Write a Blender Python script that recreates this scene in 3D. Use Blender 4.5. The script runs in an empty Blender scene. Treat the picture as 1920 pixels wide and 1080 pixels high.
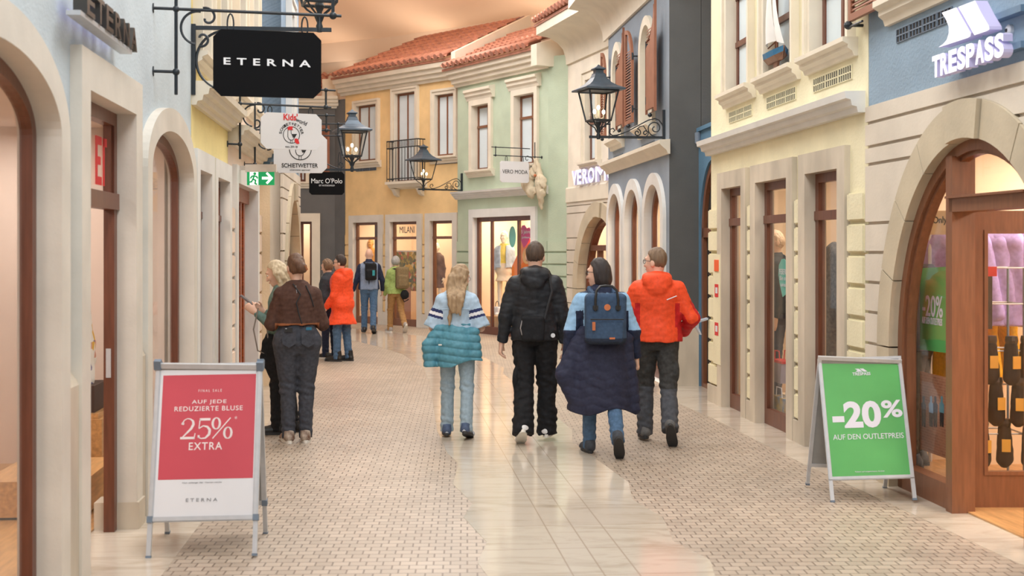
import bpy, bmesh, math, random
import numpy as np
from mathutils import Vector, Matrix
from mathutils.geometry import tessellate_polygon
random.seed(4)
S = bpy.context.scene
COL = S.collection
FPX, HZ, CAMH = 2400.0, 466.0, 1.76          # focal length in px, horizon row, eye height

# ------------------------------------------------------------------ camera, world, light, exposure
cd = bpy.data.cameras.new('camera')
cam = bpy.data.objects.new('camera', cd); COL.objects.link(cam)
cam.location = (0, 0, CAMH); cam.rotation_euler = (math.pi/2, 0, 0)
cd.sensor_width = 36; cd.lens = 45; cd.shift_y = -74/1920; cd.clip_end = 200
S.camera = cam
cd.dof.use_dof = True; cd.dof.focus_distance = 14; cd.dof.aperture_fstop = 3.2
W = bpy.data.worlds.new('world'); S.world = W; W.use_nodes = True
W.node_tree.nodes['Background'].inputs[0].default_value = (.94, 0.985, 1.0, 1)
W.node_tree.nodes['Background'].inputs[1].default_value = 0.5
S.view_settings.view_transform = 'Standard'; S.view_settings.look = 'None'
S.view_settings.gamma = 1; S.view_settings.use_curve_mapping = False
S.view_settings.exposure = 0.34
S.cycles.max_bounces = 7; S.cycles.transparent_max_bounces = 12
S.cycles.caustics_reflective = False; S.cycles.caustics_refractive = False
S.cycles.sample_clamp_indirect = 3.0

def lamp(name, loc, size, power, color, target=None, sizey=None, spread=180, parent=None):
    l = bpy.data.lights.new(name, 'AREA'); l.energy = power; l.color = color
    l.shape = 'RECTANGLE'; l.size = size; l.size_y = sizey or size; l.spread = math.radians(spread)
    o = bpy.data.objects.new(name, l); COL.objects.link(o); o.location = loc
    if target is not None:
        o.rotation_euler = (Vector(target)-Vector(loc)).to_track_quat('-Z', 'Y').to_euler()
    if parent: o.parent = parent
    return o
# unseen area lights added overhead to give the street soft white light
WHT = (0.935, 0.985, 1.0)
for (x, y, p) in ((0.6, -3, 210), (0.4, 2.5, 210), (0.2, 8, 210), (-0.3, 14, 220), (-0.6, 20, 220), (-2.0, 25, 150)):
    lamp('overhead_fill', (x, y, 7.3), 2.8, p, WHT, (x, y+0.4, 0), 3.8)
# cove lamps, plus unseen uplights added mid-street for an even warm vault
for (x, y, z, p, sx, sy) in ((-3.2, 28.5, 6.0, 118, 3.2, 3.4), (-1.0, 24.5, 6.0, 118, 3.2, 3.4), (-.8, 17, 6.2, 50, 2.4, 4.0), (-.4, 9, 6.2, 40, 2.4, 4.0), (-5.3, 34.2, 6.6, 7, 2.0, .8), (-2.6, 32.3, 6.75, 7, 2.0, .8), (0.3, 29.6, 6.7, 7, 2.0, .8), (2.0, 26.8, 6.6, 6, 2.0, .8)):
    lamp('vault_wash', (x, y, z), sx, p, (1.0, 0.86, 0.73), (x, y+.1, 12), sy)

# ------------------------------------------------------------------ materials
MATS = {}
def srgb(r, g, b):
    f = lambda c: (c/255/12.92) if c/255 <= .04045 else ((c/255+.055)/1.055)**2.4
    return (f(r), f(g), f(b), 1)
def newmat(name):
    m = bpy.data.materials.new(name); m.use_nodes = True
    nt = m.node_tree; return m, nt, nt.nodes['Principled BSDF']
def nd(nt, t, **kw):
    n = nt.nodes.new(t)
    for k, v in kw.items():
        if k.startswith('i_'):
            n.inputs[int(k[2:]) if k[2:].isdigit() else k[2:]].default_value = v
        else: setattr(n, k, v)
    return n
def coords(nt, scale=(1, 1, 1)):
    tc = nd(nt, 'ShaderNodeTexCoord'); mp = nd(nt, 'ShaderNodeMapping')
    mp.inputs['Scale'].default_value = scale
    nt.links.new(tc.outputs['Object'], mp.inputs[0]); return mp.outputs[0]
def mat(name, rgb, rough=.6, var=.06, scale=6, bump=0., bscale=None, stretch=(1, 1, 1), metal=0., spec=.5, emit=0., var2=None, coat=0.):
    """one procedural surface: noise-varied colour, optional bump"""
    if name in MATS: return MATS[name]
    m, nt, b = newmat(name); c = srgb(*rgb)
    b.inputs['Roughness'].default_value = rough; b.inputs['Metallic'].default_value = metal
    b.inputs['Specular IOR Level'].default_value = spec
    b.inputs['Coat Weight'].default_value = coat; b.inputs['Coat Roughness'].default_value = .15
    co = coords(nt, stretch)
    no = nd(nt, 'ShaderNodeTexNoise'); no.inputs['Scale'].default_value = scale; no.inputs['Detail'].default_value = 5
    nt.links.new(co, no.inputs['Vector'])
    mx = nd(nt, 'ShaderNodeMix', data_type='RGBA')
    c2 = srgb(*var2) if var2 else tuple(min(1, x*(1+var*2.2)) for x in c[:3])+(1,)
    c1 = c if var2 else tuple(x*(1-var*2.2) for x in c[:3])+(1,)
    mx.inputs['A'].default_value = c1; mx.inputs['B'].default_value = c2
    rp = nd(nt, 'ShaderNodeMapRange'); rp.inputs[1].default_value = .3; rp.inputs[2].default_value = .7
    nt.links.new(no.outputs[0], rp.inputs[0]); nt.links.new(rp.outputs[0], mx.inputs['Factor'])
    nt.links.new(mx.outputs['Result'], b.inputs['Base Color'])
    if bump:
        n2 = nd(nt, 'ShaderNodeTexNoise'); n2.inputs['Scale'].default_value = bscale or scale*8; n2.inputs['Detail'].default_value = 6
        nt.links.new(co, n2.inputs['Vector'])
        bp = nd(nt, 'ShaderNodeBump'); bp.inputs['Strength'].default_value = bump; bp.inputs['Distance'].default_value = .01
        nt.links.new(n2.outputs[0], bp.inputs['Height']); nt.links.new(bp.outputs[0], b.inputs['Normal'])
    if emit:
        b.inputs['Emission Color'].default_value = c; b.inputs['Emission Strength'].default_value = emit
    MATS[name] = m; return m
def glass_mat(name, tint=(1, 1, 1, 1), refl=.12):
    if name in MATS: return MATS[name]
    m, nt, b = newmat(name); nt.nodes.remove(b)
    out = nt.nodes['Material Output']
    tr = nd(nt, 'ShaderNodeBsdfTransparent'); tr.inputs[0].default_value = tint
    gl = nd(nt, 'ShaderNodeBsdfGlossy'); gl.inputs['Roughness'].default_value = .02
    fr = nd(nt, 'ShaderNodeLayerWeight'); fr.inputs[0].default_value = .5
    pw_ = nd(nt, 'ShaderNodeMath', operation='POWER'); pw_.inputs[1].default_value = 4; nt.links.new(fr.outputs['Facing'], pw_.inputs[0])
    ma = nd(nt, 'ShaderNodeMath', operation='MULTIPLY_ADD'); ma.inputs[1].default_value = .32; ma.inputs[2].default_value = refl*.25; nt.links.new(pw_.outputs[0], ma.inputs[0])
    ms = nd(nt, 'ShaderNodeMixShader')
    nt.links.new(ma.outputs[0], ms.inputs[0]); nt.links.new(tr.outputs[0], ms.inputs[1]); nt.links.new(gl.outputs[0], ms.inputs[2])
    nt.links.new(ms.outputs[0], out.inputs[0]); MATS[name] = m; return m
def plaster(name, rgb, bump=.35, var=.05):
    return mat(name, rgb, .85, var, 1.6, bump, 38)
WOOD = mat('mahogany', (106, 62, 45), .35, .1, 5, .05, 30, stretch=(9, .8, 9))
WOODB = mat('bright_wood', (126, 82, 58), .38, .07, 5, .05, 30, stretch=(9, .8, 9))
SHUT = mat('shutter_paint', (150, 98, 74), .5, .05, 6)
TRAV = mat('travertine', (202, 190, 172), .5, .09, 3, .06, 40, stretch=(1, .35, 1))
TRAVW = mat('pale_stone', (216, 209, 198), .6, .035, 3, .1, 40)
CREAM = mat('cream_moulding', (224, 214, 196), .6, .03, 3, .08, 30)
WHITEST = mat('white_moulding', (222, 220, 216), .6, .03, 3, .06, 30)
TILE = mat('terracotta', (168, 114, 94), .5, .1, 7, .1, 60)
IRON = mat('black_iron', (44, 50, 56), .45, .05, 20, .05, 80, metal=.3)
IRONB = mat('lantern_iron', (72, 84, 96), .42, .05, 20, .05, 80, metal=.3)
FROST = mat('pale_blue_pane', (212, 224, 230), .35, .03, 2, 0)
GLASS = glass_mat('clear_glass')
LGLASS = glass_mat('lantern_glass', (.97, .96, .93, 1), .08)
ALU = mat('aluminium', (200, 202, 206), .35, .02, 20, metal=.35)
GREYP = mat('grey_plastic', (112, 126, 142), .5, .03, 10)
WARMW = mat('warm_wall', (232, 208, 178), .8, .02, 2)
PINKW = mat('pinkish_wall', (220, 200, 186), .8, .02, 2)
DARK = mat('dark_void', (38, 34, 32), .8, .05, 4)
OAK = mat('oak_floor', (196, 148, 96), .3, .1, 4, .03, 30, stretch=(1.2, 9, 9))
WHITE = mat('white_print', (236, 236, 238), .5, .01, 4)
BLACK = mat('black_print', (28, 28, 30), .5, .02, 6)
RED = mat('red_print', (214, 36, 40), .5, .02, 6)

# ------------------------------------------------------------------ mesh helpers
class MB:
    def __init__(s): s.v = []; s.f = []; s.m = []; s.mi = 0
    def add(s, vs, fs, M=None):
        o = len(s.v)
        s.v += [tuple(M @ Vector(p)) if M is not None else tuple(p) for p in vs]
        s.f += [tuple(i+o for i in f) for f in fs]; s.m += [s.mi]*len(fs); return s
    def box(s, a, b, M=None):
        x0, y0, z0 = [min(a[i], b[i]) for i in range(3)]; x1, y1, z1 = [max(a[i], b[i]) for i in range(3)]
        return s.add([(x0, y0, z0), (x1, y0, z0), (x1, y1, z0), (x0, y1, z0), (x0, y0, z1), (x1, y0, z1), (x1, y1, z1), (x0, y1, z1)],
                     [(0, 3, 2, 1), (4, 5, 6, 7), (0, 1, 5, 4), (1, 2, 6, 5), (2, 3, 7, 6), (3, 0, 4, 7)], M)
    def prism(s, poly, z0, z1, holes=(), M=None):
        """polygon in local x,y (with holes) extruded along local z"""
        def area(p): return sum(p[i][0]*p[(i+1) % len(p)][1]-p[(i+1) % len(p)][0]*p[i][1] for i in range(len(p)))
        poly = list(poly) if area(poly) > 0 else list(poly)[::-1]
        hs = [list(h) if area(h) < 0 else list(h)[::-1] for h in holes]
        loops = [poly]+hs; flat = [p for l in loops for p in l]; n = len(flat)
        tri = tessellate_polygon([[Vector((p[0], p[1], 0)) for p in l] for l in loops])
        vs = [(p[0], p[1], z0) for p in flat]+[(p[0], p[1], z1) for p in flat]
        fs = []
        for t in tri:
            a, b, c = [flat[i] for i in t]
            if (b[0]-a[0])*(c[1]-a[1])-(b[1]-a[1])*(c[0]-a[0]) < 0: t = (t[0], t[2], t[1])
            fs.append((t[0]+n, t[1]+n, t[2]+n)); fs.append((t[0], t[2], t[1]))
        o = 0
        for l in loops:
            k = len(l)
            for i in range(k):
                j = (i+1) % k; fs.append((o+i, o+j, o+j+n, o+i+n))
            o += k
        return s.add(vs, fs, M)
    def tube(s, pts, r, seg=8, M=None, closed=False):
        pts = [Vector(p) for p in pts]; n = len(pts); rs = r if isinstance(r, (list, tuple)) else [r]*n
        vs = []; fs = []; prev = None
        for i, p in enumerate(pts):
            a = pts[(i-1) % n] if (closed or i > 0) else p; b = pts[(i+1) % n] if (closed or i < n-1) else p
            t = (b-a).normalized()
            if prev is None:
                prev = t.orthogonal().normalized()
            prev = (prev-t*prev.dot(t)).normalized(); q = t.cross(prev)
            for k in range(seg):
                an = 2*math.pi*k/seg; vs.append(p+(prev*math.cos(an)+q*math.sin(an))*rs[i])
        for i in range(n if closed else n-1):
            j = (i+1) % n
            for k in range(seg): fs.append((i*seg+k, i*seg+(k+1) % seg, j*seg+(k+1) % seg, j*seg+k))
        if not closed: fs += [tuple(range(seg))[::-1], tuple(range((n-1)*seg, n*seg))]
        return s.add(vs, fs, M)
    def lathe(s, prof, seg=16, M=None, phase=0., sq=False):
        """prof: (radius, z) list; sq: four-sided"""
        if sq: seg = 4; phase = math.pi/4
        vs = []; fs = []; n = len(prof)
        for r, z in prof:
            for k in range(seg):
                a = 2*math.pi*k/seg+phase; vs.append((r*math.cos(a), r*math.sin(a), z))
        for i in range(n-1):
            for k in range(seg): fs.append((i*seg+k, i*seg+(k+1) % seg, (i+1)*seg+(k+1) % seg, (i+1)*seg+k))
        fs += [tuple(range(seg))[::-1], tuple(range((n-1)*seg, n*seg))]
        return s.add(vs, fs, M)
    def ball(s, c, r, seg=12, ring=8, M=None):
        rx, ry, rz = r if isinstance(r, (tuple, list)) else (r, r, r)
        pr = [(max(1e-4, math.sin(math.pi*i/ring)), -math.cos(math.pi*i/ring)) for i in range(ring+1)]
        T = Matrix.Translation(c) @ Matrix.Diagonal((rx, ry, rz, 1))
        return s.lathe(pr, seg, (M @ T) if M is not None else T)
    def profile(s, prof, u0, u1, M=None):
        """prof: (n, v) polygon run along local x (u)"""
        n = len(prof)
        a = sum(prof[i][0]*prof[(i+1) % n][1]-prof[(i+1) % n][0]*prof[i][1] for i in range(n))
        if a > 0: prof = prof[::-1]
        tri = tessellate_polygon([[Vector((p[0], p[1], 0)) for p in prof]])
        vs = [(u0, v, w) for w, v in prof]+[(u1, v, w) for w, v in prof]
        fs = [(i, (i+1) % n, (i+1) % n+n, i+n) for i in range(n)]
        for t in tri: fs += [tuple(t), tuple(i+n for i in t)[::-1]]
        return s.add(vs, fs, M)
    def build(s, name, mats, parent=None, smooth=False, M=None):
        me = bpy.data.meshes.new(name); me.from_pydata(s.v, [], s.f)
        mats = mats if isinstance(mats, (list, tuple)) else [mats]
        for m in mats: me.materials.append(m)
        if len(mats) > 1: me.polygons.foreach_set('material_index', s.m)
        bm = bmesh.new(); bm.from_mesh(me); bmesh.ops.recalc_face_normals(bm, faces=bm.faces); bm.to_mesh(me); bm.free()
        if smooth:
            me.polygons.foreach_set('use_smooth', [True]*len(me.polygons)); me.set_sharp_from_angle(angle=math.radians(38))
        o = bpy.data.objects.new(name, me); COL.objects.link(o)
        if parent: o.parent = parent
        if M is not None: o.matrix_local = M
        return o
def tag(o, label=None, cat=None, group=None, kind=None):
    if label: o['label'] = label
    if cat: o['category'] = cat
    if group: o['group'] = group
    if kind: o['kind'] = kind
    return o
def empty(name, M=None, loc=None, rz=0.):
    o = bpy.data.objects.new(name, None); COL.objects.link(o); o.empty_display_size = .1
    if M is not None: o.matrix_world = M
    elif loc is not None: o.location = loc; o.rotation_euler = (0, 0, rz)
    return o
def copy_tree(o, parent=None):
    c = o.copy(); COL.objects.link(c)
    if parent: c.parent = parent
    for ch in [x for x in COL.objects if x.parent == o]: copy_tree(ch, c)
    return c
def text_geo(s, x0, y0, x1=None, y1=None, depth=.002, bold=0., space=1., shear=0.):
    """built-in font fitted to a box; vertices and faces in local x,y,z"""
    cu = bpy.data.curves.new('t', 'FONT'); cu.body = s; cu.size = 1; cu.extrude = .5; cu.offset = bold; cu.space_character = space; cu.shear = shear
    cu.resolution_u = 4
    ob = bpy.data.objects.new('t', cu); COL.objects.link(ob)
    me = bpy.data.meshes.new_from_object(ob)
    co = np.empty(len(me.vertices)*3); me.vertices.foreach_get('co', co); co = co.reshape(-1, 3)
    lo, hi = co.min(0), co.max(0)
    sy = (y1-y0)/(hi[1]-lo[1]) if y1 is not None else None
    sx = (x1-x0)/(hi[0]-lo[0]) if x1 is not None else sy
    if sy is None: sy = sx
    co[:, 0] = x0+(co[:, 0]-lo[0])*sx; co[:, 1] = y0+(co[:, 1]-lo[1])*sy; co[:, 2] = (co[:, 2]+.5)*depth
    fs = [tuple(p.vertices) for p in me.polygons]
    bpy.data.objects.remove(ob); bpy.data.curves.remove(cu); bpy.data.meshes.remove(me)
    return [tuple(p) for p in co], fs
def mb_text(mb, s, x0, y0, x1=None, y1=None, z=0., depth=.002, M=None, **kw):
    v, f = text_geo(s, x0, y0, x1, y1, depth, **kw)
    return mb.add([(a, b, c+z) for a, b, c in v], f, M)
def px3(px, py, Y):                      # a pixel at a given distance
    return Vector(((px-960)/FPX*Y, Y, CAMH-(py-HZ)/FPX*Y))
def fl(px, py):                          # a pixel on the floor
    Y = FPX*CAMH/(py-HZ); return ((px-960)/FPX*Y, Y)
def frame(o, x, z):                      # matrix from origin, x axis, z axis
    x = Vector(x).normalized(); z = Vector(z).normalized(); y = z.cross(x)
    M = Matrix((x, y, z)).transposed().to_4x4(); M.translation = o; return M

class Facade:
    """a house front: local x = along the wall (to the viewer's right), y = up, z = out into the street"""
    def __init__(s, name, A, B, label=None, cat='building', group='house fronts along the shopping street'):
        s.A = Vector((A[0], A[1], 0)); d = Vector((B[0]-A[0], B[1]-A[1], 0)); s.L = d.length; s.u = d.normalized()
        s.n = s.u.cross(Vector((0, 0, 1)))
        s.M = frame(s.A, s.u, s.n); s.root = empty(name, s.M)
        if label: tag(s.root, label, cat, group)
    def uv(s, px, py, n=0.):
        d = Vector(((px-960)/FPX, 1, -(py-HZ)/FPX)); c = Vector((0, 0, CAMH))
        t = ((s.A+s.n*n)-c).dot(s.n)/d.dot(s.n); p = c+d*t
        return (p-s.A).dot(s.u), p.z
    def pu(s, px, n=0.): return s.uv(px, HZ, n)[0]
    def P(s, u, v, n=0.): return s.A+s.u*u+Vector((0, 0, v))+s.n*n
    def prism(s, name, poly, n0, n1, m, holes=(), parent=None):
        return MB().prism(poly, n0, n1, holes).build(name, m, parent or s.root)
def rect(u0, v0, u1, v1): return [(u0, v0), (u1, v0), (u1, v1), (u0, v1)]
def arch(cx, a, v0, vs, b, seg=20):
    return [(cx-a, v0), (cx+a, v0)]+[(cx+a*math.cos(math.pi*i/seg), vs+b*math.sin(math.pi*i/seg)) for i in range(seg+1)]
def frame_mb(mb, u0, v0, u1, v1, w, n0, n1, wb=None):
    mb.prism(rect(u0, v0, u1, v1), n0, n1, [rect(u0+w, v0+(wb or w), u1-w, v1-w)])
def win(F, u0, u1, v0, v1, s=.16, proud=.05, deep=.15, m=None, bars=(), trans=(), fw=.06, pane=None, floor=False, wood=None, sill=0., hood=False, name='window', sillext=.07):
    """surround (part) > frame, pane, sill, hood; u0..v1 is the outer edge of the surround. Returns the hole for the wall"""
    m = m or TRAV; wood = wood or WOOD
    iu0, iu1, iv1 = u0+s, u1-s, v1-s; iv0 = v0 if (floor or sill) else v0+s
    sm = MB()
    if floor or sill: sm.prism([(u0, v0), (iu0, v0), (iu0, iv1), (iu1, iv1), (iu1, v0), (u1, v0), (u1, v1), (u0, v1)], -deep, proud)
    else: sm.prism(rect(u0, v0, u1, v1), -deep, proud, [rect(iu0, iv0, iu1, iv1)])
    if hood is False and m in (CREAM, WHITEST) and not floor:
        sm.prism([(u0-.02, v0), (u0+.03, v0), (u0+.03, v1-.03), (u1-.03, v1-.03), (u1-.03, v0), (u1+.02, v0), (u1+.02, v1+.02), (u0-.02, v1+.02)], 0, proud+.025)
    so = sm.build(name, m, F.root)
    fm = MB(); frame_mb(fm, iu0, iv0, iu1, iv1, fw, -deep+.04, -deep+.10, wb=.16 if floor else None)
    for b in bars: c = iu0+(iu1-iu0)*b; fm.box((c-fw*.4, iv0, -deep+.05), (c+fw*.4, iv1, -deep+.097))
    for t in trans: fm.box((iu0, t-fw*.5, -deep+.04), (iu1, t+fw*.5, -deep+.112))
    fm.build('window_frame', wood, so)
    MB().box((iu0+.02, iv0+.02, -deep+.078), (iu1-.02, iv1-.02, -deep+.083)).build('pane', pane or GLASS, so)
    if sill:
        h = sill; p = [(-.02, v0-h), (.035, v0-h), (.05, v0-h*.75), (.085, v0-h*.6), (.085, v0-h*.4), (.13, v0-h*.25), (.13, v0), (-deep, v0)]
        MB().profile(p, u0-sillext, u1+sillext).build('sill', m, so)
    if hood:
        p = [(0, v1), (.06, v1), (.075, v1+.05), (.11, v1+.09), (.11, v1+.14), (.15, v1+.17), (.15, v1+.22), (0, v1+.26)]
        MB().profile(p, u0-.08, u1+.08).build('hood', m, so)
    return rect(u0+s*.5, v0 if floor else v0+(.0 if sill else s*.5), u1-s*.5, v1-s*.5)
def arch_win(F, cx, ao, vs, bo, s=.2, v0=0., proud=.05, deep=.26, m=None, wood=None, pane=None, trans=(), bars=(), fw=.09, name='window', splay=0.):
    m = m or TRAV; wood = wood or WOOD; ai, bi = ao-s, bo-s
    so = MB().prism(arch(cx, ao, v0, vs, bo, 28), -deep, proud, [arch(cx, ai, v0+.001, vs, bi, 28)]).build(name, m, F.root)
    fm = MB().prism(arch(cx, ai+.01, v0, vs, bi+.01, 28), -deep+.03, -deep+.09, [arch(cx, ai-fw, v0+.14, vs, bi-fw, 28)])
    for t in trans: fm.box((cx-ai, t-.05, -deep), (cx+ai, t+.05, -deep+.1))
    for b in bars: fm.box((cx+b*ai-.035, v0, -deep+.01), (cx+b*ai+.035, vs+bi*math.sqrt(max(0, 1-b*b))-.02, -deep+.08))
    fm.build('window_frame', wood, so)
    MB().prism(arch(cx, ai-fw+.02, v0+.1, vs, bi-fw+.02, 20), -deep+.06, -deep+.065).build('pane', pane or GLASS, so)
    return arch(cx, ao-s*.5, v0, vs, bo-s*.5, 28)
def vent(F, u0, u1, v0, v1, segs=3, parent=None, m=None):
    mb = MB(); w = (u1-u0)/segs; h = (v1-v0)/2; mb.mi = 0
    for r in range(2):
        for k in range(segs):
            a = u0+k*w+.01; b = u0+(k+1)*w-.01; lo = v0+r*h+.006; hi = v0+(r+1)*h-.006
            mb.mi = 1; mb.box((a, lo, .001), (b, hi, .004)); mb.mi = 0
            n = max(3, int((b-a)/.045))
            for i in range(n+1): x = a+(b-a)*i/n; mb.box((x-.003, lo, .002), (x+.003, hi, .012))
            frame_mb(mb, a-.006, lo-.006, b+.006, hi+.006, .005, .001, .01)
    return mb.build('vent', [m or GREYP, DARK], F.root)
def room(F, u0, u1, depth, h=2.75, wall=None, floor=None, power=30, col=(1, .88, .72), z0=.0, n0=-.2):
    """the lit shop behind a front"""
    wl = wall or WARMW
    mb = MB()
    mb.box((u0, 0, -depth-.06), (u1, h, -depth)); mb.box((u0-.06, 0, -depth), (u0, h, n0)); mb.box((u1, 0, -depth), (u1+.06, h, n0))
    mb.box((u0-.06, h, -depth), (u1+.06, h+.06, n0))
    o = mb.build('shop_wall', wl, F.root)
    MB().box((u0, -.02, -depth), (u1, .012, n0+.0)).build('shop_floor', floor or OAK, F.root)
    n = max(1, round((u1-u0)/1.8))
    for i in range(n):
        c = F.P(u0+(u1-u0)*(i+.5)/n, h-.06, (n0-depth)/2)
        lamp('shop_downlight', c, .7, power, col, c-Vector((0, 0, 1)))
def tile_roof(F, u0, u1, n_e, v_e, n_r, v_r, name='tile_roof', pitch=.2, rows=7, hip=0.):
    """barrel tiles from the eave (n_e, v_e) up to the ridge (n_r, v_r); hip narrows the left end"""
    nt = max(2, round((u1-u0)/pitch)); per = 8; nu = nt*per+1
    vs = []; fs = []; q = []
    for r in range(rows):
        q += [(r/rows, .035), ((r+1)/rows, .0)]
    dn, dv = n_r-n_e, v_r-v_e; ln = math.hypot(dn, dv); un, uv_ = -dv/ln, dn/ln
    if uv_ < 0: un, uv_ = -un, -uv_
    for t, lift in q:
        for i in range(nu):
            x = u0+(u1-u0)*i/(nu-1); ph = (i % per)/per*2*math.pi
            x = max(x, u0+hip*t)
            w = abs(math.cos(ph/2))*1.15-.35; w = max(w, -.1)
            hgt = lift+.075*w
            vs.append((x, v_e+dv*t+uv_*hgt, n_e+dn*t+un*hgt))
    for j in range(len(q)-1):
        for i in range(nu-1): fs.append((j*nu+i, j*nu+i+1, (j+1)*nu+i+1, (j+1)*nu+i))
    mb = MB().add(vs, fs)
    # closed rounded fronts of the eave course
    for k in range(nt+1):
        x = u0+(u1-u0)*k/nt
        if x < u0+.01 or x > u1-.01: continue
        mb.tube([(x, v_e+.05, n_e+.05), (x, v_e+.05+dv/rows, n_e+.05+dn/rows)], [.062, .05], 10)
    mb.box((u0, v_e-.05, n_e-.06), (u1, v_e+.0, n_e-.02))
    return mb.build(name, TILE, F.root, True)
COR = lambda v, d=.2, h=.34: [(0, v), (d*.2, v), (d*.25, v+h*.16), (d*.45, v+h*.2), (d*.5, v+h*.42), (d*.7, v+h*.46), (d*.75, v+h*.7), (d*.95, v+h*.74), (d, v+h), (0, v+h)]
# ------------------------------------------------------------------ floor, marble path, ceiling
def floor_mat():
    m, nt, b = newmat('paving_setts')
    co = coords(nt); mp = nd(nt, 'ShaderNodeMapping'); mp.inputs['Rotation'].default_value = (0, 0, math.radians(-2)); nt.links.new(co, mp.inputs[0])
    br = nd(nt, 'ShaderNodeTexBrick', offset=.42, offset_frequency=2, squash=1.)
    for k, v in (('Scale', 1.), ('Mortar Size', .0052), ('Mortar Smooth', .25), ('Bias', 0.), ('Brick Width', .094), ('Row Height', .088)): br.inputs[k].default_value = v
    br.inputs['Color1'].default_value = srgb(190, 174, 157); br.inputs['Color2'].default_value = srgb(173, 158, 142); br.inputs['Mortar'].default_value = srgb(126, 111, 98)
    nt.links.new(mp.outputs[0], br.inputs['Vector'])
    no = nd(nt, 'ShaderNodeTexNoise'); no.inputs['Scale'].default_value = 1.3; no.inputs['Detail'].default_value = 4; nt.links.new(co, no.inputs['Vector'])
    mx = nd(nt, 'ShaderNodeMix', data_type='RGBA', blend_type='MULTIPLY'); mx.inputs['Factor'].default_value = 1
    cr = nd(nt, 'ShaderNodeValToRGB'); cr.color_ramp.elements[0].position = .3; cr.color_ramp.elements[0].color = (.86, .85, .84, 1); cr.color_ramp.elements[1].position = .7; cr.color_ramp.elements[1].color = (1, 1, 1, 1)
    nt.links.new(no.outputs[0], cr.inputs[0]); nt.links.new(br.outputs['Color'], mx.inputs['A']); nt.links.new(cr.outputs[0], mx.inputs['B'])
    nt.links.new(mx.outputs['Result'], b.inputs['Base Color']); b.inputs['Roughness'].default_value = .42
    bp = nd(nt, 'ShaderNodeBump'); bp.inputs['Strength'].default_value = .25; bp.inputs['Distance'].default_value = .004; bp.invert = True
    nt.links.new(br.outputs['Fac'], bp.inputs['Height']); nt.links.new(bp.outputs[0], b.inputs['Normal'])
    return m
def marble_mat():
    m, nt, b = newmat('polished_marble')
    co = coords(nt); mp = nd(nt, 'ShaderNodeMapping'); mp.inputs['Rotation'].default_value = (0, 0, math.radians(-5.6)); nt.links.new(co, mp.inputs[0])
    br = nd(nt, 'ShaderNodeTexBrick', offset=0., squash=1.)
    for k, v in (('Scale', 1.), ('Mortar Size', .004), ('Mortar Smooth', .2), ('Brick Width', 60.), ('Row Height', .62)): br.inputs[k].default_value = v
    br.inputs['Color1'].default_value = srgb(208, 196, 180); br.inputs['Color2'].default_value = srgb(200, 187, 171); br.inputs['Mortar'].default_value = srgb(176, 160, 142)
    nt.links.new(mp.outputs[0], br.inputs['Vector'])
    sv = nd(nt, 'ShaderNodeMapping'); sv.inputs['Scale'].default_value = (.7, 2.6, 1); nt.links.new(co, sv.inputs[0])
    n1 = nd(nt, 'ShaderNodeTexNoise'); n1.inputs['Scale'].default_value = 2.2; n1.inputs['Detail'].default_value = 9; n1.inputs['Roughness'].default_value = .68; n1.inputs['Distortion'].default_value = 1.1
    nt.links.new(sv.outputs[0], n1.inputs['Vector'])
    cr = nd(nt, 'ShaderNodeValToRGB'); e = cr.color_ramp.elements; e[0].position = .3; e[0].color = (.66, .62, .55, 1); e[1].position = .52; e[1].color = (1, 1, 1, 1)
    nt.links.new(n1.outputs[0], cr.inputs[0])
    mx = nd(nt, 'ShaderNodeMix', data_type='RGBA', blend_type='MULTIPLY'); mx.inputs['Factor'].default_value = .75
    nt.links.new(br.outputs['Color'], mx.inputs['A']); nt.links.new(cr.outputs[0], mx.inputs['B'])
    # long joints that follow the street
    sx = nd(nt, 'ShaderNodeSeparateXYZ'); nt.links.new(mp.outputs[0], sx.inputs[0]); last = mx.outputs['Result']
    for c in (1.0, 1.17, 1.36):
        a = nd(nt, 'ShaderNodeMath', operation='SUBTRACT'); a.inputs[1].default_value = c; nt.links.new(sx.outputs[0], a.inputs[0])
        a2 = nd(nt, 'ShaderNodeMath', operation='ABSOLUTE'); nt.links.new(a.outputs[0], a2.inputs[0])
        a3 = nd(nt, 'ShaderNodeMath', operation='LESS_THAN'); a3.inputs[1].default_value = .004; nt.links.new(a2.outputs[0], a3.inputs[0])
        m2 = nd(nt, 'ShaderNodeMix', data_type='RGBA'); m2.inputs['B'].default_value = srgb(176, 160, 142)
        nt.links.new(a3.outputs[0], m2.inputs['Factor']); nt.links.new(last, m2.inputs['A']); last = m2.outputs['Result']
    nt.links.new(last, b.inputs['Base Color']); b.inputs['Roughness'].default_value = .13; b.inputs['Specular IOR Level'].default_value = .6
    return m
PAVE = floor_mat(); MARB = marble_mat()
fm = MB().add([(-9, -6, 0), (9, -6, 0), (9, 44, 0), (-9, 44, 0)], [(0, 1, 2, 3)])
tag(fm.build('floor', PAVE), 'beige sett paving of the shopping street', 'floor', kind='structure')
pl = [(930, 1130), (914, 1080), (895, 1055), (913, 1017), (869, 970), (886, 944), (849, 908), (860, 869), (839, 850), (820, 809), (813, 764), (806, 717), (792, 689), (755, 664), (706, 649), (651, 636), (610, 630)]
pr = [(1365, 1130), (1341, 1080), (1331, 1050), (1263, 1015), (1242, 970), (1186, 937), (1179, 905), (1120, 862), (1073, 830), (1073, 806), (1050, 787), (1010, 740), (969, 719), (943, 701), (945, 690), (900, 666), (880, 654), (850, 640), (790, 630), (700, 619), (610, 613)]
MB().prism([fl(*p) for p in pl]+[fl(*p) for p in pr[::-1]], -.01, .0015).build('marble_path', MARB)
tag(bpy.data.objects['marble_path'], 'polished marble path with zigzag edges down the street', 'path', kind='structure')
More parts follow.
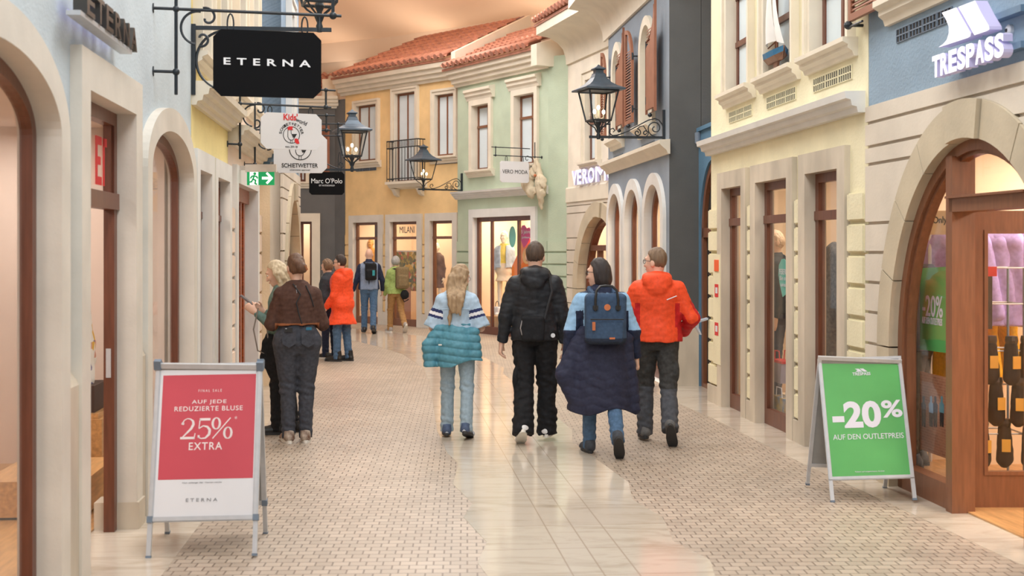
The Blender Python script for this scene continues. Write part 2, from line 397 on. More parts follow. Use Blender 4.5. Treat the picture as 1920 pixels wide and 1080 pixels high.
def street_x(Y, side): return (-2.33-.098*(Y-7.17)) if side < 0 else (2.31-.098*(Y-14.8))
lb = [(street_x(Y, -1)-.5, Y) for Y in (-5, 24)]+[(street_x(Y, -1)+w, Y) for Y, w in ((24, .42), (8.4, .44), (7.0, .42), (6.0, .38), (-5, .4))]
tag(MB().prism(lb, -.01, .0012).build('kerb_strip', MARB), 'polished stone border along the blue house fronts', 'path', kind='structure')
rb = [(street_x(Y, 1)+.5, Y) for Y in (-5, 16.4)]+[(2.0, 16.4), (1.62, 16.4), (2.09, 13.16), (2.37, 10.53), (2.62, 8.73), (2.98, 6.0), (4.0, -5)]
tag(MB().prism(rb, -.01, .0012).build('kerb_strip', MARB), 'polished stone border along the yellow house front', 'path', kind='structure')
VAULT = mat('vault_paint', (248, 214, 182), .9, .015, .5)
FRZ = [(-6.4, -4), (-6.6, 12), (-7.4, 24), (-8.6, 35.8), (-6.2, 35.6), (-5.25, 35.0), (-3.2, 33.8), (.4, 30.8), (1.8, 28.5), (3.5, 25), (4.9, 18), (5.6, 8), (6.2, -4)]
SPN = [(-1.2, -4), (-1.2, 8), (-1.6, 16), (-2.4, 24), (-3.0, 28), (-2.9, 28), (-2.4, 27), (-1.6, 25.6), (-.9, 24), (-.4, 22), (-.2, 16), (-.2, 8), (-.2, -4)]
mb = MB(); n = len(FRZ); K = 8
for i, (p, q) in enumerate(zip(FRZ, SPN)):
    for k in range(K+1):
        t = k/K; mb.v.append((p[0]+(q[0]-p[0])*t, p[1]+(q[1]-p[1])*t, 7.35+1.5*math.sin(t*math.pi/2)))
for i in range(n-1):
    for k in range(K): mb.f.append((i*(K+1)+k, i*(K+1)+k+1, (i+1)*(K+1)+k+1, (i+1)*(K+1)+k)); mb.m.append(0)
o = mb.f.append(tuple(range(K, n*(K+1), K+1))); mb.m.append(0)
tag(mb.build('ceiling', VAULT, smooth=True), 'peach lit vaulted ceiling over the street', 'ceiling', kind='structure')
mb = MB()
def strip(off, z0, z1):
    o = len(mb.v); pts = []
    for x, y in FRZ: c = Vector((-1.0, min(y, 26))); d = (Vector((x, y))-c); d = d*(1+off/d.length); pts.append(c+d)
    for p in pts: mb.v.extend([(p.x, p.y, z0), (p.x, p.y, z1)])
    for i in range(len(pts)-1): mb.f.append((o+2*i, o+2*i+2, o+2*i+3, o+2*i+1)); mb.m.append(0)
strip(0, 6.82, 7.36); strip(.25, 4.0, 6.84)
for i in range(n-1): mb.f.append((2*i, 2*i+2, 2*n+2*i+3, 2*n+2*i+1)); mb.m.append(0)
tag(mb.build('wall_back', mat('upper_wall', (226, 204, 182), .9, .01, .5)), 'plain upper wall behind the roofs', 'wall', kind='structure')

# ------------------------------------------------------------------ house fronts
LX = lambda Y: (street_x(Y, -1), Y)
RX = lambda Y: (street_x(Y, 1), Y)
def wall(F, v1, holes, m, u0=0., u1=None, v0=0., th=.25, name='wall', front=0.):
    return MB().prism(rect(u0, v0, F.L if u1 is None else u1, v1), -th, front, holes).build(name, m, F.root)
def blocks(F, u0, u1, v0, v1, n, m, proud=.035, gap=.022, name='bossage'):
    mb = MB(); h = (v1-v0)/n
    for i in range(n):
        a, b = v0+i*h+gap/2, v0+(i+1)*h-gap/2
        mb.prism(rect(u0, a, u1, b), 0, proud*.6); mb.prism(rect(u0+.012, a+.012, u1-.012, b-.012), proud*.6, proud)
    return mb.build(name, m, F.root)
def stone_courses(F, joints, cx, ao, bo, vs, u0, u1, m, proud=.03, gap=.02):
    """ashlar courses that stop at the arch stones"""
    mb = MB()
    for v0, v1 in zip(joints[:-1], joints[1:]):
        a, b = v0+gap/2, v1-gap/2
        def xr(v): return ao*math.sqrt(max(0, 1-((max(v, vs)-vs)/bo)**2)) if v < vs+bo else 0
        if a >= vs+bo: mb.prism(rect(u0, a, u1, b), -.01, proud); continue
        ss = [a+(b-a)*i/6 for i in range(7)]
        for sg in (-1, 1):
            e = u0 if sg < 0 else u1
            p = [(e, a)]+[(cx+sg*(xr(v)+.004), v) for v in ss]+[(e, b)]
            if b > vs+bo: p = [(e, a)]+[(cx+sg*(xr(v)+.002), v) for v in ss if v < vs+bo]+[(cx+sg*.002, vs+bo), (cx+sg*.002, b), (e, b)]
            if abs(e-cx) > xr(b)+.02: mb.prism(p, -.01, proud)
    return mb.build('stone_courses', m, F.root)
def voussoirs(F, cx, ai, ao, bi, bo, vs, v0, m, n=9, proud=.07, deep=.27, key=.14):
    mb = MB(); mj = MB()
    for i in range(n):
        t0, t1 = math.pi*i/n+.004, math.pi*(i+1)/n-.004
        tt = [t0+(t1-t0)*k/5 for k in range(6)]
        p = [(cx+ao*math.cos(t), vs+bo*math.sin(t)) for t in tt]+[(cx+ai*math.cos(t), vs+bi*math.sin(t)) for t in tt[::-1]]
        mb.prism(p, -deep, proud+(.03 if i == n//2 else 0))
    for sg in (-1, 1): mb.prism(rect(*sorted((cx+sg*ai, cx+sg*ao))[:1], v0, sorted((cx+sg*ai, cx+sg*ao))[1], vs-.006), -deep, proud)
    return mb.build('arch_stones', m, F.root)
STONE = mat('arch_sandstone', (192, 178, 154), .7, .06, 2.5, .15, 40)
ASHLAR = mat('ashlar_stone', (212, 201, 186), .75, .05, 1.5, .12, 40)
JT = [0., .24, .47, .75, 1.03, 1.27, 1.5, 1.73, 1.955, 2.41, 2.546, 2.73, 2.87]

# --- left row -------------------------------------------------------
PALEBLUE = plaster('pale_blue_plaster', (194, 205, 212))
F = L1 = Facade('blue_house', LX(3.2), LX(10.65), 'pale blue plastered house front with arched shop windows and a stone wainscot')
def ul(F, Y): return (Y-F.A.y)/F.u.y
hs = [arch_win(F, ul(F, c), 1.1, 2.3, .49, s=.17, m=TRAVW, proud=.06, deep=.15, fw=.07, name='arched_window') for c in (5.25, 9.5)]
uA, uB = ul(F, 6.58), ul(F, 8.22)
so = MB().prism([(uA, 0), (uA+.2, 0), (uA+.2, 2.6), (uB-.2, 2.6), (uB-.2, 0), (uB, 0), (uB, 2.81), (uA, 2.81)], -.12, .06).build('door_surround', TRAVW, F.root)
MB().prism(rect(uB-.205, 0, uB+.005, .17), -.2, .075).build('plinth_block', TRAV, so)
fmb = MB().prism([(uA+.2, 0), (uA+.28, 0), (uA+.28, 2.52), (uB-.28, 2.52), (uB-.28, 0), (uB-.2, 0), (uB-.2, 2.6), (uA+.2, 2.6)], -.125, -.06)
fmb.box((uA+.2, 2.0, -.125), (uB-.2, 2.1, -.045)); fmb.box((uB-.32, 2.1, -.12), (uB-.28, 2.52, -.075))
df = fmb.build('door_frame', WOOD, so)
lk = MB().box((uB-.286, .96, -.11), (uB-.279, 1.14, -.08)); lk.build('lock_plate', ALU, so)
MB().box((uA+.28, 2.1, -.1), (uB-.28, 2.52, -.095)).build('pane', GLASS, so)
tx = MB(); e = -.092
tx.prism([(uB-.66, 2.14), (uB-.5, 2.14), (uB-.5, 2.19), (uB-.61, 2.19), (uB-.61, 2.26), (uB-.53, 2.26), (uB-.53, 2.31), (uB-.61, 2.31), (uB-.61, 2.38), (uB-.5, 2.38), (uB-.5, 2.43), (uB-.66, 2.43)], e, e+.004)
tx.box((uB-.46, 2.14, e), (uB-.42, 2.43, e+.004)); tx.box((uB-.46, 2.38, e), (uB-.36, 2.43, e+.004)); tx.build('window_lettering', RED, so)
hs.append([(uA+.1, -.0), (uB-.1, 0), (uB-.1, 2.7), (uA+.1, 2.7)])
def notch(F, v1, hs, m, name='wall', th=.13):
    """wall with openings that reach the ground: outline runs round them"""
    p = [(0, 0)]; ins = []
    for h in sorted(hs, key=lambda h: min(q[0] for q in h)):
        if min(q[1] for q in h) <= .02:
            a = min(q[0] for q in h); i = min(range(len(h)), key=lambda k: (round(h[k][1], 3), h[k][0])); 
            r = h[i:]+h[:i]; r = r if r[1][1] > r[0][1]+1e-6 else [r[0]]+r[1:][::-1]
            p += [(q[0], max(q[1], 0)) for q in r]
        else: ins.append(h)
    p += [(F.L, 0), (F.L, v1), (0, v1)]
    return MB().prism(p, -th, 0, ins).build(name, m, F.root)
notch(F, 7.0, hs, PALEBLUE)
for a, b in ((0, ul(F, 4.15)), (ul(F, 6.35), uA), (uB, ul(F, 8.4)), (ul(F, 10.6), F.L)):
    if b-a > .02: MB().profile([(0, 0), (.045, 0), (.045, 1.06), (.03, 1.09), (0, 1.13)], a, b).build('stone_wainscot', TRAV, F.root)
room(F, .3, F.L-.1, 2.3, wall=PINKW, power=18, col=(1, .94, .88))
# rail sign and hanging things come later
YEL = plaster('yellow_plaster', (232, 214, 150))
F = L2 = Facade('yellow_house', LX(10.67), LX(13.12), 'narrow yellow house front with white stone windows next to the pale blue house')
hs = [win(F, a, b, 0, 2.6, .17, .05, .15, WHITEST, trans=(2.06,), floor=True, name='shop_window') for a, b in ((.0+.02, ul(F, 11.76)), (ul(F, 11.84), ul(F, 13.08)))]
hs += [win(F, a, b, 3.42, 5.2, .16, .06, .15, CREAM, bars=(.5,), trans=(4.5,), pane=FROST, sill=.13) for a, b in ((.1, .95), (1.25, 2.1))]
notch(F, 6.6, hs, YEL)
MB().profile(COR(2.96, .2, .2), -.0, F.L+.0).build('cornice', CREAM, F.root)
blocks(F, ul(F, 11.765), ul(F, 11.835), .2, 2.2, 8, YEL)
room(F, .1, F.L-.1, 1.8, power=24)
PINKP = plaster('pale_pink_plaster', (232, 212, 194))
F = L3 = Facade('pink_house', LX(13.13), LX(16.4), 'pale pink house front with wide white doorway and brown slatted doors')
a, b = ul(F, 13.5), ul(F, 15.9)
so = MB().prism([(a, 0), (a+.18, 0), (a+.18, 2.46), (b-.18, 2.46), (b-.18, 0), (b, 0), (b, 2.65), (a, 2.65)], -.2, .05).build('door_surround', WHITEST, F.root)
dm = MB(); dm.box((a+.18, 2.3, -.2), (b-.18, 2.46, -.06)); k = 12
for i in range(k):
    x = a+.18+(b-a-.36)*i/k; dm.box((x+.005, .02, -.2), (x+(b-a-.36)/k-.02, 2.3, -.09-.03*(i % 2)))
dm.build('slatted_door', mat('orange_brown_wood', (150, 72, 32), .3, .2, 5, .03, 30, stretch=(9, 9, .8)), so)
hs = [[(a+.09, 0), (b-.09, 0), (b-.09, 2.55), (a+.09, 2.55)]]
hs += [win(F, x, x+.95, 3.42, 5.2, .16, .06, .15, CREAM, bars=(.5,), trans=(4.5,), pane=FROST, sill=.13) for x in (.35, 1.75)]
notch(F, 6.4, hs, PINKP)
MB().profile(COR(2.84, .22, .19), -.0, F.L+.0).build('cornice', CREAM, F.root)
blocks(F, .02, a-.01, .2, 2.2, 8, PINKP); blocks(F, b+.01, F.L-.01, .2, 2.2, 8, PINKP)
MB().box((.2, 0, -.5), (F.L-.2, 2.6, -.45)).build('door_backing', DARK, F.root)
# corner house: beige return towards the viewer, ashlar ground floor, blue upper floor
A4 = (-2.97, 16.41)
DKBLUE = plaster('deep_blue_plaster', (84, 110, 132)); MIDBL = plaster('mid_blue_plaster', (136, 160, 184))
F = L4 = Facade('corner_house', A4, (A4[0]-.098*3.4, A4[1]+3.4), 'blue corner house with ashlar ground floor and a tall stone arch')
cx = 1.7
voussoirs(F, cx, 1.22, 1.46, 1.42, 1.66, 1.03, 0, STONE)
stone_courses(F, JT, cx, 1.46, 1.66, 1.03, 0, F.L, ASHLAR)
so = MB().prism(arch(cx, 1.24, 0, 1.03, 1.44, 26), -.2, -.08, [arch(cx, 1.14, .1, 1.03, 1.34, 26)]); so.box((cx-1.2, 1.95, -.2), (cx+1.2, 2.05, -.08)); so.box((cx-.04, .1, -.19), (cx+.04, 2.4, -.09))
fo = so.build('shop_window', WOOD, F.root); MB().prism(arch(cx, 1.16, .05, 1.03, 1.36, 20), -.15, -.145).build('pane', GLASS, fo)
h4 = [win(F, .9, 1.9, 3.4, 5.2, .16, .06, .15, WHITEST, bars=(.5,), pane=FROST, sill=.13)]
notch(F, 2.87, [arch(cx, 1.44, 0, 1.03, 1.64, 26)], ASHLAR, 'ground_floor_wall')
wall(F, 5.9, h4, MIDBL, v0=2.87, name='upper_wall')
MB().profile(COR(5.6, .3, .3), -.05, F.L+.1).build('cornice', CREAM, F.root)
rt = MB(); rt.box((-.0, 0, -.27), (.12, 2.82, -.0)); rt.build('side_wall_beige', plaster('beige_plaster', (216, 192, 160)), F.root)
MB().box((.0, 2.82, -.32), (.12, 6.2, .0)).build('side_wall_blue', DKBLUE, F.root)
room(F, .1, F.L-.1, 1.8, power=24)

# --- far end ---------------------------------------------------------
DGREY = plaster('dark_grey_plaster', (100, 100, 100)); F = D = Facade('dark_grey_house', (-6.6, 31.0), (-4.29, 31.0), 'dark grey house front beyond the hanging signs with brown shutter')
a, b = F.pu(548), F.pu(600, .05); v = F.uv(590, 400)[1]
hs = [win(F, a, b, 0, v, .2, .05, .15, CREAM, trans=(), floor=True, name='shop_window')]
a, b = F.pu(545), F.pu(583); v0, v1 = F.uv(575, 341)[1], F.uv(575, 232)[1]
hs += [win(F, a, b, v0, v1, .12, .05, .15, CREAM, bars=(.5,), pane=FROST, sill=.16)]
notch(F, 5.35, hs, DGREY)
def shutter(F, u0, u1, v0, v1, n0=.07, arched=0, m=None, louvre=True):
    """arched: +1 tall side at u1, -1 tall side at u0"""
    w = u1-u0; r = min(w, .5) if arched else 0; N = 10
    if arched: out = [(u0, v0), (u1, v0)]+[((u0+w*math.sin(math.pi/2*(1-i/N))) if arched > 0 else (u1-w*math.sin(math.pi/2*(i/N))), v1-r+(r*math.cos(math.pi/2*(1-i/N)) if arched > 0 else r*math.cos(math.pi/2*i/N))) for i in range(N+1)]
    if arched > 0: out = [(u0, v0), (u1, v0)]+[(u1-w*(1-math.cos(math.pi/2*i/N)), v1-r*math.sin(math.pi/2*i/N)) for i in range(N+1)]
    elif arched < 0: out = [(u0, v0), (u1, v0)]+[(u0+w*math.cos(math.pi/2*i/N), v1-r+r*math.sin(math.pi/2*i/N)) for i in range(N+1)]
    else: out = rect(u0, v0, u1, v1)
    cx_, cy_ = (u0+u1)/2, (v0+v1)/2; s = .055
    inn = [(min(max(p[0]+(s if p[0] < cx_ else -s), u0+s), u1-s), p[1]+(s if p[1] < cy_ else -s*1.3)) for p in out]
    so = MB().prism(out, n0, n0+.035, [inn]).build('shutter', m or SHUT, F.root)
    lm = MB(); v = v0+s+.02
    while v < v1-s*1.4-(r*.55 if arched else 0):
        lm.add([(u0+s*.9, v, n0+.03), (u1-s*.9, v, n0+.03), (u1-s*.9, v+.03, n0+.006), (u0+s*.9, v+.03, n0+.006), (u0+s*.9, v-.008, n0+.026), (u1-s*.9, v-.008, n0+.026), (u1-s*.9, v+.022, n0), (u0+s*.9, v+.022, n0)], [(0, 1, 2, 3), (4, 7, 6, 5), (0, 4, 5, 1), (3, 2, 6, 7)]); v += .04
    lm.build('louvres', m or SHUT, so); return so
shutter(F, F.pu(601), F.pu(619), F.uv(610, 335)[1], F.uv(610, 236)[1])
MB().profile(COR(5.15, .25, .28), -.0, F.L+.1).build('cornice', CREAM, F.root)
MB().box((F.L-.3, 5.43, -.5), (F.L+.05, 5.86, .05)).build('parapet', CREAM, F.root)
tile_roof(F, F.L-2.2, F.L-.3, .22, 5.46, -1.6, 6.2, rows=6)
room(F, .1, F.L-.1, 1.6, power=24)
F = DS = Facade('dark_grey_corner', (-4.29, 31.0), (-4.02, 30.72), None)
F.root.parent = D.root; F.root.matrix_parent_inverse = D.M.inverted()
ORANGE = plaster('orange_plaster', (232, 198, 144), var=.06)
wall(F, 5.35, [], DGREY, name='corner_wall')
F = OR = Facade('orange_house', (-4.0, 30.72), (-1.15, 27.6), 'orange plastered house front with tiled roof and a small iron balcony')
hs = []
def pw(F, pl_, pr_, pt, pb=None, n=.05, ref=None):
    u0, u1 = F.pu(pl_, n), F.pu(pr_, n); c = ref or (pl_+pr_)/2
    return u0, u1, (F.uv(c, pb, n)[1] if pb else 0), F.uv(c, pt, n)[1]
for a, b, t in ((653.3, 716, 403.5), (722, 789.5, 401.5), (796, 868, 399)):
    u0, u1, v0, v1 = pw(F, a, b, t); hs.append(win(F, u0, min(u1, F.L), 0, v1, .17, .05, .15, TRAVW, trans=(2.0,), floor=True, name='shop_window', wood=WOODB))
for a, b, t, bt in ((662, 708.7, 188.5, 302), (734, 782, 165, 341), (809, 861, 167, 292)):
    u0, u1, v0, v1 = pw(F, a, b, t, bt); u1 = min(u1, F.L-.03); hs.append(win(F, u0, u1, v0, v1, .1, .05, .15, CREAM, bars=(.5,), pane=FROST, sill=.16, wood=WOODB, fw=.05))
notch(F, 5.75, hs, ORANGE)
ws = [F.pu(p, .05) for p in (653.3, 716, 722, 789.5, 796)]
for a, b in ((.02, ws[0]-.01), (ws[1]+.01, ws[2]-.01), (ws[3]+.01, ws[4]-.01)): blocks(F, a, b, .3, 2.1, 7, ORANGE)
for a, b in ((0, ws[0]), (ws[1], ws[2]), (ws[3], ws[4])): MB().box((a, 0, 0), (b, .3, .04)).build('stone_plinth', TRAVW, F.root)
v = F.uv(645, 164)[1]; MB().profile(COR(5.42, .3, .36), -.12, F.L+.05).build('cornice', CREAM, F.root)
tile_roof(F, -.15, F.L+.1, .34, 5.84, -1.9, 6.95, rows=8, hip=.9, pitch=.21)
MB().prism([(-.0, 5.78), (-.5, 5.78), (-2.2, 6.75), (-2.2, 7.0), (0, 5.95)], F.L+.1, F.L+.24, M=Matrix(((0, 0, 1, 0), (0, 1, 0, 0), (1, 0, 0, .3), (0, 0, 0, 1)))).build('parapet', CREAM, F.root)
for a, b, t, bt in ((668, 706, 316, 322), (816, 858, 303, 309)):
    vent(F, F.pu(a), F.pu(b), F.uv(a, bt)[1], F.uv(a, t)[1])
# balcony: slab with two consoles, railing in front of the tall window
u0, u1 = F.pu(728, .2), F.pu(785, .2); vb = F.uv(745, 341, .1)[1]
so = MB().profile([(0, vb-.16), (.14, vb-.14), (.2, vb-.06), (.26, vb-.06), (.26, vb), (0, vb)], u0-.05, u1+.05); 
for x in (u0+.05, u1-.17): so.profile([(0, vb-.34), (.08, vb-.3), (.16, vb-.16), (0, vb-.16)], x, x+.12)
so = so.build('balcony', CREAM, F.root)
vt = F.uv(728, 266, .2)[1]; rl = MB()
for vv in (vb+.06, vt-.16, vt): 
    rl.tube([(u0, vv, .02), (u0, vv, .24), (u1, vv, .24), (u1, vv, .02)], .013, 6)
for i in range(11): x = u0+(u1-u0)*i/10; rl.tube([(x, vb, .24), (x, vt, .24)], .008, 5)
for i in range(21): x = u0+(u1-u0)*i/20; rl.tube([(x, vt-.16, .24), (x, vt, .24)], .006, 4)
for x in (u0, u1):
    for q in (.08, .16): rl.tube([(x, vb, q), (x, vt, q)], .008, 5)
rl.build('balcony_railing', IRON, so)
room(F, .15, F.L-.05, 1.9, power=27, col=(1, .86, .66))
so = MB(); un, ub = F.pu(750, -.18), F.pu(778, -.18)
mb_text(so, 'MILANI', un, F.uv(750, 437, -.18)[1], ub, F.uv(750, 425, -.18)[1], z=-.172, depth=.004)
so.build('window_lettering', BLACK, F.root)
GREEN = plaster('sage_green_plaster', (182, 195, 172))
F = G = Facade('green_house', (-1.158, 27.25), (.688, 24.27), 'sage green house front with hooded windows and a red tiled roof')
u0, u1, v0, v1 = pw(F, 879, 1004, 390); hs = [win(F, u0, u1, 0, v1, .17, .06, .15, WHITEST, bars=tuple((F.pu(q, -.05)-u0-.17)/(u1-u0-.34) for q in (921, 971.4)), floor=True, name='shop_window', fw=.09)]
for a, b, t, bt in ((879, 920.6, 186, 318), (958, 1006.7, 166, 308)):
    u0_, u1_, v0_, v1_ = pw(F, a, b, t, bt); hs.append(win(F, u0_, u1_, v0_, v1_, .11, .06, .2, CREAM, bars=(.6,), trans=(v1_-.55,), pane=FROST, sill=.15, hood=True, wood=WOODB, fw=.05))
notch(F, 5.5, hs, GREEN)
vent(F, F.pu(883), F.pu(921), F.uv(900, 332)[1], F.uv(900, 324)[1])
vs_ = F.uv(860, 372, .1)[1]; MB().profile(COR(vs_-.02, .16, .16), -.05, F.pu(1028)).build('string_course', WHITEST, F.root)
blocks(F, .0, u0-.02, .3, 1.92, 7, GREEN); blocks(F, u1+.02, F.L, .3, 1.92, 7, GREEN)
for a, b in ((0, u0), (u1, F.L)): MB().box((a, 0, 0), (b, .3, .04)).build('stone_plinth', TRAVW, F.root)
MB().profile(COR(5.18, .28, .34), -.05, F.L+.02).build('cornice', CREAM, F.root)
tile_roof(F, -.12, F.L-.08, .34, 5.56, -1.6, 6.5, rows=7, pitch=.2)
MB().prism([(.34, 5.2), (.34, 5.6), (-.1, 5.75), (-1.7, 6.55), (-1.7, 5.2)], F.L-.08, F.L+.12, M=Matrix(((0, 0, 1, 0), (0, 1, 0, 0), (1, 0, 0, 0), (0, 0, 0, 1)))).build('parapet', CREAM, F.root)
room(F, .1, F.L-.1, 1.5, power=34, col=(1, .9, .72))
gs = Facade('green_house_side', (.688, 24.27), (1.05, 24.0)); gs.root.parent = G.root; gs.root.matrix_parent_inverse = G.M.inverted()
wall(gs, 5.4, [], GREEN, name='side_wall', th=.15); blocks(gs, 0, gs.L, .3, 1.92, 7, GREEN)
CREAMP = plaster('cream_plaster', (232, 222, 206))
F = C = Facade('cream_house', (1.05, 24.0), (1.92, 20.85), 'cream house front with glowing white shop letters and a sandstone arch')
cx = F.pu(1126); 
voussoirs(F, cx, 1.1, 1.36, 1.28, 1.54, 1.03, 0, STONE, deep=.22)
stone_courses(F, JT, cx, 1.36, 1.54, 1.03, 0, F.L, ASHLAR)
so = MB().prism(arch(cx, 1.12, 0, 1.03, 1.3, 26), -.22, -.1, [arch(cx, 1.03, .1, 1.03, 1.21, 26)]); so.box((cx-1.1, 1.72, -.22), (cx+1.1, 1.82, -.1)); so.box((cx-.5, .1, -.21), (cx-.43, 1.75, -.11))
fo = so.build('shop_window', WOOD, F.root); MB().prism(arch(cx, 1.05, .05, 1.03, 1.23, 20), -.17, -.165).build('pane', GLASS, fo)
u0, u1, v0, v1 = pw(F, 1091, 1121, 130, 302); hs = [win(F, u0, u1, v0, v1, .16, .05, .15, CREAM, bars=(.5,), trans=(4.0,), pane=FROST, sill=.15)]
hs += [win(F, u1+.75, u1+1.5, v0, v1, .16, .05, .15, CREAM, bars=(.5,), pane=FROST, sill=.15)]
notch(F, 2.87, [arch(cx, 1.34, 0, 1.03, 1.52, 26)], ASHLAR, 'ground_floor_wall')
wall(F, 5.7, hs, CREAMP, v0=2.87, name='upper_wall')
MB().profile([(0, 2.62), (.05, 2.62), (.05, 2.87), (.03, 2.9), (0, 2.9)], 0, F.L).build('string_course', CREAM, F.root)
vent(F, u0, u1, v0-.36, v0-.26)
COVE = lambda v, d=.5, h=.6: [(0, v), (.04, v), (.05, v+h*.2), (.1, v+h*.4), (.2, v+h*.55), (.36, v+h*.68), (d, v+h*.74), (d, v+h), (0, v+h)]
MB().profile(COVE(5.2, .62, .72), -.0, F.L).build('cove_cornice', CREAM, F.root, True)
tile_roof(F, -.1, F.L, .66, 5.94, .1, 6.2, rows=2, pitch=.2)
room(F, .1, F.L-.1, 1.5, power=26, col=(1, .92, .78))

# --- right row -------------------------------------------------------
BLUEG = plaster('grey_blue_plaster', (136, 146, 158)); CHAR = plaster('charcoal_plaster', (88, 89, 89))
BX = lambda Y: (2.015-.098*(Y-16.4), Y)
F = B = Facade('grey_blue_house', BX(20.9), BX(16.4), 'grey blue house front with arched windows and brown louvred shutters')
def ur(F, Y): return (F.A.y-Y)/abs(F.u.y)
hs = [arch_win(F, ur(F, c), .69, 2.15, .63, s=.16, m=WHITEST, proud=.05, deep=.15, fw=.09, name='arched_shop_window') for c in (20.15, 18.72, 17.26)]
for c, w in ((19.98, .44), (17.72, .48)):
    cu = ur(F, c); so = MB().prism(arch(cu, w, 3.47, 4.48, .5, 24), -.32, .05, [arch(cu, w-.13, 3.471, 4.48, .37, 24)]).build('arched_window', CREAM, F.root)
    fmb = MB().prism(arch(cu, w-.12, 3.47, 4.48, .38, 24), -.31, -.23, [arch(cu, w-.17, 3.53, 4.48, .33, 24)]); fmb.box((cu-.025, 3.5, -.3), (cu+.025, 4.84, -.24)); fmb.box((cu-.3, 4.2, -.3), (cu+.3, 4.25, -.24)); fmb.build('window_frame', WOOD, so)
    MB().prism(arch(cu, w-.13, 3.48, 4.48, .37, 16), -.28, -.274).build('pane', FROST, so)
    MB().profile([(-.02, 3.31), (.04, 3.31), (.06, 3.37), (.1, 3.39), (.15, 3.43), (.15, 3.47), (-.2, 3.47)], cu-w-.07, cu+w+.07).build('sill', CREAM, so)
    vent(F, cu-w+.05, cu+w-.05, 3.12, 3.22)
    hs.append(arch(cu, w-.06, 3.5, 4.48, .44, 24))
for a, b, s in ((20.98, 20.5, -1), (19.52, 18.94, 1), (18.78, 18.24, -1), (17.27, 16.7, 1)):
    sh = shutter(F, max(ur(F, a), .0), ur(F, b), 3.56, 5.03 if s > 0 else 4.95, .1, s)
    e = ur(F, a) if s > 0 else ur(F, b)
    for v in (3.75, 4.5): MB().tube([(e, v, 0), (e, v, .13)], .012, 6).tube([(e, v-.05, .12), (e, v+.05, .12)], .014, 6).build('hinge', IRON, sh)
    MB().ball(((ur(F, a)+ur(F, b))/2, 3.53, .13), .03, 8, 6).build('shutter_catch', IRON, sh)
notch(F, 5.6, hs, BLUEG)
MB().profile([(0, 2.97), (.03, 2.97), (.05, 3.02), (.1, 3.06), (.14, 3.1), (.14, 3.15), (0, 3.16)], -.05, F.L+.06).build('string_course', CREAM, F.root)
MB().profile(COVE(5.18, .62, .72), -.3, F.L+.3).build('cove_cornice', CREAM, F.root, True)
tile_roof(F, -.3, F.L, .66, 5.92, .1, 6.2, rows=2, pitch=.2)
room(F, .1, F.L-.1, 1.2, power=26, col=(1, .86, .64))
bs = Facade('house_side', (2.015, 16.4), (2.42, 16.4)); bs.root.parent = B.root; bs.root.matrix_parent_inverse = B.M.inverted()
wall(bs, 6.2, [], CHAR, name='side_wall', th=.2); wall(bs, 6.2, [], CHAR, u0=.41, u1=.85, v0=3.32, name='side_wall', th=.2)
MB().box((.0, 0, 0), (bs.L, .95, .02)).build('stone_wainscot', TRAV, bs.root)
TEAL = plaster('teal_blue_plaster', (84, 122, 150))
F = TE = Facade('blue_passage_house', (2.39, 16.39), (2.5, 14.85), 'narrow teal blue front with arched brown door squeezed beside the dark grey side wall')
op = arch(.75, .72, 0, 1.9, .95, 24)
notch(F, 3.25, [op], TEAL); MB().box((0, 3.25, -.25), (F.L, 3.3, .03)).build('coping', TEAL, F.root)
dm = MB().prism(arch(.75, .72, 0, 1.9, .95, 24), -.12, -.03, [arch(.75, .62, .05, 1.9, .85, 24)]); dm.box((.03, 1.9, -.12), (1.47, 2.02, -.03)); dm.box((.7, 0, -.11), (.8, 2.75, -.05))
do = dm.build('door', WOODB, F.root); MB().prism(arch(.75, .64, .02, 1.9, .87, 18), -.09, -.08).build('pane', DARK, do)
F = RY = Facade('pale_yellow_house', RX(14.83), RX(9.99), 'pale yellow house front with travertine shop windows and raised blocks')
PYEL = plaster('pale_yellow_plaster', (232, 223, 190))
sp = [(14.38, 13.25), (13.08, 11.72), (11.55, 10.38)]; hs = []
for a, b in sp: hs.append(win(F, ur(F, a), ur(F, b), 0, 2.6, .18, .05, .15, TRAV, trans=(2.05,), floor=True, name='shop_window', fw=.08))
for a, b in ((1356, 1405), (1425, 1487), (1510, 1592)):
    u0, u1 = F.pu(a, .05), F.pu(b, .05); hs.append(win(F, u0, u1, 3.45, 5.4, .1, .05, .17, CREAM, bars=(.55,), trans=(3.98, 4.5), pane=FROST, sill=.15, fw=.06))
    vent(F, u0+.08, u1-.05, 3.13, 3.25, 3, m=PYEL)
notch(F, 6.8, hs, PYEL)
MB().profile([(0, 2.83), (.06, 2.83), (.07, 2.875), (.11, 2.885), (.12, 2.93), (.16, 2.94), (.17, 2.995), (0, 3.0)], -.03, F.L-.06).build('string_course', WHITEST, F.root)
es = [ur(F, y) for p in sp for y in p]
for a, b in ((-.0, es[0]-.008), (es[1]+.008, es[2]-.008), (es[3]+.008, es[4]-.008), (es[5]+.008, F.L-.01)):
    blocks(F, a+.01, b, .2, 2.22, 8, PYEL, .04, .026); MB().box((a, 0, 0), (b, .2, .045)).build('stone_plinth', TRAV, F.root)
room(F, .1, ur(F, 10.33), 1.7, power=15, col=(1, .88, .72))
F = T = Facade('blue_shop_house', RX(9.98), RX(3.0), 'blue house front with ashlar ground floor and a great sandstone arch')
SKYB = plaster('sky_blue_plaster', (138, 158, 176), .6)
TCX = ur(F, 8.24)
voussoirs(F, TCX, 1.23, 1.46, 1.44, 1.69, 1.03, 0, STONE, 9, .05, .12)
stone_courses(F, JT, TCX, 1.46, 1.69, 1.03, 0, F.L, ASHLAR, .03, .024)
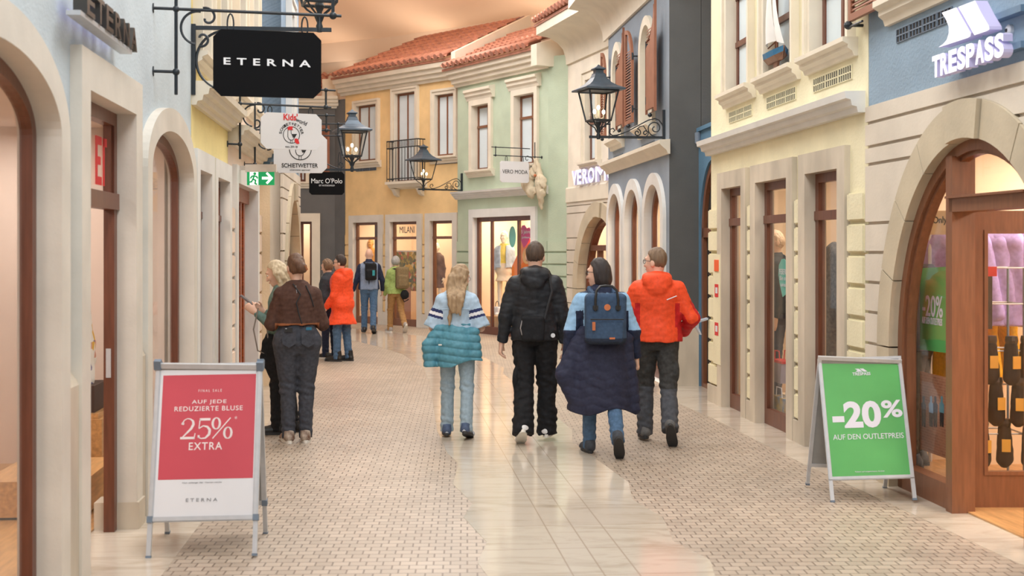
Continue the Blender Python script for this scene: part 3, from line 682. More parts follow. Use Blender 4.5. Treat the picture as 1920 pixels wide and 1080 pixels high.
notch(F, 2.87, [arch(TCX, 1.44, 0, 1.03, 1.67, 30)], ASHLAR, 'ground_floor_wall', .1)
u0, u1 = F.pu(1662, .05), F.pu(1786, .05)
hs = [win(F, u0, u1, 3.6, 5.6, .2, .05, .15, CREAM, bars=(.5,), trans=(4.6,), pane=FROST, sill=.18)]
wall(F, 7.0, hs, SKYB, v0=2.87, name='upper_wall')
shutter(F, u0-.62, u0-.04, 3.55, 5.4, .08); shutter(F, u1+.04, u1+.62, 3.55, 5.4, .08)
MB().ball((u0-.6, 3.52, .12), .035, 8, 6).tube([(u0-.6, 3.52, 0), (u0-.6, 3.52, .12)], .014, 6).tube([(u0-.6, 3.5, .12), (u0-.3, 3.5, .12)], .01, 6).build('shutter_catch', IRON, F.root)
vent(F, u0+.08, u1-.1, 3.27, 3.37, 4); vent(F, u1+.7, u1+1.9, 3.27, 3.37, 4)
# timber shop front inside the arch: curved frame, post, transom, fanlight
ai, bi = 1.23, 1.44; N0, N1 = -.13, -.02
def ringstrip(a0, b0, a1, b1, n0, n1, mb, seg=40):
    o = [(TCX+a0*math.cos(PI_*k/seg), 1.03+b0*math.sin(PI_*k/seg)) for k in range(seg+1)]; q = [(TCX+a1*math.cos(PI_*k/seg), 1.03+b1*math.sin(PI_*k/seg)) for k in range(seg+1)]
    return mb.prism([(TCX+a0, 0)]+o+[(TCX-a0, 0), (TCX-a1, 0)]+q[::-1]+[(TCX+a1, 0)], n0, n1)
PI_ = math.pi
fm = ringstrip(ai+.005, bi+.005, ai-.075, bi-.075, N0, N1, MB())
ringstrip(ai-.07, bi-.07, ai-.1, bi-.1, N0+.02, N1-.03, fm)
pu = F.pu(1787, N1); qu = F.pu(1936, N1); tv = F.uv(1800, 380, N1)[1]
def atop(x, a, b): return 1.03+b*math.sqrt(max(0, 1-((x-TCX)/a)**2))
fm.prism(rect(pu-.045, 0, pu+.05, atop(pu, ai-.05, bi-.05)), N0-.02, N1+.03); fm.prism(rect(qu-.045, 0, qu+.05, atop(qu, ai-.05, bi-.05)), N0-.02, N1+.03)
fm.box((TCX-ai, 0, N0), (pu, .17, N1)); fm.box((pu, tv-.06, N0-.02), (qu, tv+.03, N1+.03)); fm.box((pu, tv+.03, N0), (qu, tv+.045, N1+.06)); 
so = fm.build('timber_shop_front', WOODB, F.root)
sp_ = [(TCX-ai+.07, .14), (pu, .14), (pu, atop(pu, ai-.07, bi-.07))]+[(x, y) for x, y in arch(TCX, ai-.07, .14, 1.03, bi-.07, 40)[2:] if x < pu]
MB().prism(sp_, -.08, -.075).build('side_pane', GLASS, so)
fan = [(pu, tv), (qu, tv)]+[(qu+(pu-qu)*i/12, atop(qu+(pu-qu)*i/12, ai-.1, bi-.1)) for i in range(13)]
MB().prism(fan, -.08, -.075).build('fanlight_pane', GLASS, so)
# ------------------------------------------------------------------ iron brackets, hanging boards, lanterns
def spiral(c, r0, r1, a0, a1, n=18):
    return [(c[0]+(r0+(r1-r0)*i/n)*math.cos(a0+(a1-a0)*i/n), 0, c[1]+(r0+(r1-r0)*i/n)*math.sin(a0+(a1-a0)*i/n)) for i in range(n+1)]
PI = math.pi
def armframe(p0, p1):                    # x runs from the wall into the street, z up
    d = Vector((p1[0]-p0[0], p1[1]-p0[1], 0)); L = d.length; d.normalize(); z = Vector((0, 0, 1))
    M = Matrix((d, z.cross(d), z)).transposed().to_4x4(); M.translation = p0; return M, L
def sign_bracket(p0, p1, label, k=1., hooks=(), rod=.12):
    """two bars, wall rod, scroll; hooks are distances along the arm. p0 sits on the wall at the lower bar"""
    M, L = armframe(p0, p1); t = empty('sign_bracket', M); tag(t, label, 'sign bracket', 'iron sign brackets on the house fronts')
    MB().tube([(0, 0, 0), (L, 0, 0)], .011*k, 8).ball((rod, 0, 0), .024*k).ball((L-.06*k, 0, 0), .028*k).build('lower_bar', IRON, t, True)
    MB().tube([(L*.25, 0, .19*k), (L+.05*k, 0, .19*k)], .011*k, 8).tube([(L-.06*k, 0, 0), (L-.06*k, 0, .19*k)], .012*k, 8).ball((L-.06*k, 0, .19*k), .024*k).build('upper_bar', IRON, t, True)
    MB().tube([(rod, 0, -.6*k), (rod, 0, .35*k)], .012*k, 8).tube([(0, 0, -.44*k), (rod, 0, -.44*k)], .011*k, 8).ball((rod, 0, -.44*k), .026*k).build('wall_rod', IRON, t, True)
    for z in (0, -.44*k): MB().lathe([(.035*k, 0), (.035*k, .012)], 12, Matrix.Translation((0.006, 0, z)) @ Matrix.Rotation(-PI/2, 4, 'Y')).build('wall_plate', IRON, t)
    c = (rod+.13*k, -.13*k); R = .12*k
    MB().tube(spiral((c[0]+.02*k, c[1]), R, R*.95, PI*.45, PI*1.45, 18), .009*k, 6).tube(spiral((c[0]+.08*k, c[1]+.075*k), .075*k, .015*k, PI*.62, -PI*.9, 18), .009*k, 6).tube(spiral((c[0]+.045*k, c[1]-.07*k), .06*k, .015*k, -PI*.62, PI*.9, 18), .009*k, 6).build('scroll', IRON, t, True)
    for h in hooks: MB().tube([(h+.03*k*math.cos(a), 0, -.03*k+.03*k*math.sin(a)) for a in [PI*2*i/14 for i in range(14)]], .007*k, 6, closed=True).build('hook', IRON, t, True)
    return t, M, L
def board(M, x0, x1, z1, z0, label, m, texts, cut=.06, rings=(), name='hanging_sign', long_hook=.12):
    """M: bracket frame; board hangs in its plane; texts: fn(mb, W, H) in board coordinates (origin lower left, facing the viewer)"""
    Wd, H = x1-x0, z1-z0
    sgn = 1 if M.col[0][0] > 0 else -1
    if sgn > 0: R = Matrix(((1, 0, 0, x0), (0, 0, -1, -.012), (0, 1, 0, z0), (0, 0, 0, 1)))
    else: R = Matrix(((-1, 0, 0, x1), (0, 0, 1, .012), (0, 1, 0, z0), (0, 0, 0, 1)))
    t = empty(name, M @ R); tag(t, label, 'shop sign', 'hanging shop signs')
    c = cut
    bm_ = MB().prism([(c, 0), (Wd-c, 0), (Wd, c), (Wd, H-c), (Wd-c, H), (c, H), (0, H-c), (0, c)], -.024, 0)
    bm_.build('board', m, t)
    for x in rings:
        MB().tube([(x+.022*math.cos(a), -.012, H+long_hook*.35+(long_hook*.6)*math.sin(a)) for a in [2*PI*i/16 for i in range(16)]], .006, 6, M=Matrix(((1, 0, 0, 0), (0, 0, 1, 0), (0, 1, 0, -.012), (0, 0, 0, 1))), closed=True).build('ring', IRON, t, True)
    for nm, mt, fn in texts:
        mb = MB(); fn(mb, Wd, H); mb.build(nm, mt, t)
    return t
LUM = mat('sign_white_light', (240, 240, 250), .5, .003, 2, emit=.55); LUMS = mat('sign_side', (196, 190, 226), .5, .01, 3, emit=.1)
def capmat(o):
    o.data.materials.append(LUMS)
    for p in o.data.polygons: p.material_index = 0 if abs(p.normal.z) > .7 else 1
SOFTW = mat('board_white', (222, 222, 226), .5, .01, 3)
SOFTK = mat('board_black', (20, 20, 22), .9, .02, 3, spec=.15)
def at(F, px, py, n=0.):
    u, v = F.uv(px, py, n); return F.P(u, v, n)
# ETERNA hanging board on the pale blue house
p0 = at(L1, 287, 15); p1 = px3(640, 30, p0.y*(HZ-15)/(HZ-30))
_, M, L = sign_bracket(p0, Vector((p1.x, p1.y, p0.z)), 'large black iron sign bracket reaching over the street from the pale blue house', 1., (), .155)
s = lambda px: (px-287)/353*L
board(M, s(397), s(601), -.13, -.60, 'black board lettered ETERNA hanging above the pale blue house', SOFTK,
      [('lettering', WHITE, lambda mb, w, h: mb_text(mb, 'ETERNA', w*.095, h*.47, w*.9, h*.575, z=.0005, depth=.004, bold=.022, space=1.75))], .055, (.12, .64))
# two boards further on
p0 = at(L2, 426, 193); p1 = px3(621, 201, p0.y*(HZ-193)/(HZ-201.5))
_, M, L = sign_bracket(p0, Vector((p1.x, p1.y, p0.z)), 'iron sign bracket on the yellow house carrying a white childrens shop sign', .95, (), .13)
s = lambda px: (px-426)/195*L
def arc_text(mb, s_, cx, cy, r, a0, a1, h, **kw):
    for i, ch in enumerate(s_):
        a = a0+(a1-a0)*i/(len(s_)-1); v, f = text_geo(ch, -h*.4, 0, h*.4, h, .003, **kw)
        c, sn = math.cos(a-PI/2), math.sin(a-PI/2)
        mb.add([(cx+r*math.cos(a)+x*c-y*sn, cy+r*math.sin(a)+x*sn+y*c, z+.0005) for x, y, z in v], f)
def ringp(mb, cx, cy, r, w, a0=0, a1=2*PI, n=36, z=.0005):
    P1 = [(cx+r*math.cos(a0+(a1-a0)*i/n), cy+r*math.sin(a0+(a1-a0)*i/n)) for i in range(n+1)]
    P2 = [(cx+(r-w)*math.cos(a0+(a1-a0)*i/n), cy+(r-w)*math.sin(a0+(a1-a0)*i/n)) for i in range(n+1)]
    for i in range(n): mb.prism([P1[i], P1[i+1], P2[i+1], P2[i]], z, z+.002)
def stroke(mb, pts, w, z=.0005):
    for a, b in zip(pts[:-1], pts[1:]):
        d = Vector((b[0]-a[0], b[1]-a[1])); 
        if d.length < 1e-6: continue
        q = Vector((-d.y, d.x)).normalized()*w/2; e = d.normalized()*w*.3
        mb.prism([(a[0]-e.x-q.x, a[1]-e.y-q.y), (b[0]+e.x-q.x, b[1]+e.y-q.y), (b[0]+e.x+q.x, b[1]+e.y+q.y), (a[0]-e.x+q.x, a[1]-e.y+q.y)], z, z+.002)
def emblem(mb, cx, cy, r):               # line drawn bird in a ring
    ringp(mb, cx, cy, r, r*.07); k = r
    stroke(mb, [(cx-.42*k, cy+.5*k), (cx-.42*k, cy-.25*k), (cx-.3*k, cy-.5*k), (cx-.05*k, cy-.62*k), (cx+.2*k, cy-.55*k), (cx+.4*k, cy-.25*k), (cx+.62*k, cy+.12*k)], .06*k)
    mb.prism([(cx+.02*k, cy+.1*k), (cx+.62*k, cy+.12*k), (cx+.4*k, cy-.3*k), (cx+.18*k, cy-.32*k)], .0005, .0025)
    stroke(mb, [(cx-.42*k, cy+.5*k), (cx-.25*k, cy+.72*k), (cx-.05*k, cy+.6*k), (cx-.02*k, cy+.1*k)], .06*k)
    stroke(mb, [(cx-.08*k, cy+.62*k), (cx+.12*k, cy+.6*k)], .08*k)
    for x in (-.12, .08): stroke(mb, [(cx+x*k, cy-.6*k), (cx+x*k, cy-.92*k)], .05*k)
def kids_emblem(mb, w, h): emblem(mb, w*.5, h*.4, h*.235)
def kids_black(mb, w, h):
    arc_text(mb, 'SCHIETWETTER', w*.5, h*.4, h*.27, PI*.95, PI*.06, h*.075, bold=.01)
def kids_world(mb, w, h):
    v, f = text_geo('world', 0, 0, w*.19, h*.11, .003, bold=.01); c, sn = math.cos(-.4), math.sin(-.4)
    mb.add([(w*.565+x*c-y*sn, h*.79+x*sn+y*c, z+.0005) for x, y, z in v], f); mb_text(mb, 'est.2018', w*.4, h*.05, w*.6, h*.1, z=.0005, depth=.003)
def kids_word(mb, w, h): mb_text(mb, "Kids'", w*.37, h*.8, w*.6, h*.985, z=.0005, depth=.004, bold=.02)
def kids_red(mb, w, h):
    cx, cy, k = w*.5, h*.4, h*.235
    mb.prism([(cx-.5*k, cy+.75*k), (cx-.3*k, cy+1.0*k), (cx+.2*k, cy+.95*k), (cx+.08*k, cy+.72*k), (cx+.2*k, cy+.6*k), (cx-.4*k, cy+.55*k)], .003, .005)
    mb.prism([(cx+.35*k, cy-.45*k), (cx+.6*k, cy-.4*k), (cx+.8*k, cy-.5*k), (cx+.95*k, cy-1.0*k), (cx+.65*k, cy-1.05*k), (cx+.4*k, cy-.85*k)], .003, .005)
z_ = lambda py, Y: CAMH+(HZ-py)/FPX*Y
board(M, s(487), s(602), z_(208, 13.1)-p0.z, z_(277, 13.1)-p0.z, "white board with red Kids' world lettering and bird ring emblem", SOFTW,
      [('emblem', BLACK, kids_emblem), ('lettering', BLACK, kids_black), ('lettering', BLACK, kids_world), ('red_lettering', RED, kids_word), ('red_accessories', RED, kids_red)], .06, (.1, .53), long_hook=.07)
p0 = at(L3, 458, 243); 
_, M, L = sign_bracket(p0, p0+Vector((.98, .09, 0)), 'iron sign bracket on the pink house holding the second white sign', .9, (), .12)
def schiet(mb, w, h):
    emblem(mb, w*.5, h*.62, h*.29); mb_text(mb, 'SCHIETWETTER', w*.15, h*.14, w*.83, h*.25, z=.0005, depth=.003, bold=.012); mb_text(mb, 'schietwetter approved', w*.3, h*.05, w*.68, h*.1, z=.0005, depth=.002)
x0 = px3(513, 0, 14.65).x-p0.x; x1 = px3(612, 0, 14.65).x-p0.x
board(M, x0, x1, -.05, z_(324, 14.65)-p0.z, 'white board lettered SCHIETWETTER hanging half behind another white board', SOFTW, [('lettering', BLACK, schiet)], .06, (.1, .5), long_hook=.06)
p0 = at(L4, 545, 254); 
_, M, L = sign_bracket(p0, p0+Vector((.72, .07, 0)), 'iron sign bracket on the corner house holding a small black sign', .9, (), .1)
x0 = px3(580, 0, p0.y+.03).x-p0.x; x1 = px3(645.5, 0, p0.y+.03).x-p0.x
def marc(mb, w, h):
    mb_text(mb, "Marc O'Polo", w*.06, h*.5, w*.94, h*.72, z=.0005, depth=.003); mb_text(mb, 'EST. IN STOCKHOLM', w*.28, h*.37, w*.72, h*.44, z=.0005, depth=.002)
board(M, x0, x1, z_(322, p0.y)-p0.z, z_(365, p0.y)-p0.z, "small black board lettered Marc O'Polo beside a lantern", SOFTK, [('lettering', WHITE, marc)], .035, (.08, .43), long_hook=.3)
# VERO MODA board on the green house
p0 = at(G, 1016, 295); d = G.n; 
_, M, L = sign_bracket(p0, p0+d*1.08, 'iron sign bracket on the sage green house with a bunched fishing net', .8, (), .16)
board(M, .3, .93, -.1, -.5, 'white board lettered VERO MODA hanging on the sage green house', SOFTW, [('lettering', BLACK, lambda mb, w, h: mb_text(mb, 'VERO MODA', w*.06, h*.42, w*.95, h*.6, z=.0005, depth=.003))], .03, (.14, .5), long_hook=.1)

def lantern_bracket(p0, p1, label, top=False):
    M, L = armframe(p0, p1); t = empty('lantern_bracket', M); tag(t, label, 'lantern bracket', 'iron lantern brackets')
    sg = -1 if top else 1
    MB().box((0, -.016, -.016), (L+.1, .016, .016)).build('bar', IRON, t)
    MB().box((-.0, -.02, -.03 if not top else -.56), (.035, .02, .36 if not top else .03)).build('wall_post', IRON, t)
    for z in ((.05, .3) if not top else (-.12, -.42)): MB().tube([(-.06, 0, z), (.0, 0, z)], .02, 8).build('wall_bolt', ALU, t)
    q = L/.88; P = [(.01, .08), (.036, .17), (.08, .225), (.13, .245), (.216, .225), (.3, .18), (.396, .126), (.47, .085), (.54, .054), (.62, .025), (.68, .02), (.72, .054), (.71, .1), (.67, .115), (.65, .085), (.67, .065)]
    mb = MB()
    if not top:
        mb.tube([(a*q, 0, b) for a, b in P], .008, 6); mb.tube(spiral((.13*q, .12), .105, .02, -PI*.5, PI*2.4, 34), .008, 6); mb.tube(spiral((.36*q, .06), .05, .01, PI*.5, PI*3.2, 26), .008, 6); mb.tube(spiral((.255*q, .055), .04, .01, -PI*.6, -PI*3.2, 24), .008, 6)
        mb.tube([(.36*q, 0, .11), (.33*q, 0, .14), (.28*q, 0, .15), (.24*q, 0, .09)], .007, 6)
    else:
        mb.tube(spiral((.29, -.27), .25, .25, PI*.5, PI*1.75, 30), .011, 6); mb.tube(spiral((.3, -.24), .11, .1, PI*.3, PI*2.2, 24), .011, 6)
    mb.build('scroll', IRON, t, True); return t, M, L
BULB = mat('bulb_glow', (255, 236, 206), .4, .003, 2, emit=9.)
CERA = mat('candle_tube', (226, 214, 190), .5, .02, 4)
def lantern(M, label, rot=.2):
    """origin: where its post meets the bar; about 0.9 m tall"""
    t = empty('street_lantern', M @ Matrix.Rotation(rot, 4, 'Z')); tag(t, label, 'lantern', 'black iron street lanterns')
    q2 = math.sqrt(2)
    MB().lathe([(.27*q2, .575), (.27*q2, .595), (.255*q2, .605), (.19*q2, .635), (.13*q2, .68), (.085*q2, .74), (.066*q2, .79), (.066*q2, .8), (.052*q2, .805), (.052*q2, .84), (.075*q2, .85), (.075*q2, .862), (.03*q2, .89), (.008, .915)], sq=True).build('lantern_roof', IRONB, t)
    mb = MB()
    for i in range(4):
        a = PI/4+PI/2*i; c, s_ = math.cos(a), math.sin(a)
        mb.tube([(.125*q2*c, .125*q2*s_, .19), (.2*q2*c, .2*q2*s_, .58)], .011, 6)
        b = a+PI/2; c2, s2 = math.cos(b), math.sin(b)
        mb.tube([(.125*q2*c, .125*q2*s_, .19), (.125*q2*c2, .125*q2*s2, .19)], .014, 6); mb.tube([(.2*q2*c, .2*q2*s_, .572), (.2*q2*c2, .2*q2*s2, .572)], .013, 6)
    mb.build('lantern_cage', IRON, t)
    for i in range(4):
        a = PI/4+PI/2*i; b = a+PI/2; f = q2*.985
        MB().add([(.125*f*math.cos(a), .125*f*math.sin(a), .2), (.125*f*math.cos(b), .125*f*math.sin(b), .2), (.2*f*math.cos(b), .2*f*math.sin(b), .57), (.2*f*math.cos(a), .2*f*math.sin(a), .57)], [(0, 1, 2, 3)]).build('glass_pane', LGLASS, t)
    mb = MB().lathe([(.022, -.05), (.03, 0), (.022, .02), (.022, .12), (.045, .17), (.03, .2), (.016, .22)], 10)
    for i in range(4):
        a = PI/4+PI/2*i; mb.tube([(.02*math.cos(a), .02*math.sin(a), .04), (.05*math.cos(a), .05*math.sin(a), .1), (.13*math.cos(a), .13*math.sin(a), .15), (.17*math.cos(a), .17*math.sin(a), .19)], .009, 6)
    mb.build('lantern_post', IRON, t, True)
    for x, y, h in ((0, 0, .36), (-.06, .03, .3), (.07, .04, .3)):
        h_ = MB().tube([(x*.3, y*.3, .2), (x, y, .23), (x, y, h-.03)], .011, 8).build('candle_arm', CERA, t, True)
        MB().ball((x, y, h), (.021, .021, .03), 12, 8).build('bulb', BULB, h_, True)
    return t
pb = at(B, 1247, 258); pl_ = px3(1122, 258, 16.55); p1 = Vector((pl_.x-.02, pl_.y, pb.z))
_, M, L = lantern_bracket(pb, p1, 'scrolled lantern bracket on the grey blue house near its corner'); lantern(M @ Matrix.Translation((L-.02, 0, .02)), 'large lantern on scrolled arm in front of the grey blue house shutters')
pb = at(G, 867, 357); p1 = pb+G.n*.95
_, M, L = lantern_bracket(pb, p1, 'scrolled lantern bracket on the edge of the sage green house'); lantern(M @ Matrix.Translation((L-.02, 0, .02)), 'lantern in front of the orange house beside its balcony')
pb = at(L4, 559, 318); p1 = pb+Vector((.84, .08, 0))
_, M, L = lantern_bracket(pb, p1, 'scrolled lantern bracket behind the white hanging signs'); lantern(M @ Matrix.Translation((L-.02, 0, .02)), 'lantern between the white hanging signs and the orange house')
pb = at(L1, 359, 52); p1 = px3(599, 57, pb.y+.1); p1.z = pb.z
_, M, L = lantern_bracket(pb, p1, 'flat iron lantern bracket with round scroll behind the ETERNA board', True); lantern(M @ Matrix.Translation((L, 0, .03)), 'lantern cut off by the top edge above the ETERNA board')

# ------------------------------------------------------------------ letters on the walls
CHROME = mat('dark_chrome_letters', (92, 88, 84), .3, .1, 4, metal=.7)
VIO = mat('violet_led', (150, 130, 255), .5, .01, 3, emit=2.2)
def wall_sign(F, label, name='wall_sign'):
    t = empty(name, F.M.copy()); tag(t, label, 'shop sign', 'raised letters on the house fronts'); return t
t = wall_sign(L1, 'dark metal ETERNA letters on a violet lit rail above the door')
ua, va = L1.uv(143, 22, .1); ub, vb = L1.uv(238, 95, .1); vr = (va+vb)/2
MB().box((ua, vr-.014, .05), (ub+.05, vr+.01, .12)).build('rail', ALU, t)
MB().box((ua+.03, vr+.01, .05), (ub+.02, vr+.016, .058)).build('led_strip', VIO, t)
n_ = 6; wl = (L1.pu(258, .16)-L1.pu(158, .16))
for i, ch in enumerate('ETERNA'):
    a = L1.pu(160, .12)+wl*i/n_; mb = MB(); mb_text(mb, ch, a, vr+.012, a+wl/n_*.78, vr+.145, z=.06, depth=.07, bold=.02); mb.build('letter', CHROME, t)
t = wall_sign(C, 'glowing white VERO MODA letters on the cream house')
u0, v0 = C.uv(1073, 348, .08); u1 = C.uv(1138, 335, .08)[0]; v1 = C.uv(1073, 321, .08)[1]; n_ = 0
W_ = (u1-u0)*1.0; xs = [0, .165, .325, .49, .7, 1.02, 1.2, 1.38]; wd = [.16, .13, .15, .17, .28, .17, .16, .18]
for ch, x, w_ in zip('VEROMODA', xs, wd):
    mb = MB(); mb_text(mb, ch, u0+W_*x, v0, u0+W_*(x+w_), v1, z=.04, depth=.05, bold=.0 if ch == 'M' else .03); capmat(mb.build('letter', LUM, t))
t = wall_sign(T, 'glowing white TRESPASS letters with two slanted bars on the blue house')
u0, v0 = T.uv(1745, 142, .15); u1, v1 = T.uv(1880, 62, .15); vb = (T.uv(1752, 142, .15)[1]+T.uv(1868, 112, .15)[1])/2; vt = (T.uv(1748, 103, .15)[1]+T.uv(1875, 63, .15)[1])/2
wl = (u1-u0)/8
for i, ch in enumerate('TRESPASS'):
    mb = MB(); mb_text(mb, ch, u0+wl*i, vb, u0+wl*(i+.93), vt, z=.08, depth=.06, bold=.045); capmat(mb.build('letter', LUM, t))
def tp(px, py): return T.uv(px, py, .15)
L_ = [tp(1766, 24), tp(1793, 14), tp(1800, 27), tp(1820, 62), tp(1819, 68), tp(1814, 71), tp(1759, 89), tp(1768, 83), tp(1775, 75), tp(1779, 63), tp(1779, 50), tp(1774, 37)]
R_ = [tp(1797, 13), tp(1828, 1), tp(1840, 25), tp(1854, 49), tp(1855, 55), tp(1850, 58), tp(1827, 66)]
for P in (L_, R_): capmat(MB().prism(P, .07, .15).build('logo_bar', LUM, t))
a, b = u0+.1, u1+.06
for v in ((vb+vt)/2-.01, vt+.13): MB().box((a+(.25 if v > vt else 0), v-.02, .0), (b, v+.02, .07)).build('mounting_rail', mat('blue_rail', (104, 130, 156), .5), t)

# ------------------------------------------------------------------ exit sign, small wall fittings
GRN = mat('exit_green', (10, 146, 84), .4, .01, 3, emit=.5); EXW = mat('exit_white', (240, 244, 240), .4, .01, 3, emit=.6)
Y = 13.75; c0 = px3(463, 347, Y); M = Matrix(((1, 0, 0, c0.x), (0, 0, -1, Y), (0, 1, 0, c0.z), (0, 0, 0, 1))); w = px3(514, 0, Y).x-c0.x; h = px3(0, 321, Y).z-c0.z
t = empty('exit_sign', M); tag(t, 'green exit sign with running figure and arrow on the pink house', 'exit sign')
MB().box((-.02, h*.95, -.06), (w+.02, h*1.5, .004)).box((-.12, h*1.1, -.05), (-.02, h*1.4, -.01)).build('housing', mat('housing_white', (226, 216, 206), .5), t)
MB().box((0, 0, -.03), (w, h, 0)).build('green_panel', GRN, t)
MB().box((w*.1, .0, .0005), (w*.42, h, .001)).build('white_panel', EXW, t)
mb = MB(); stroke(mb, [(w*.58, h*.5), (w*.86, h*.5)], h*.2); stroke(mb, [(w*.74, h*.85), (w*.91, h*.5), (w*.74, h*.15)], h*.17); mb.build('arrow', EXW, t)
mb = MB(); k = h
ringp(mb, w*.29, h*.82, h*.1, h*.1, z=.0012)
for pts in ([(.27, .68), (.22, .4)], [(.27, .66), (.36, .6), (.39, .5)], [(.27, .68), (.18, .62), (.14, .5)], [(.23, .42), (.32, .34), (.3, .12), (.36, .06)], [(.22, .42), (.17, .24), (.06, .2)]): stroke(mb, [(x*w, y*h) for x, y in pts], h*.1, z=.0012)
mb.build('running_figure', GRN, t)
c = px3(1309, 258, 16.3); mb = MB().lathe([(.042, -.07), (.045, .06), (.02, .07)], 14, Matrix.Translation(c))
mb.box((c.x-.02, c.y, c.z-.02), (c.x+.02, 16.4, c.z+.02)); o = empty('wall_spotlight', Matrix.Identity(4)); tag(o, 'small grey spotlight cylinder on the charcoal side wall', 'spotlight')
mb.build('body', GREYP, o); MB().lathe([(.034, -.074), (.034, -.07)], 14, Matrix.Translation(c)).build('lens', SOFTW, o)
p = at(T, 1896, 57); M = T.M.copy(); M.translation = p; o = empty('wall_sensor', M); tag(o, 'tiny white round sensor on the blue wall beside the white letters', 'sensor')
MB().lathe([(.035, 0), (.035, .02), (.02, .03)], 14).build('body', SOFTW, o); MB().lathe([(.012, .03), (.01, .036)], 10).build('lens', BLACK, o)
# panel with fire stickers on the first pier of the pale yellow house
u0, u1 = RY.pu(1337.5, .05), RY.pu(1351, .05); M = RY.M @ Matrix.Translation((u0, 0, .042)); zz = lambda py: z_(py, 14.55)
o = empty('fire_alarm_panel', M); tag(o, 'cream fire panel with orange and red stickers on the first pier', 'alarm panel'); w = u1-u0
MB().box((0, zz(680), 0), (w, zz(477), .012)).build('cover', PYEL, o)
ORP = mat('orange_print', (240, 96, 40), .5, .02, 5)
MB().box((w*.25, zz(508), .012), (w*.8, zz(487), .02)).build('call_point', ORP, o)
for a, b in ((556, 532), (627, 603)):
    MB().box((w*.25, zz(a), .012), (w*.75, zz(b), .0135)).build('fire_sticker', RED, o)
    MB().box((w*.35, zz(a-7), .0135), (w*.65, zz(b+6), .0142)).build('fire_symbol', SOFTW, o)
M = frame(RY.P(.02, zz(598), .05), (-1, -.1, 0), (0, -1, 0)); o = empty('leaflet_holder', M); tag(o, 'grey folded leaflet holder sticking out beside the fire panel', 'holder')
MB().prism([(0, 0), (.14, .03), (.16, .07), (.1, .19), (.085, .19), (.13, .07), (.12, .05), (0, .02)], -.06, .06).build('bent_plate', mat('light_grey', (176, 184, 198), .4), o)

# ------------------------------------------------------------------ A-boards
def a_board(fl_, fr_, bl_, ztop, label, poster, legs=(.2,), rail=.03, caps=True, m=None):
    """fl_, fr_: front feet; bl_: back left foot; poster(local parent, W, H, y0) fills the front"""
    m = m or ALU
    A, Bp, Cb = [Vector((p[0], p[1], 0)) for p in (fl_, fr_, bl_)]
    x = (Bp-A).normalized(); w = (Bp-A).length; off = (Cb-A)/2
    def side(o, sx, dirn):
        top = o+dirn+Vector((0, 0, ztop)); y = (top-o); hh = y.length; y.normalize(); xx = sx; zz_ = xx.cross(y).normalized(); xx = y.cross(zz_)
        return Matrix((xx, y, zz_)).transposed().to_4x4(), hh
    t = empty('a_board_sign', Matrix.Translation(A)); tag(t, label, 'A-board sign', 'folding A-board signs on the paving')
    for k in range(2):
        if k == 0: R, hh = side(A, x, off)
        else: R, hh = side(A+2*off+x*w, -x, -off); R.translation = 2*off+x*w
        y0 = legs[0]; nm = ('front' if k == 0 else 'back')
        mb = MB()
        mb.prism(rect(-.0, y0, w, hh), -.022, .0, [rect(rail, y0+rail, w-rail, hh-rail)])
        mb.prism(rect(.006, y0+.006, w-.006, hh-.006), -.0, .006, [rect(rail-.006, y0+rail-.006, w-rail+.006, hh-rail+.006)])
        pf = mb.build('panel_frame', m, t, M=R)
        for xx in (0, w-.026): MB().box((xx, .012, -.02), (xx+.026, y0+.01, -.0)).build('leg', m, t, M=R)
        for xx in (0, w-.026): MB().box((xx-.002, 0, -.022), (xx+.028, .014, .002)).build('foot_cap', GREYP, t, M=R)
        if caps:
            for xx in (-.004, w-.028):
                MB().box((xx, y0-.002, -.026), (xx+.032, y0+.034, .009)).build('corner_joint', GREYP, t, M=R); MB().box((xx-.004, hh-.036, -.03), (xx+.036, hh+.018, .01)).build('corner_joint', GREYP, t, M=R)
        MB().box((rail-.01, y0+rail-.01, -.016), (w-rail+.01, hh-rail+.01, -.008)).build('back_panel', mat('panel_grey', (150, 150, 148), .5), t, M=R)
        if k == 0:
            po = MB().box((rail-.008, y0+rail-.008, -.008), (w-rail+.008, hh-rail+.008, -.004)).build('poster', SOFTW, t, M=R); poster(po, w, hh, y0)
    return t
ROSE = mat('rose_print', (200, 74, 88), .45, .015, 3); LETW = mat('poster_letters', (238, 226, 226), .5, .01, 4); GREYT = mat('grey_print', (130, 130, 134), .5, .01, 4)
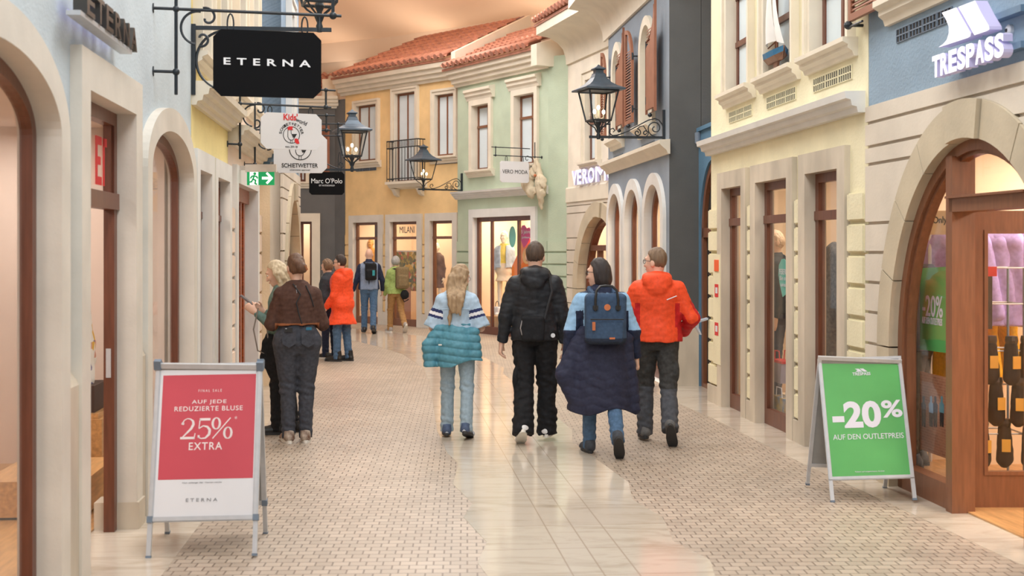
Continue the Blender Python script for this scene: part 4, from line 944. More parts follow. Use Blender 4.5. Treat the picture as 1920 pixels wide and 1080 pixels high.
def eterna_poster(po, w, hh, y0):
    Y_ = lambda py: y0+(977-py)/(977-682)*(hh-y0); X_ = lambda px: (px-281)/208*w
    po.data.materials[0] = mat('poster_white', (226, 226, 230), .4, .01, 3)
    MB().box((X_(296), Y_(900), -.004), (X_(477), Y_(704), -.0032)).build('red_field', ROSE, po)
    def tx(s_, a, b, c, d, m=LETW, nm='lettering', **kw): mb = MB(); mb_text(mb, s_, X_(a), Y_(d), X_(b), Y_(c), z=-.0032, depth=.0012, **kw); mb.build(nm, m, po)
    tx('FINAL SALE', 366, 411, 732, 737, space=1.6); tx('AUF JEDE', 354, 421, 752, 761, space=1.15, bold=.008); tx('REDUZIERTE BLUSE', 321, 453, 764, 773, space=1.15, bold=.008)
    tx('EXTRA', 352, 416, 832, 846, space=1.15, bold=.008); tx('ETERNA', 351, 411, 935, 941, GREYT, space=1.5); tx('Nur solange der Vorrat reicht', 343, 418, 905, 908, GREYT)
    tx('*', 438, 443, 784, 790)
    mb = MB()                            # 25% in high-contrast serif figures
    def sx(px): return X_(px)
    z0, z1 = -.0032, -.002
    def fat(pts):                        # (px, py, width px) brush
        for (a, b, c), (d, e, f) in zip(pts[:-1], pts[1:]):
            p, q = Vector((X_(a), Y_(b))), Vector((X_(d), Y_(e))); k = w/208/2; dv = (q-p)
            if dv.length < 1e-6: continue
            nv = Vector((-dv.y, dv.x)).normalized(); ev = dv.normalized()*.0012
            mb.prism([tuple(p-ev-nv*c*k), tuple(q+ev-nv*f*k), tuple(q+ev+nv*f*k), tuple(p-ev+nv*c*k)], z0, z1)
    fat([(339, 795, 5), (338, 798, 5)]); fat([(338, 796, 3), (341, 790, 1.6), (347, 787, 1.6), (353, 788, 2.5), (358, 792, 4), (359, 798, 5), (355, 806, 4.5), (346, 815, 3), (338, 823, 2)]); fat([(335, 823.5, 4.5), (362, 823.5, 4.5)]); fat([(361, 825, 2), (363, 815, 1.5)])
    fat([(371, 789, 4.6), (391, 789, 4.6)]); fat([(371.5, 788, 1.8), (370, 805, 1.8)]); fat([(370, 806, 2), (378, 801, 2), (386, 803, 4), (391, 809, 5), (390, 817, 5), (383, 824, 3), (375, 825, 2), (369, 822, 2)]); fat([(370, 819, 4), (370, 823, 4)])
    fat([(397, 825, 2), (430, 787, 2)])
    for cx, cy in ((403, 797), (426, 815)): fat([(cx+7*math.cos(a), cy+10.5*math.sin(a), 1.6+2.8*abs(math.cos(a))) for a in [2*PI*i/16 for i in range(17)]])
    mb.build('large_percentage', LETW, po)
f1, f2, b1 = fl(273, 1047), fl(481, 1045.5), fl(310, 1003)
a_board(f1, f2, (f1[0]-.055, f1[1]+.63), 1.075, 'white A-board with red sale poster for blouses beside the pale blue house', eterna_poster, (.2,), .03)
GREENP = mat('green_print', (92, 176, 98), .45, .05, 2.5); GREYL = mat('letter_grey', (226, 226, 238), .5, .01, 4)
def trespass_poster(po, w, hh, y0):
    po.data.materials[0] = GREENP
    def X_(px, py): t_ = (py-676)/(903-676); return (px-(1535+t_*17))/(162+t_*4)*w
    Y_ = lambda py: y0+(905-py)/(905-674)*(hh-y0)
    def tx(s_, a, b, c, d, m=GREYL, nm='lettering', **kw): mb = MB(); mb_text(mb, s_, X_(a, (c+d)/2), Y_(d), X_(b, (c+d)/2), Y_(c), z=-.0032, depth=.0016, **kw); mb.build(nm, m, po)
    tx('TRESPASS', 1602, 1637, 703, 709, bold=.02); tx('-20', 1561, 1656, 758, 809, bold=.04, nm='large_percentage'); tx('%', 1657, 1697, 758, 791, bold=.025, nm='large_percentage'); tx('AUF DEN OUTLETPREIS', 1562, 1699, 820, 830); tx('Rabatt auf ausgewiesene Artikel', 1604, 1660, 889, 892)
    for P in ([(1607, 696), (1614, 696), (1622, 702), (1608, 702), (1612, 699)], [(1616, 696), (1623, 696), (1631, 702), (1624, 702)]):
        MB().prism([(X_(a, b), Y_(b)) for a, b in P], -.0032, -.0016).build('logo', GREYL, po)
f1, f2 = fl(1558, 942), fl(1720, 944)
a_board(f1, f2, (f1[0]-.045, f1[1]+.58), .972, 'silver A-board with green minus 20 percent poster before the sandstone arch', trespass_poster, (.15,), .026, caps=False)

# ------------------------------------------------------------------ model sailboat on the sill
us = RY.pu(1459, .0); M = RY.M @ Matrix.Translation((us-.02, 3.45, .02)); o = empty('model_sailboat', M); tag(o, 'white sailed model boat with blue hull on the middle upper sill', 'model boat')
st = [(-.27, .02, .21), (-.18, .075, .2), (0, .095, .19), (.16, .075, .2), (.27, .008, .225)]; vs = []; 
for x, hw, zt in st: vs += [(x, zt, -hw), (x, zt-.055, -hw*.9), (x*.85, .1, -hw*.25), (x*.85, .1, hw*.25), (x, zt-.055, hw*.9), (x, zt, hw)]
fs = []; ms = []
for i in range(4):
    for k in range(5): fs.append((i*6+k, i*6+k+1, (i+1)*6+k+1, (i+1)*6+k)); ms.append(0 if k in (0, 4) else 1)
    fs.append((i*6+5, i*6, (i+1)*6, (i+1)*6+5)); ms.append(2)
fs += [(0, 1, 2, 3, 4, 5), tuple(range(24, 30))[::-1]]; ms += [1, 1]
mb = MB().add(vs, fs); mb.m = ms; mb.build('hull', [mat('hull_blue', (46, 104, 142), .4), mat('hull_wood', (132, 96, 78), .5, .1), mat('deck', (190, 160, 120), .5)], o)
MB().prism([(-.05, .11), (.1, .11), (.06, .0), (-.02, .0)], -.012, .012).build('keel', mat('hull_wood', (132, 96, 78)), o)
MB().tube([(.05, .2, 0), (.05, 1.3, 0)], .009, 8).tube([(.04, .3, 0), (-.24, .27, 0)], .007, 6).build('mast', mat('mast_brown', (110, 66, 44)), o)
SAIL = mat('sail_cloth', (236, 234, 232), .8, .02, 6)
mb = MB(); g = 8
def sail(P0, P1, P2, bulge):
    o_ = len(mb.v)
    for i in range(g+1):
        for j in range(g+1-i):
            a, b = i/g, j/g; p = Vector(P0)*(1-a-b)+Vector(P1)*a+Vector(P2)*b; p.z += bulge*4*(a+b)*(1-a-b)+bulge*a*b*3; mb.v.append(tuple(p))
    idx = lambda i, j: o_+sum(g+1-k for k in range(i))+j
    for i in range(g):
        for j in range(g-i):
            mb.f.append((idx(i, j), idx(i+1, j), idx(i, j+1))); mb.m.append(0)
            if j < g-i-1: mb.f.append((idx(i+1, j), idx(i+1, j+1), idx(i, j+1))); mb.m.append(0)
sail((.045, .3, 0), (-.24, .28, 0), (.045, 1.28, 0), .06); mb.build('main_sail', SAIL, o, True)
mb = MB(); sail((.06, 1.1, 0), (.27, .24, 0), (.07, .3, 0), .05); mb.build('jib_sail', SAIL, o, True)
# ------------------------------------------------------------------ organic shapes: distance fields turned into one smooth skin
class Vol:
    def __init__(s, lo, hi, h):
        s.lo, s.h = np.array(lo, float), h
        s.ax = [np.arange(lo[i], hi[i]+h, h, dtype=np.float32) for i in range(3)]
        s.D = np.full([len(a) for a in s.ax], 9., np.float32)
    def _w(s, lo, hi):
        sl = []; g = []
        for i in range(3):
            a = int(max(0, (lo[i]-s.lo[i])/s.h)); b = int(min(len(s.ax[i]), (hi[i]-s.lo[i])/s.h+2)); sl.append(slice(a, max(a, b)))
            sh = [1, 1, 1]; sh[i] = -1; g.append(s.ax[i][sl[i]].reshape(sh))
        return tuple(sl), g
    def _put(s, sl, d, k):
        c = s.D[sl]
        if c.size == 0: return
        if k > 0: h = np.maximum(k-np.abs(c-d), 0)/k; s.D[sl] = np.minimum(c, d)-h*h*k*.25
        else: s.D[sl] = np.minimum(c, d)
    def cone(s, a, b, ra, rb, k=.02, sq=None, flat=False):
        a, b = np.array(a, float), np.array(b, float); m = max(ra, rb)+k+4*s.h
        sl, g = s._w(np.minimum(a, b)-m, np.maximum(a, b)+m)
        d = b-a; L2 = float(d@d)+1e-9; P = [g[i]-a[i] for i in range(3)]
        t = (P[0]*d[0]+P[1]*d[1]+P[2]*d[2])/L2; tc = np.clip(t, 0, 1)
        Q = [P[i]-tc*d[i] for i in range(3)]; q2 = Q[0]**2+Q[1]**2+Q[2]**2
        if sq is not None:
            n = np.array(sq[0], float); n /= np.linalg.norm(n); w = Q[0]*n[0]+Q[1]*n[1]+Q[2]*n[2]; q2 = q2+w*w*(sq[1]**2-1)
        dd = np.sqrt(q2)-(ra+(rb-ra)*tc)
        if sq is not None: dd = dd/ (1+(sq[1]-1)*.3)
        if flat: dd = np.maximum(dd, (t-1)*math.sqrt(L2))
        s._put(sl, dd.astype(np.float32), k)
    def ell(s, c, r, R=None, k=.02):
        c, r = np.array(c, float), np.array(r, float); m = max(r)+k+4*s.h
        sl, g = s._w(c-m, c+m); P = [g[i]-c[i] for i in range(3)]
        if R is not None: R = np.array(R); P = [P[0]*R[0][j]+P[1]*R[1][j]+P[2]*R[2][j] for j in range(3)]
        k0 = np.sqrt(sum((P[i]/r[i])**2 for i in range(3)))+1e-6; k1 = np.sqrt(sum((P[i]/r[i]**2)**2 for i in range(3)))+1e-6
        s._put(sl, (k0*(k0-1)/k1).astype(np.float32), k)
    def loft(s, secs, k=.02, pw=2.):
        A = np.array(secs, float); z0, z1 = A[0, 0], A[-1, 0]; m = k+4*s.h
        lo = (min(A[:, 1]-A[:, 3])-m, min(A[:, 2]-A[:, 4])-m, z0-m); hi = (max(A[:, 1]+A[:, 3])+m, max(A[:, 2]+A[:, 4])+m, z1+m)
        sl, g = s._w(lo, hi); z = g[2].ravel()
        zz = A[:, 0]; f = [np.interp(z, zz, A[:, i]) for i in range(1, 5)]
        ker = max(1, int(.03/s.h)); kk = np.ones(2*ker+1)/(2*ker+1)
        f = [np.convolve(np.pad(v, ker, mode='edge'), kk, 'valid').reshape(1, 1, -1) for v in f]
        x, y = g[0]-f[0], g[1]-f[1]
        if pw == 2: k0 = np.sqrt((x/f[2])**2+(y/f[3])**2)+1e-6
        else: k0 = (np.abs(x/f[2])**pw+np.abs(y/f[3])**pw)**(1/pw)+1e-6
        k1 = np.sqrt((x/f[2]**2)**2+(y/f[3]**2)**2)+1e-6
        d = (k0-1)*np.minimum(np.where(k0 > .3, k0/k1, 1), np.maximum(f[2], f[3]))
        d = np.maximum(d, np.maximum(g[2]-z1, z0-g[2]))
        s._put(sl, d.astype(np.float32), k)
    def rbox(s, c, hs, r, R=None, k=0.):
        c, hs = np.array(c, float), np.array(hs, float); m = float(np.linalg.norm(hs))+4*s.h
        sl, g = s._w(c-m, c+m); P = [g[i]-c[i] for i in range(3)]
        if R is not None: R = np.array(R); P = [P[0]*R[0][j]+P[1]*R[1][j]+P[2]*R[2][j] for j in range(3)]
        q = [np.abs(P[i])-hs[i]+r for i in range(3)]
        d = np.sqrt(sum(np.maximum(v, 0)**2 for v in q))+np.minimum(np.maximum(np.maximum(q[0], q[1]), q[2]), 0)-r
        s._put(sl, d.astype(np.float32), k)
    def cut(s, fn):
        g = [s.ax[i].reshape([-1 if j == i else 1 for j in range(3)]) for i in range(3)]
        s.D = np.maximum(s.D, fn(*g).astype(np.float32))
    def near(s, band=.05):
        ix = np.nonzero(np.abs(s.D) < band); return ix, [s.ax[i][ix[i]] for i in range(3)]
    def folds(s, amp, freq, seed=0, st=(1, 1, 1)):
        ix, P = s.near(); rs = np.random.RandomState(seed)
        P = [P[i]*st[i]*freq for i in range(3)]; w = np.sin(P[0]*.7+P[2]*.9+seed)*.9
        v = 0
        for i in range(5):
            q = rs.normal(size=3)*(1+.35*i); v = v+np.sin(P[0]*q[0]+P[1]*q[1]+P[2]*q[2]+w*1.3+rs.rand()*6)/(1+.35*i)
        s.D[ix] += (amp*v*.45).astype(np.float32)
    def disp(s, fn):
        ix, P = s.near(); s.D[ix] += fn(*P).astype(np.float32)
    def mesh(s, name, mats, parent=None, idx=None, M=None):
        D = s.D; S_ = D < 0; n = D.shape
        sh = lambda A, i, j, k: A[i:n[0]-1+i, j:n[1]-1+j, k:n[2]-1+k]
        cnt = np.zeros([m-1 for m in n], np.int8)
        for i in (0, 1):
            for j in (0, 1):
                for k in (0, 1): cnt += sh(S_, i, j, k)
        act = (cnt > 0) & (cnt < 8); ids = np.full(act.shape, -1, np.int32); ci = np.nonzero(act); N = len(ci[0]); ids[ci] = np.arange(N)
        acc = np.zeros((N, 3)); num = np.zeros(N)
        cor = [(i, j, k) for i in (0, 1) for j in (0, 1) for k in (0, 1)]
        val = {c: D[ci[0]+c[0], ci[1]+c[1], ci[2]+c[2]] for c in cor}
        for c in cor:
            for ax in range(3):
                if c[ax]: continue
                e = list(c); e[ax] = 1; e = tuple(e); a, b = val[c], val[e]; x = (a < 0) != (b < 0)
                t = np.where(x, a/np.where(x, a-b, 1), 0)
                for q in range(3): acc[:, q] += np.where(x, c[q]+(t if q == ax else 0), 0)
                num += x
        V = (np.stack(ci, 1)+acc/num[:, None])*s.h+s.lo
        F = []
        for ax in range(3):
            o1, o2 = [(1, 2), (2, 0), (0, 1)][ax]
            a = [slice(0, n[i]-1) if i == ax else slice(1, n[i]-1) for i in range(3)]; b = list(a); b[ax] = slice(1, n[ax])
            A, B_ = S_[tuple(a)], S_[tuple(b)]; df = np.nonzero(A != B_)
            base = [df[i]+(0 if i == ax else 1) for i in range(3)]
            def at_(d1, d2):
                q = list(base); q[o1] = q[o1]-d1; q[o2] = q[o2]-d2; return ids[q[0], q[1], q[2]]
            q = np.stack([at_(1, 1), at_(0, 1), at_(0, 0), at_(1, 0)], 1); fl_ = ~A[df]
            q[fl_] = q[fl_][:, ::-1]; F.append(q)
        F = np.concatenate(F); F = F[(F >= 0).all(1)]
        me = bpy.data.meshes.new(name); me.vertices.add(N); me.vertices.foreach_set('co', V.ravel())
        m = len(F); me.loops.add(m*4); me.loops.foreach_set('vertex_index', F.ravel().astype(np.int32)); me.polygons.add(m)
        me.polygons.foreach_set('loop_start', np.arange(0, m*4, 4, dtype=np.int32)); me.polygons.foreach_set('loop_total', np.full(m, 4, np.int32))
        me.polygons.foreach_set('use_smooth', np.ones(m, bool))
        mats = mats if isinstance(mats, (list, tuple)) else [mats]
        for mm in mats: me.materials.append(mm)
        if idx is not None:
            C_ = V[F].mean(1); me.polygons.foreach_set('material_index', np.asarray(idx(C_[:, 0], C_[:, 1], C_[:, 2]), np.int32))
        me.update(calc_edges=True); me.validate()
        o = bpy.data.objects.new(name, me); COL.objects.link(o)
        if parent: o.parent = parent
        if M is not None: o.matrix_local = M
        return o
def V3(*a): return np.array(a, float)
def nrm(v): v = np.array(v, float); return v/np.linalg.norm(v)
def rotm(yaw=0, pitch=0, roll=0):
    return np.array(Matrix.Rotation(yaw, 3, 'Z') @ Matrix.Rotation(-pitch, 3, 'X') @ Matrix.Rotation(roll, 3, 'Y'))
def fabric(name, rgb, rough=.85, var=.07, scale=38, bump=.12, bscale=260, **kw): return mat(name, rgb, rough, var, scale, bump, bscale, spec=.25, **kw)
SKIN = mat('skin', (222, 176, 152), .5, .03, 8, .03, 200, var2=(232, 190, 168)); LIP = mat('lips', (186, 104, 98), .5, .02, 8)
EYEW = mat('eye_white', (236, 232, 228), .2, .01, 4); EYEB = mat('iris', (58, 44, 36), .2, .02, 4)
def hairmat(name, a, b): return mat(name, a, .45, .1, 3.2, .5, 30, stretch=(14, 14, 1.5), var2=b)

class Person:
    def __init__(s, px, py, yaw, H, label, female=False, legs=None, arms=None, head=(0, 0, 0), lean=.02, build=1., hips=1., h=.0075, skin=None, sw=None, curl=.4, cat='person', name='person', loc=None):
        s.k = k = H/1.75; s.h = h; s.f = female; s.build = build; s.hips = hips
        if loc is None: x, y = fl(px, py); loc = (x, y, 0)
        s.legs = {}; s.arms = {}
        L1, L2 = .43*k, .42*k; hw = .088*k*(1.05 if female else 1)
        raw = {}
        legs = legs or {}
        for sd, sg in (('L', -1), ('R', 1)):
            tp, kb, fp, sp = (list(legs.get(sd, (2, 3, 0, .03)))+[0]*4)[:4]; tp, kb, fp = [math.radians(v) for v in (tp, kb, fp)]
            hip = V3(sg*hw, 0, 0); kn = hip+L1*nrm((sg*sp, math.sin(tp), -math.cos(tp))); a2 = tp-kb
            an = kn+L2*nrm((sg*sp*.6, math.sin(a2), -math.cos(a2)))
            low = min((an+np.array([0, q[0]*math.cos(fp)+q[1]*math.sin(fp), -q[0]*math.sin(fp)+q[1]*math.cos(fp)]))[2] for q in ((.17*k, -.08*k), (-.06*k, -.08*k)))
            raw[sd] = (hip, kn, an, fp, low)
        s.hz = hz = -min(raw['L'][4], raw['R'][4])
        for sd in raw: hip, kn, an, fp, low = raw[sd]; u = V3(0, 0, hz); s.legs[sd] = (hip+u, kn+u, an+u, fp)
        s.lean = lean; s.sw = (sw or (.165 if female else .192))*.86*k*build
        up = lambda z: lean*(z-hz)
        s.up = up; s.shz = hz+.462*k; s.nb = hz+.545*k; s.top = hz+.82*k
        arms = arms or {}
        for sd, sg in (('L', -1), ('R', 1)):
            d = arms.get(sd, dict()); ud = nrm(d.get('u', (sg*.18, -.06, -1))); fd = nrm(d.get('f', (sg*.04, .16, -1)))
            sh = V3(sg*s.sw, up(s.shz)-.01, s.shz-.03*k); el = sh+ud*.285*k; wr = el+fd*.245*k
            s.arms[sd] = (sh, el, wr, nrm(d.get('h', fd)), d.get('t', (0, 1, 0)), d.get('curl', curl))
        s.R = rotm(*head); s.C = V3(0, up(s.nb), s.nb+.02*k)
        zc = s.top-.112*k; s.zc = zc; hy = up(s.nb)+.012
        s.hp = lambda x, y, z: s.C+s.R @ (V3(x*k, hy+y*k, zc+z*k)-s.C)      # head coordinates
        lo = (-.62*k, -.5*k, -.02); hi = (.62*k, .55*k, s.top+.08*k); s.box = (lo, hi)
        v = Vol(lo, hi, h*.87)
        g = 1.0*k; A = s.hp
        v.ell(A(0, -.008, 0), V3(.073, .092, .107)*g, s.R, .01); v.ell(A(0, .028, -.055), V3(.058, .066, .082)*g, s.R, .03); v.ell(A(0, .06, -.113), V3(.03, .028, .024)*g, s.R, .03)
        v.cone(A(0, .094, -.008), A(0, .113, -.05), .007*g, .0115*g, .014); v.ell(A(0, .088, -.083), V3(.022, .012, .009)*g, s.R, .008); v.ell(A(0, .08, .018), V3(.05, .016, .014)*g, s.R, .02)
        for sg in (-1, 1): v.ell(A(sg*.077, -.012, -.03), V3(.011, .024, .033)*g, s.R, .008); v.ell(A(sg*.034, .07, -.045), V3(.022, .018, .018)*g, s.R, .02)
        nr = (.047 if female else .056)*k
        v.cone((0, up(s.nb)-.015, s.nb-.07*k), A(0, -.015, -.08), nr*1.15, nr, .03)
        T = s.torso(-.012)[1:]; v.loft(T, .03)
        for sd, sg in (('L', -1), ('R', 1)):
            sh, el, wr, hd, td, cu = s.arms[sd]
            v.cone(sh, el, .043*k, .036*k, .03); v.cone(el, wr, .037*k, .026*k, .02); s.hand(v, wr, hd, td, sg, cu)
            hip, kn, an, fp = s.legs[sd]; v.cone(hip, kn, .07*k, .047*k, .03); v.cone(kn, an, .048*k, .034*k, .02); v.cone(an, an+V3(0, .09*k*math.cos(fp), -.05*k-.06*k*math.sin(fp)), .036*k, .03*k, .02)
        s.o = v.mesh(name, skin or SKIN); s.o.location = loc; s.o.rotation_euler = (0, 0, math.radians(yaw)); tag(s.o, label, cat)
    def torso(s, inf=0., waist=1., shoulders=1.):
        k, hz, b = s.k, s.hz, s.build; u = s.up
        fem = s.f; hb = s.hips
        z = [-.11, -.02, .06, .16, .24, .34, .42, .475, .515, .55]
        a = [.13*hb, .175*hb, .168*hb, .146*waist*(.95 if fem else 1.02), .142*waist*(.98 if fem else 1.08), .155 if fem else .17, .158 if fem else .176, .13 if fem else .146, .085, .055]
        d = [.1, .122*hb, .115*hb, .1, .1, .112, .108, .09, .072, .055]
        cy = [0, -.012, -.008, 0, .002, 0, -.008, -.012, -.012, -.01]
        return [(hz+z[i]*k, 0, u(hz+z[i]*k)+cy[i]*k, a[i]*k*b*(shoulders if i in (6, 7) else 1)+inf, d[i]*k*b+inf) for i in range(len(z))]
    def hand(s, v, wr, f, t, sg, curl):
        k = s.k; f = nrm(f); t = np.array(t, float); t = nrm(t-f*(t@f)); n = np.cross(f, t)
        if n[0]*sg > 0: n = -n                       # palm towards the body
        v.cone(wr, wr+f*.03*k, .026*k, .03*k, .02, (n, 1.35)); v.cone(wr+f*.03*k, wr+f*.08*k, .036*k, .038*k, .015, (n, 1.9))
        for off, ln in ((.029, .07), (.01, .079), (-.009, .073), (-.027, .058)):
            b = wr+f*(.088-abs(off)*.25)*k+t*off*k; c1, c2 = curl, curl*2.2
            m = b+(f*math.cos(c1)+n*math.sin(c1))*ln*.52*k; e = m+(f*math.cos(c2)+n*math.sin(c2))*ln*.48*k
            v.cone(b, m, .0098*k, .009*k, .006); v.cone(m, e, .009*k, .0078*k, .004)
        b = wr+f*.03*k+t*.028*k; m = b+nrm(f*.62+t*.62+n*.35)*.042*k; e = m+nrm(f*.85+t*.2+n*.35)*.032*k
        v.cone(b, m, .0125*k, .0105*k, .012); v.cone(m, e, .0105*k, .0085*k, .004)
    def vol(s, h=None): return Vol(s.box[0], s.box[1], h or s.h)
    def top_garment(s, name, mats, hem=.0, inf=.022, slv=(.068, .056, .052, .044), cuff=1., waist=1., fold=.005, freq=16, idx=None, collar=.0, hood=False, fn=None, hem_w=None, k=.035, short=False, neck=.55, label=None, seed=1, quilt=None):
        """hem: metres relative to the hip joint"""
        K = s.k; v = s.vol(); T = [q for q in s.torso(inf, waist) if q[0] <= s.hz+neck*K+.001]
        z0 = s.hz+hem
        zz = [q[0] for q in T]; it = lambda z, j: float(np.interp(z, zz, [q[j] for q in T]))
        secs = [(z0, 0, it(max(z0, zz[0]), 2), (hem_w[0] if hem_w else it(max(z0, zz[1]), 3)), (hem_w[1] if hem_w else it(max(z0, zz[1]), 4)))]+[q for q in T if q[0] > z0+.03]
        v.loft(secs, k)
        slv = [q*.9 for q in slv]
        for sd, sg in (('L', -1), ('R', 1)):
            sh, el, wr, hd, td, cu = s.arms[sd]
            v.cone((sg*.035*K, s.up(s.nb)-.012, s.nb-.05*K), (sh[0]*.9, sh[1], sh[2]+.012*K), .04*K+inf*.5, slv[0]*K*.86, .05)
            if short: e = sh+(el-sh)*cuff; v.cone(sh, e, slv[0]*K, slv[1]*K*1.12, k, flat=True)
            else:
                w = el+(wr-el)*cuff; v.cone(sh, el, slv[0]*K, slv[1]*K, k); v.cone(el, w, slv[2]*K, slv[3]*K, .02, flat=True)
        if collar: v.cone((0, s.up(s.nb)-.012, s.nb-.05*K), (0, s.up(s.nb)-.005, s.nb+collar*K), .075*K, .066*K, .03, flat=True)
        if hood:
            y = s.up(s.nb); z = s.nb
            v.ell((0, y-.125*K, z-.035*K), V3(.13, .055, .085)*K, None, .02); v.ell((0, y-.15*K, z-.09*K), V3(.085, .04, .06)*K, None, .03)
            for sg in (-1, 1): v.ell((sg*.085*K, y-.05*K, z+.005*K), V3(.05, .085, .045)*K, None, .03)
            v.ell((0, y-.03*K, z+.015*K), V3(.085, .08, .05)*K, None, .03)
        if fold: v.folds(fold, freq, seed, (1, 1, .8)); v.folds(fold*.42, freq*2.4, seed+9, (1, 1, 1.5))
        if quilt: v.disp(lambda x, y, z: quilt[1]*(1-2*np.abs(np.sin(math.pi*(z+quilt[2]*x)/quilt[0]))**.6))
        if fn: fn(v)
        o = v.mesh(name, mats, s.o, idx)
        if label: o['label'] = label
        return o
    def trousers(s, m, fit=1., waist=.17, fold=.004, freq=20, flare=1., hem=-.05, name='trousers', seed=3, idx=None, fn=None):
        K = s.k; v = s.vol(); T = s.torso(.008); z1 = s.hz+waist*K
        zz = [q[0] for q in T]; it = lambda z, j: float(np.interp(z, zz, [q[j] for q in T]))
        v.loft([q for q in T if q[0] < z1-.02]+[(z1, 0, it(z1, 2), it(z1, 3), it(z1, 4))], .03)
        for sd in 'LR':
            hip, kn, an, fp = s.legs[sd]; e = an+nrm(an-kn)*(-hem-.01)
            v.cone(hip+V3(0, -.01, -.02), kn, .1*K*fit*s.hips, .066*K*fit, .025); v.cone(kn, e, .066*K*fit, .058*K*fit*flare, .03, flat=True)
            v.ell(hip+V3(0, -.045*K, .0), V3(.085, .08, .095)*K*s.hips, None, .04)
        if fold: v.folds(fold, freq, seed, (1, 1, 1.6)); v.folds(fold*.5, freq*2.2, seed+4, (1, 1, 2.2))
        for sd in 'LR':                  # creases gathered behind the knee and over the shoe
            kz, az = s.legs[sd][1][2], s.legs[sd][2][2]; kx = s.legs[sd][1][0]
            v.disp(lambda x, y, z: ((np.sign(x) == np.sign(kx))*.004*np.sin((z-kz)*95+x*30+y*16)*(np.exp(-((z-kz)/.09)**2)+.9*np.exp(-((z-az-.06)/.08)**2))))
        if fn: fn(v)
        return v.mesh(name, m, s.o, idx)
    def shoes(s, upper, sole, boot=.0, scale=1., upidx=None, trim=None):
        K = s.k*scale*1.07
        for sd, sg in (('L', -1), ('R', 1)):
            hip, kn, an, fp = s.legs[sd]; R = np.array(Matrix.Rotation(-fp, 3, 'X')); o_ = an+R @ V3(0, 0, -.08*s.k)
            M = Matrix([list(R[i])+[o_[i]] for i in range(3)]+[[0, 0, 0, 1]]) @ Matrix.Rotation(math.radians(-sg*7), 4, 'Z')
            v = Vol((-.08, -.12, -.01), (.08, .23, .13+boot), min(s.h, .008))
            v.cone((0, -.045*K, .045*K), (sg*.004, .12*K, .034*K), .041*K, .043*K, .02); v.ell((sg*.006, .15*K, .03*K), V3(.044, .05, .034)*K, None, .02)
            v.cone((0, -.04*K, .05*K), (0, -.025*K, (.1+boot)*K), .042*K, .044*K, .02, flat=True); v.cone((0, .0, .085*K), (0, .09*K, .055*K), .025*K, .02*K, .02)
            v.cut(lambda x, y, z: .018*K-z+0*x+0*y); v.folds(.0015, 60, 7)
            so = v.mesh('shoe', upper, s.o, upidx, M=M)
            out = [(sg*.004+.046*K*math.cos(a)*(1.0 if math.sin(a) > 0 else .92), .055*K+.15*K*math.sin(a)) for a in [2*PI*i/28 for i in range(28)]]
            MB().prism(out, 0, .026*K).build('sole', sole, so)
            if trim:                     # laces
                mb = MB()
                for i in range(4): mb.tube([(-.022*K, (.035+.018*i)*K, (.088-.009*i)*K), (.022*K, (.035+.018*i)*K, (.088-.009*i)*K)], .004, 5)
                mb.build('laces', trim, so)
    def hair(s, m, kind='short', vol=1., strands=0, length=.3, seed=2, extra=None, front=.055, name='hair', drape=0.):
        K = s.k; v = Vol((-.26*K, -.32*K, s.nb-.45*K), (.26*K, .3*K, s.top+.1*K), min(s.h, .007)); A = s.hp; R = s.R; rs = np.random.RandomState(seed)
        v.ell(A(0, -.014, .012), V3(.081, .096, .108)*K*vol, R, .01)
        if kind == 'bob': v.ell(A(0, -.03, -.04), V3(.092, .088, .125)*K*vol, R, .03); v.ell(A(0, -.04, -.09), V3(.08, .07, .075)*K*vol, R, .03)
        if kind == 'curly': v.ell(A(0, -.02, -.01), V3(.1, .108, .112)*K*vol, R, .02)
        if kind == 'bun': v.ell(A(0, -.06, -.02), V3(.074, .07, .09)*K, R, .02); v.ell(A(.02, -.115, -.045), V3(.05, .042, .055)*K, R, .015); v.ell(A(-.01, -.105, .0), V3(.045, .035, .04)*K, R, .015)
        Ri = R.T; C0 = np.array(A(0, 0, 0))
        def face(x, y, z):
            lx = [(x-C0[0])*Ri[i][0]+(y-C0[1])*Ri[i][1]+(z-C0[2])*Ri[i][2] for i in range(3)]
            ln = {'short': -.075, 'bob': -.15, 'bun': -.09, 'curly': -.1, 'long': -.12}[kind]*K
            # open in front of the ears below the hairline
            a = np.minimum(lx[1]-.012*K+ (np.maximum(lx[2], -.03*K)-.03*K)*.0, .062*K-lx[2]+(lx[1]-.05*K)*.9)
            q = a
            if kind in ('short',): q = np.maximum(a, np.minimum(-.02*K-lx[2], lx[1]+.02*K)); q = np.maximum(q, ln-lx[2])
            if kind in ('bob', 'bun', 'curly', 'long'): q = np.maximum(q, ln-lx[2])
            return q
        v.cut(face)
        if kind == 'long':
            for i in range(strands):
                a = math.radians(-98+196*(i+.5)/strands)+rs.normal()*.04; sx, sy = math.sin(a)*.078, -math.cos(a)*.085-.012
                ln = length*(.75+.35*rs.rand()); p = A(sx, sy, .02+.03*rs.rand()); b = np.array(p); r = .0165*K
                w1, w2 = rs.rand()*6, .018*K
                for j in range(6):
                    t = (j+1)/6; q = A(sx*(1.12-.25*t), sy-.028*math.sin(t*2.4), .02)+V3(0, 0, -ln*t)+V3(math.sin(w1+t*9)*w2, -.012-math.cos(w1+t*8)*w2*.6-.02*t, 0)
                    if drape: yb = -(drape*min(1., max(0., (s.nb+.1*K-q[2])/.14))); q[1] = min(q[1], yb) if q[2] < s.nb+.1*K else q[1]; q[0] *= 1-.18*t
                    v.cone(b, q, r*(1-.1*j/6), r*(.95-.6*t*t), .012); b = q
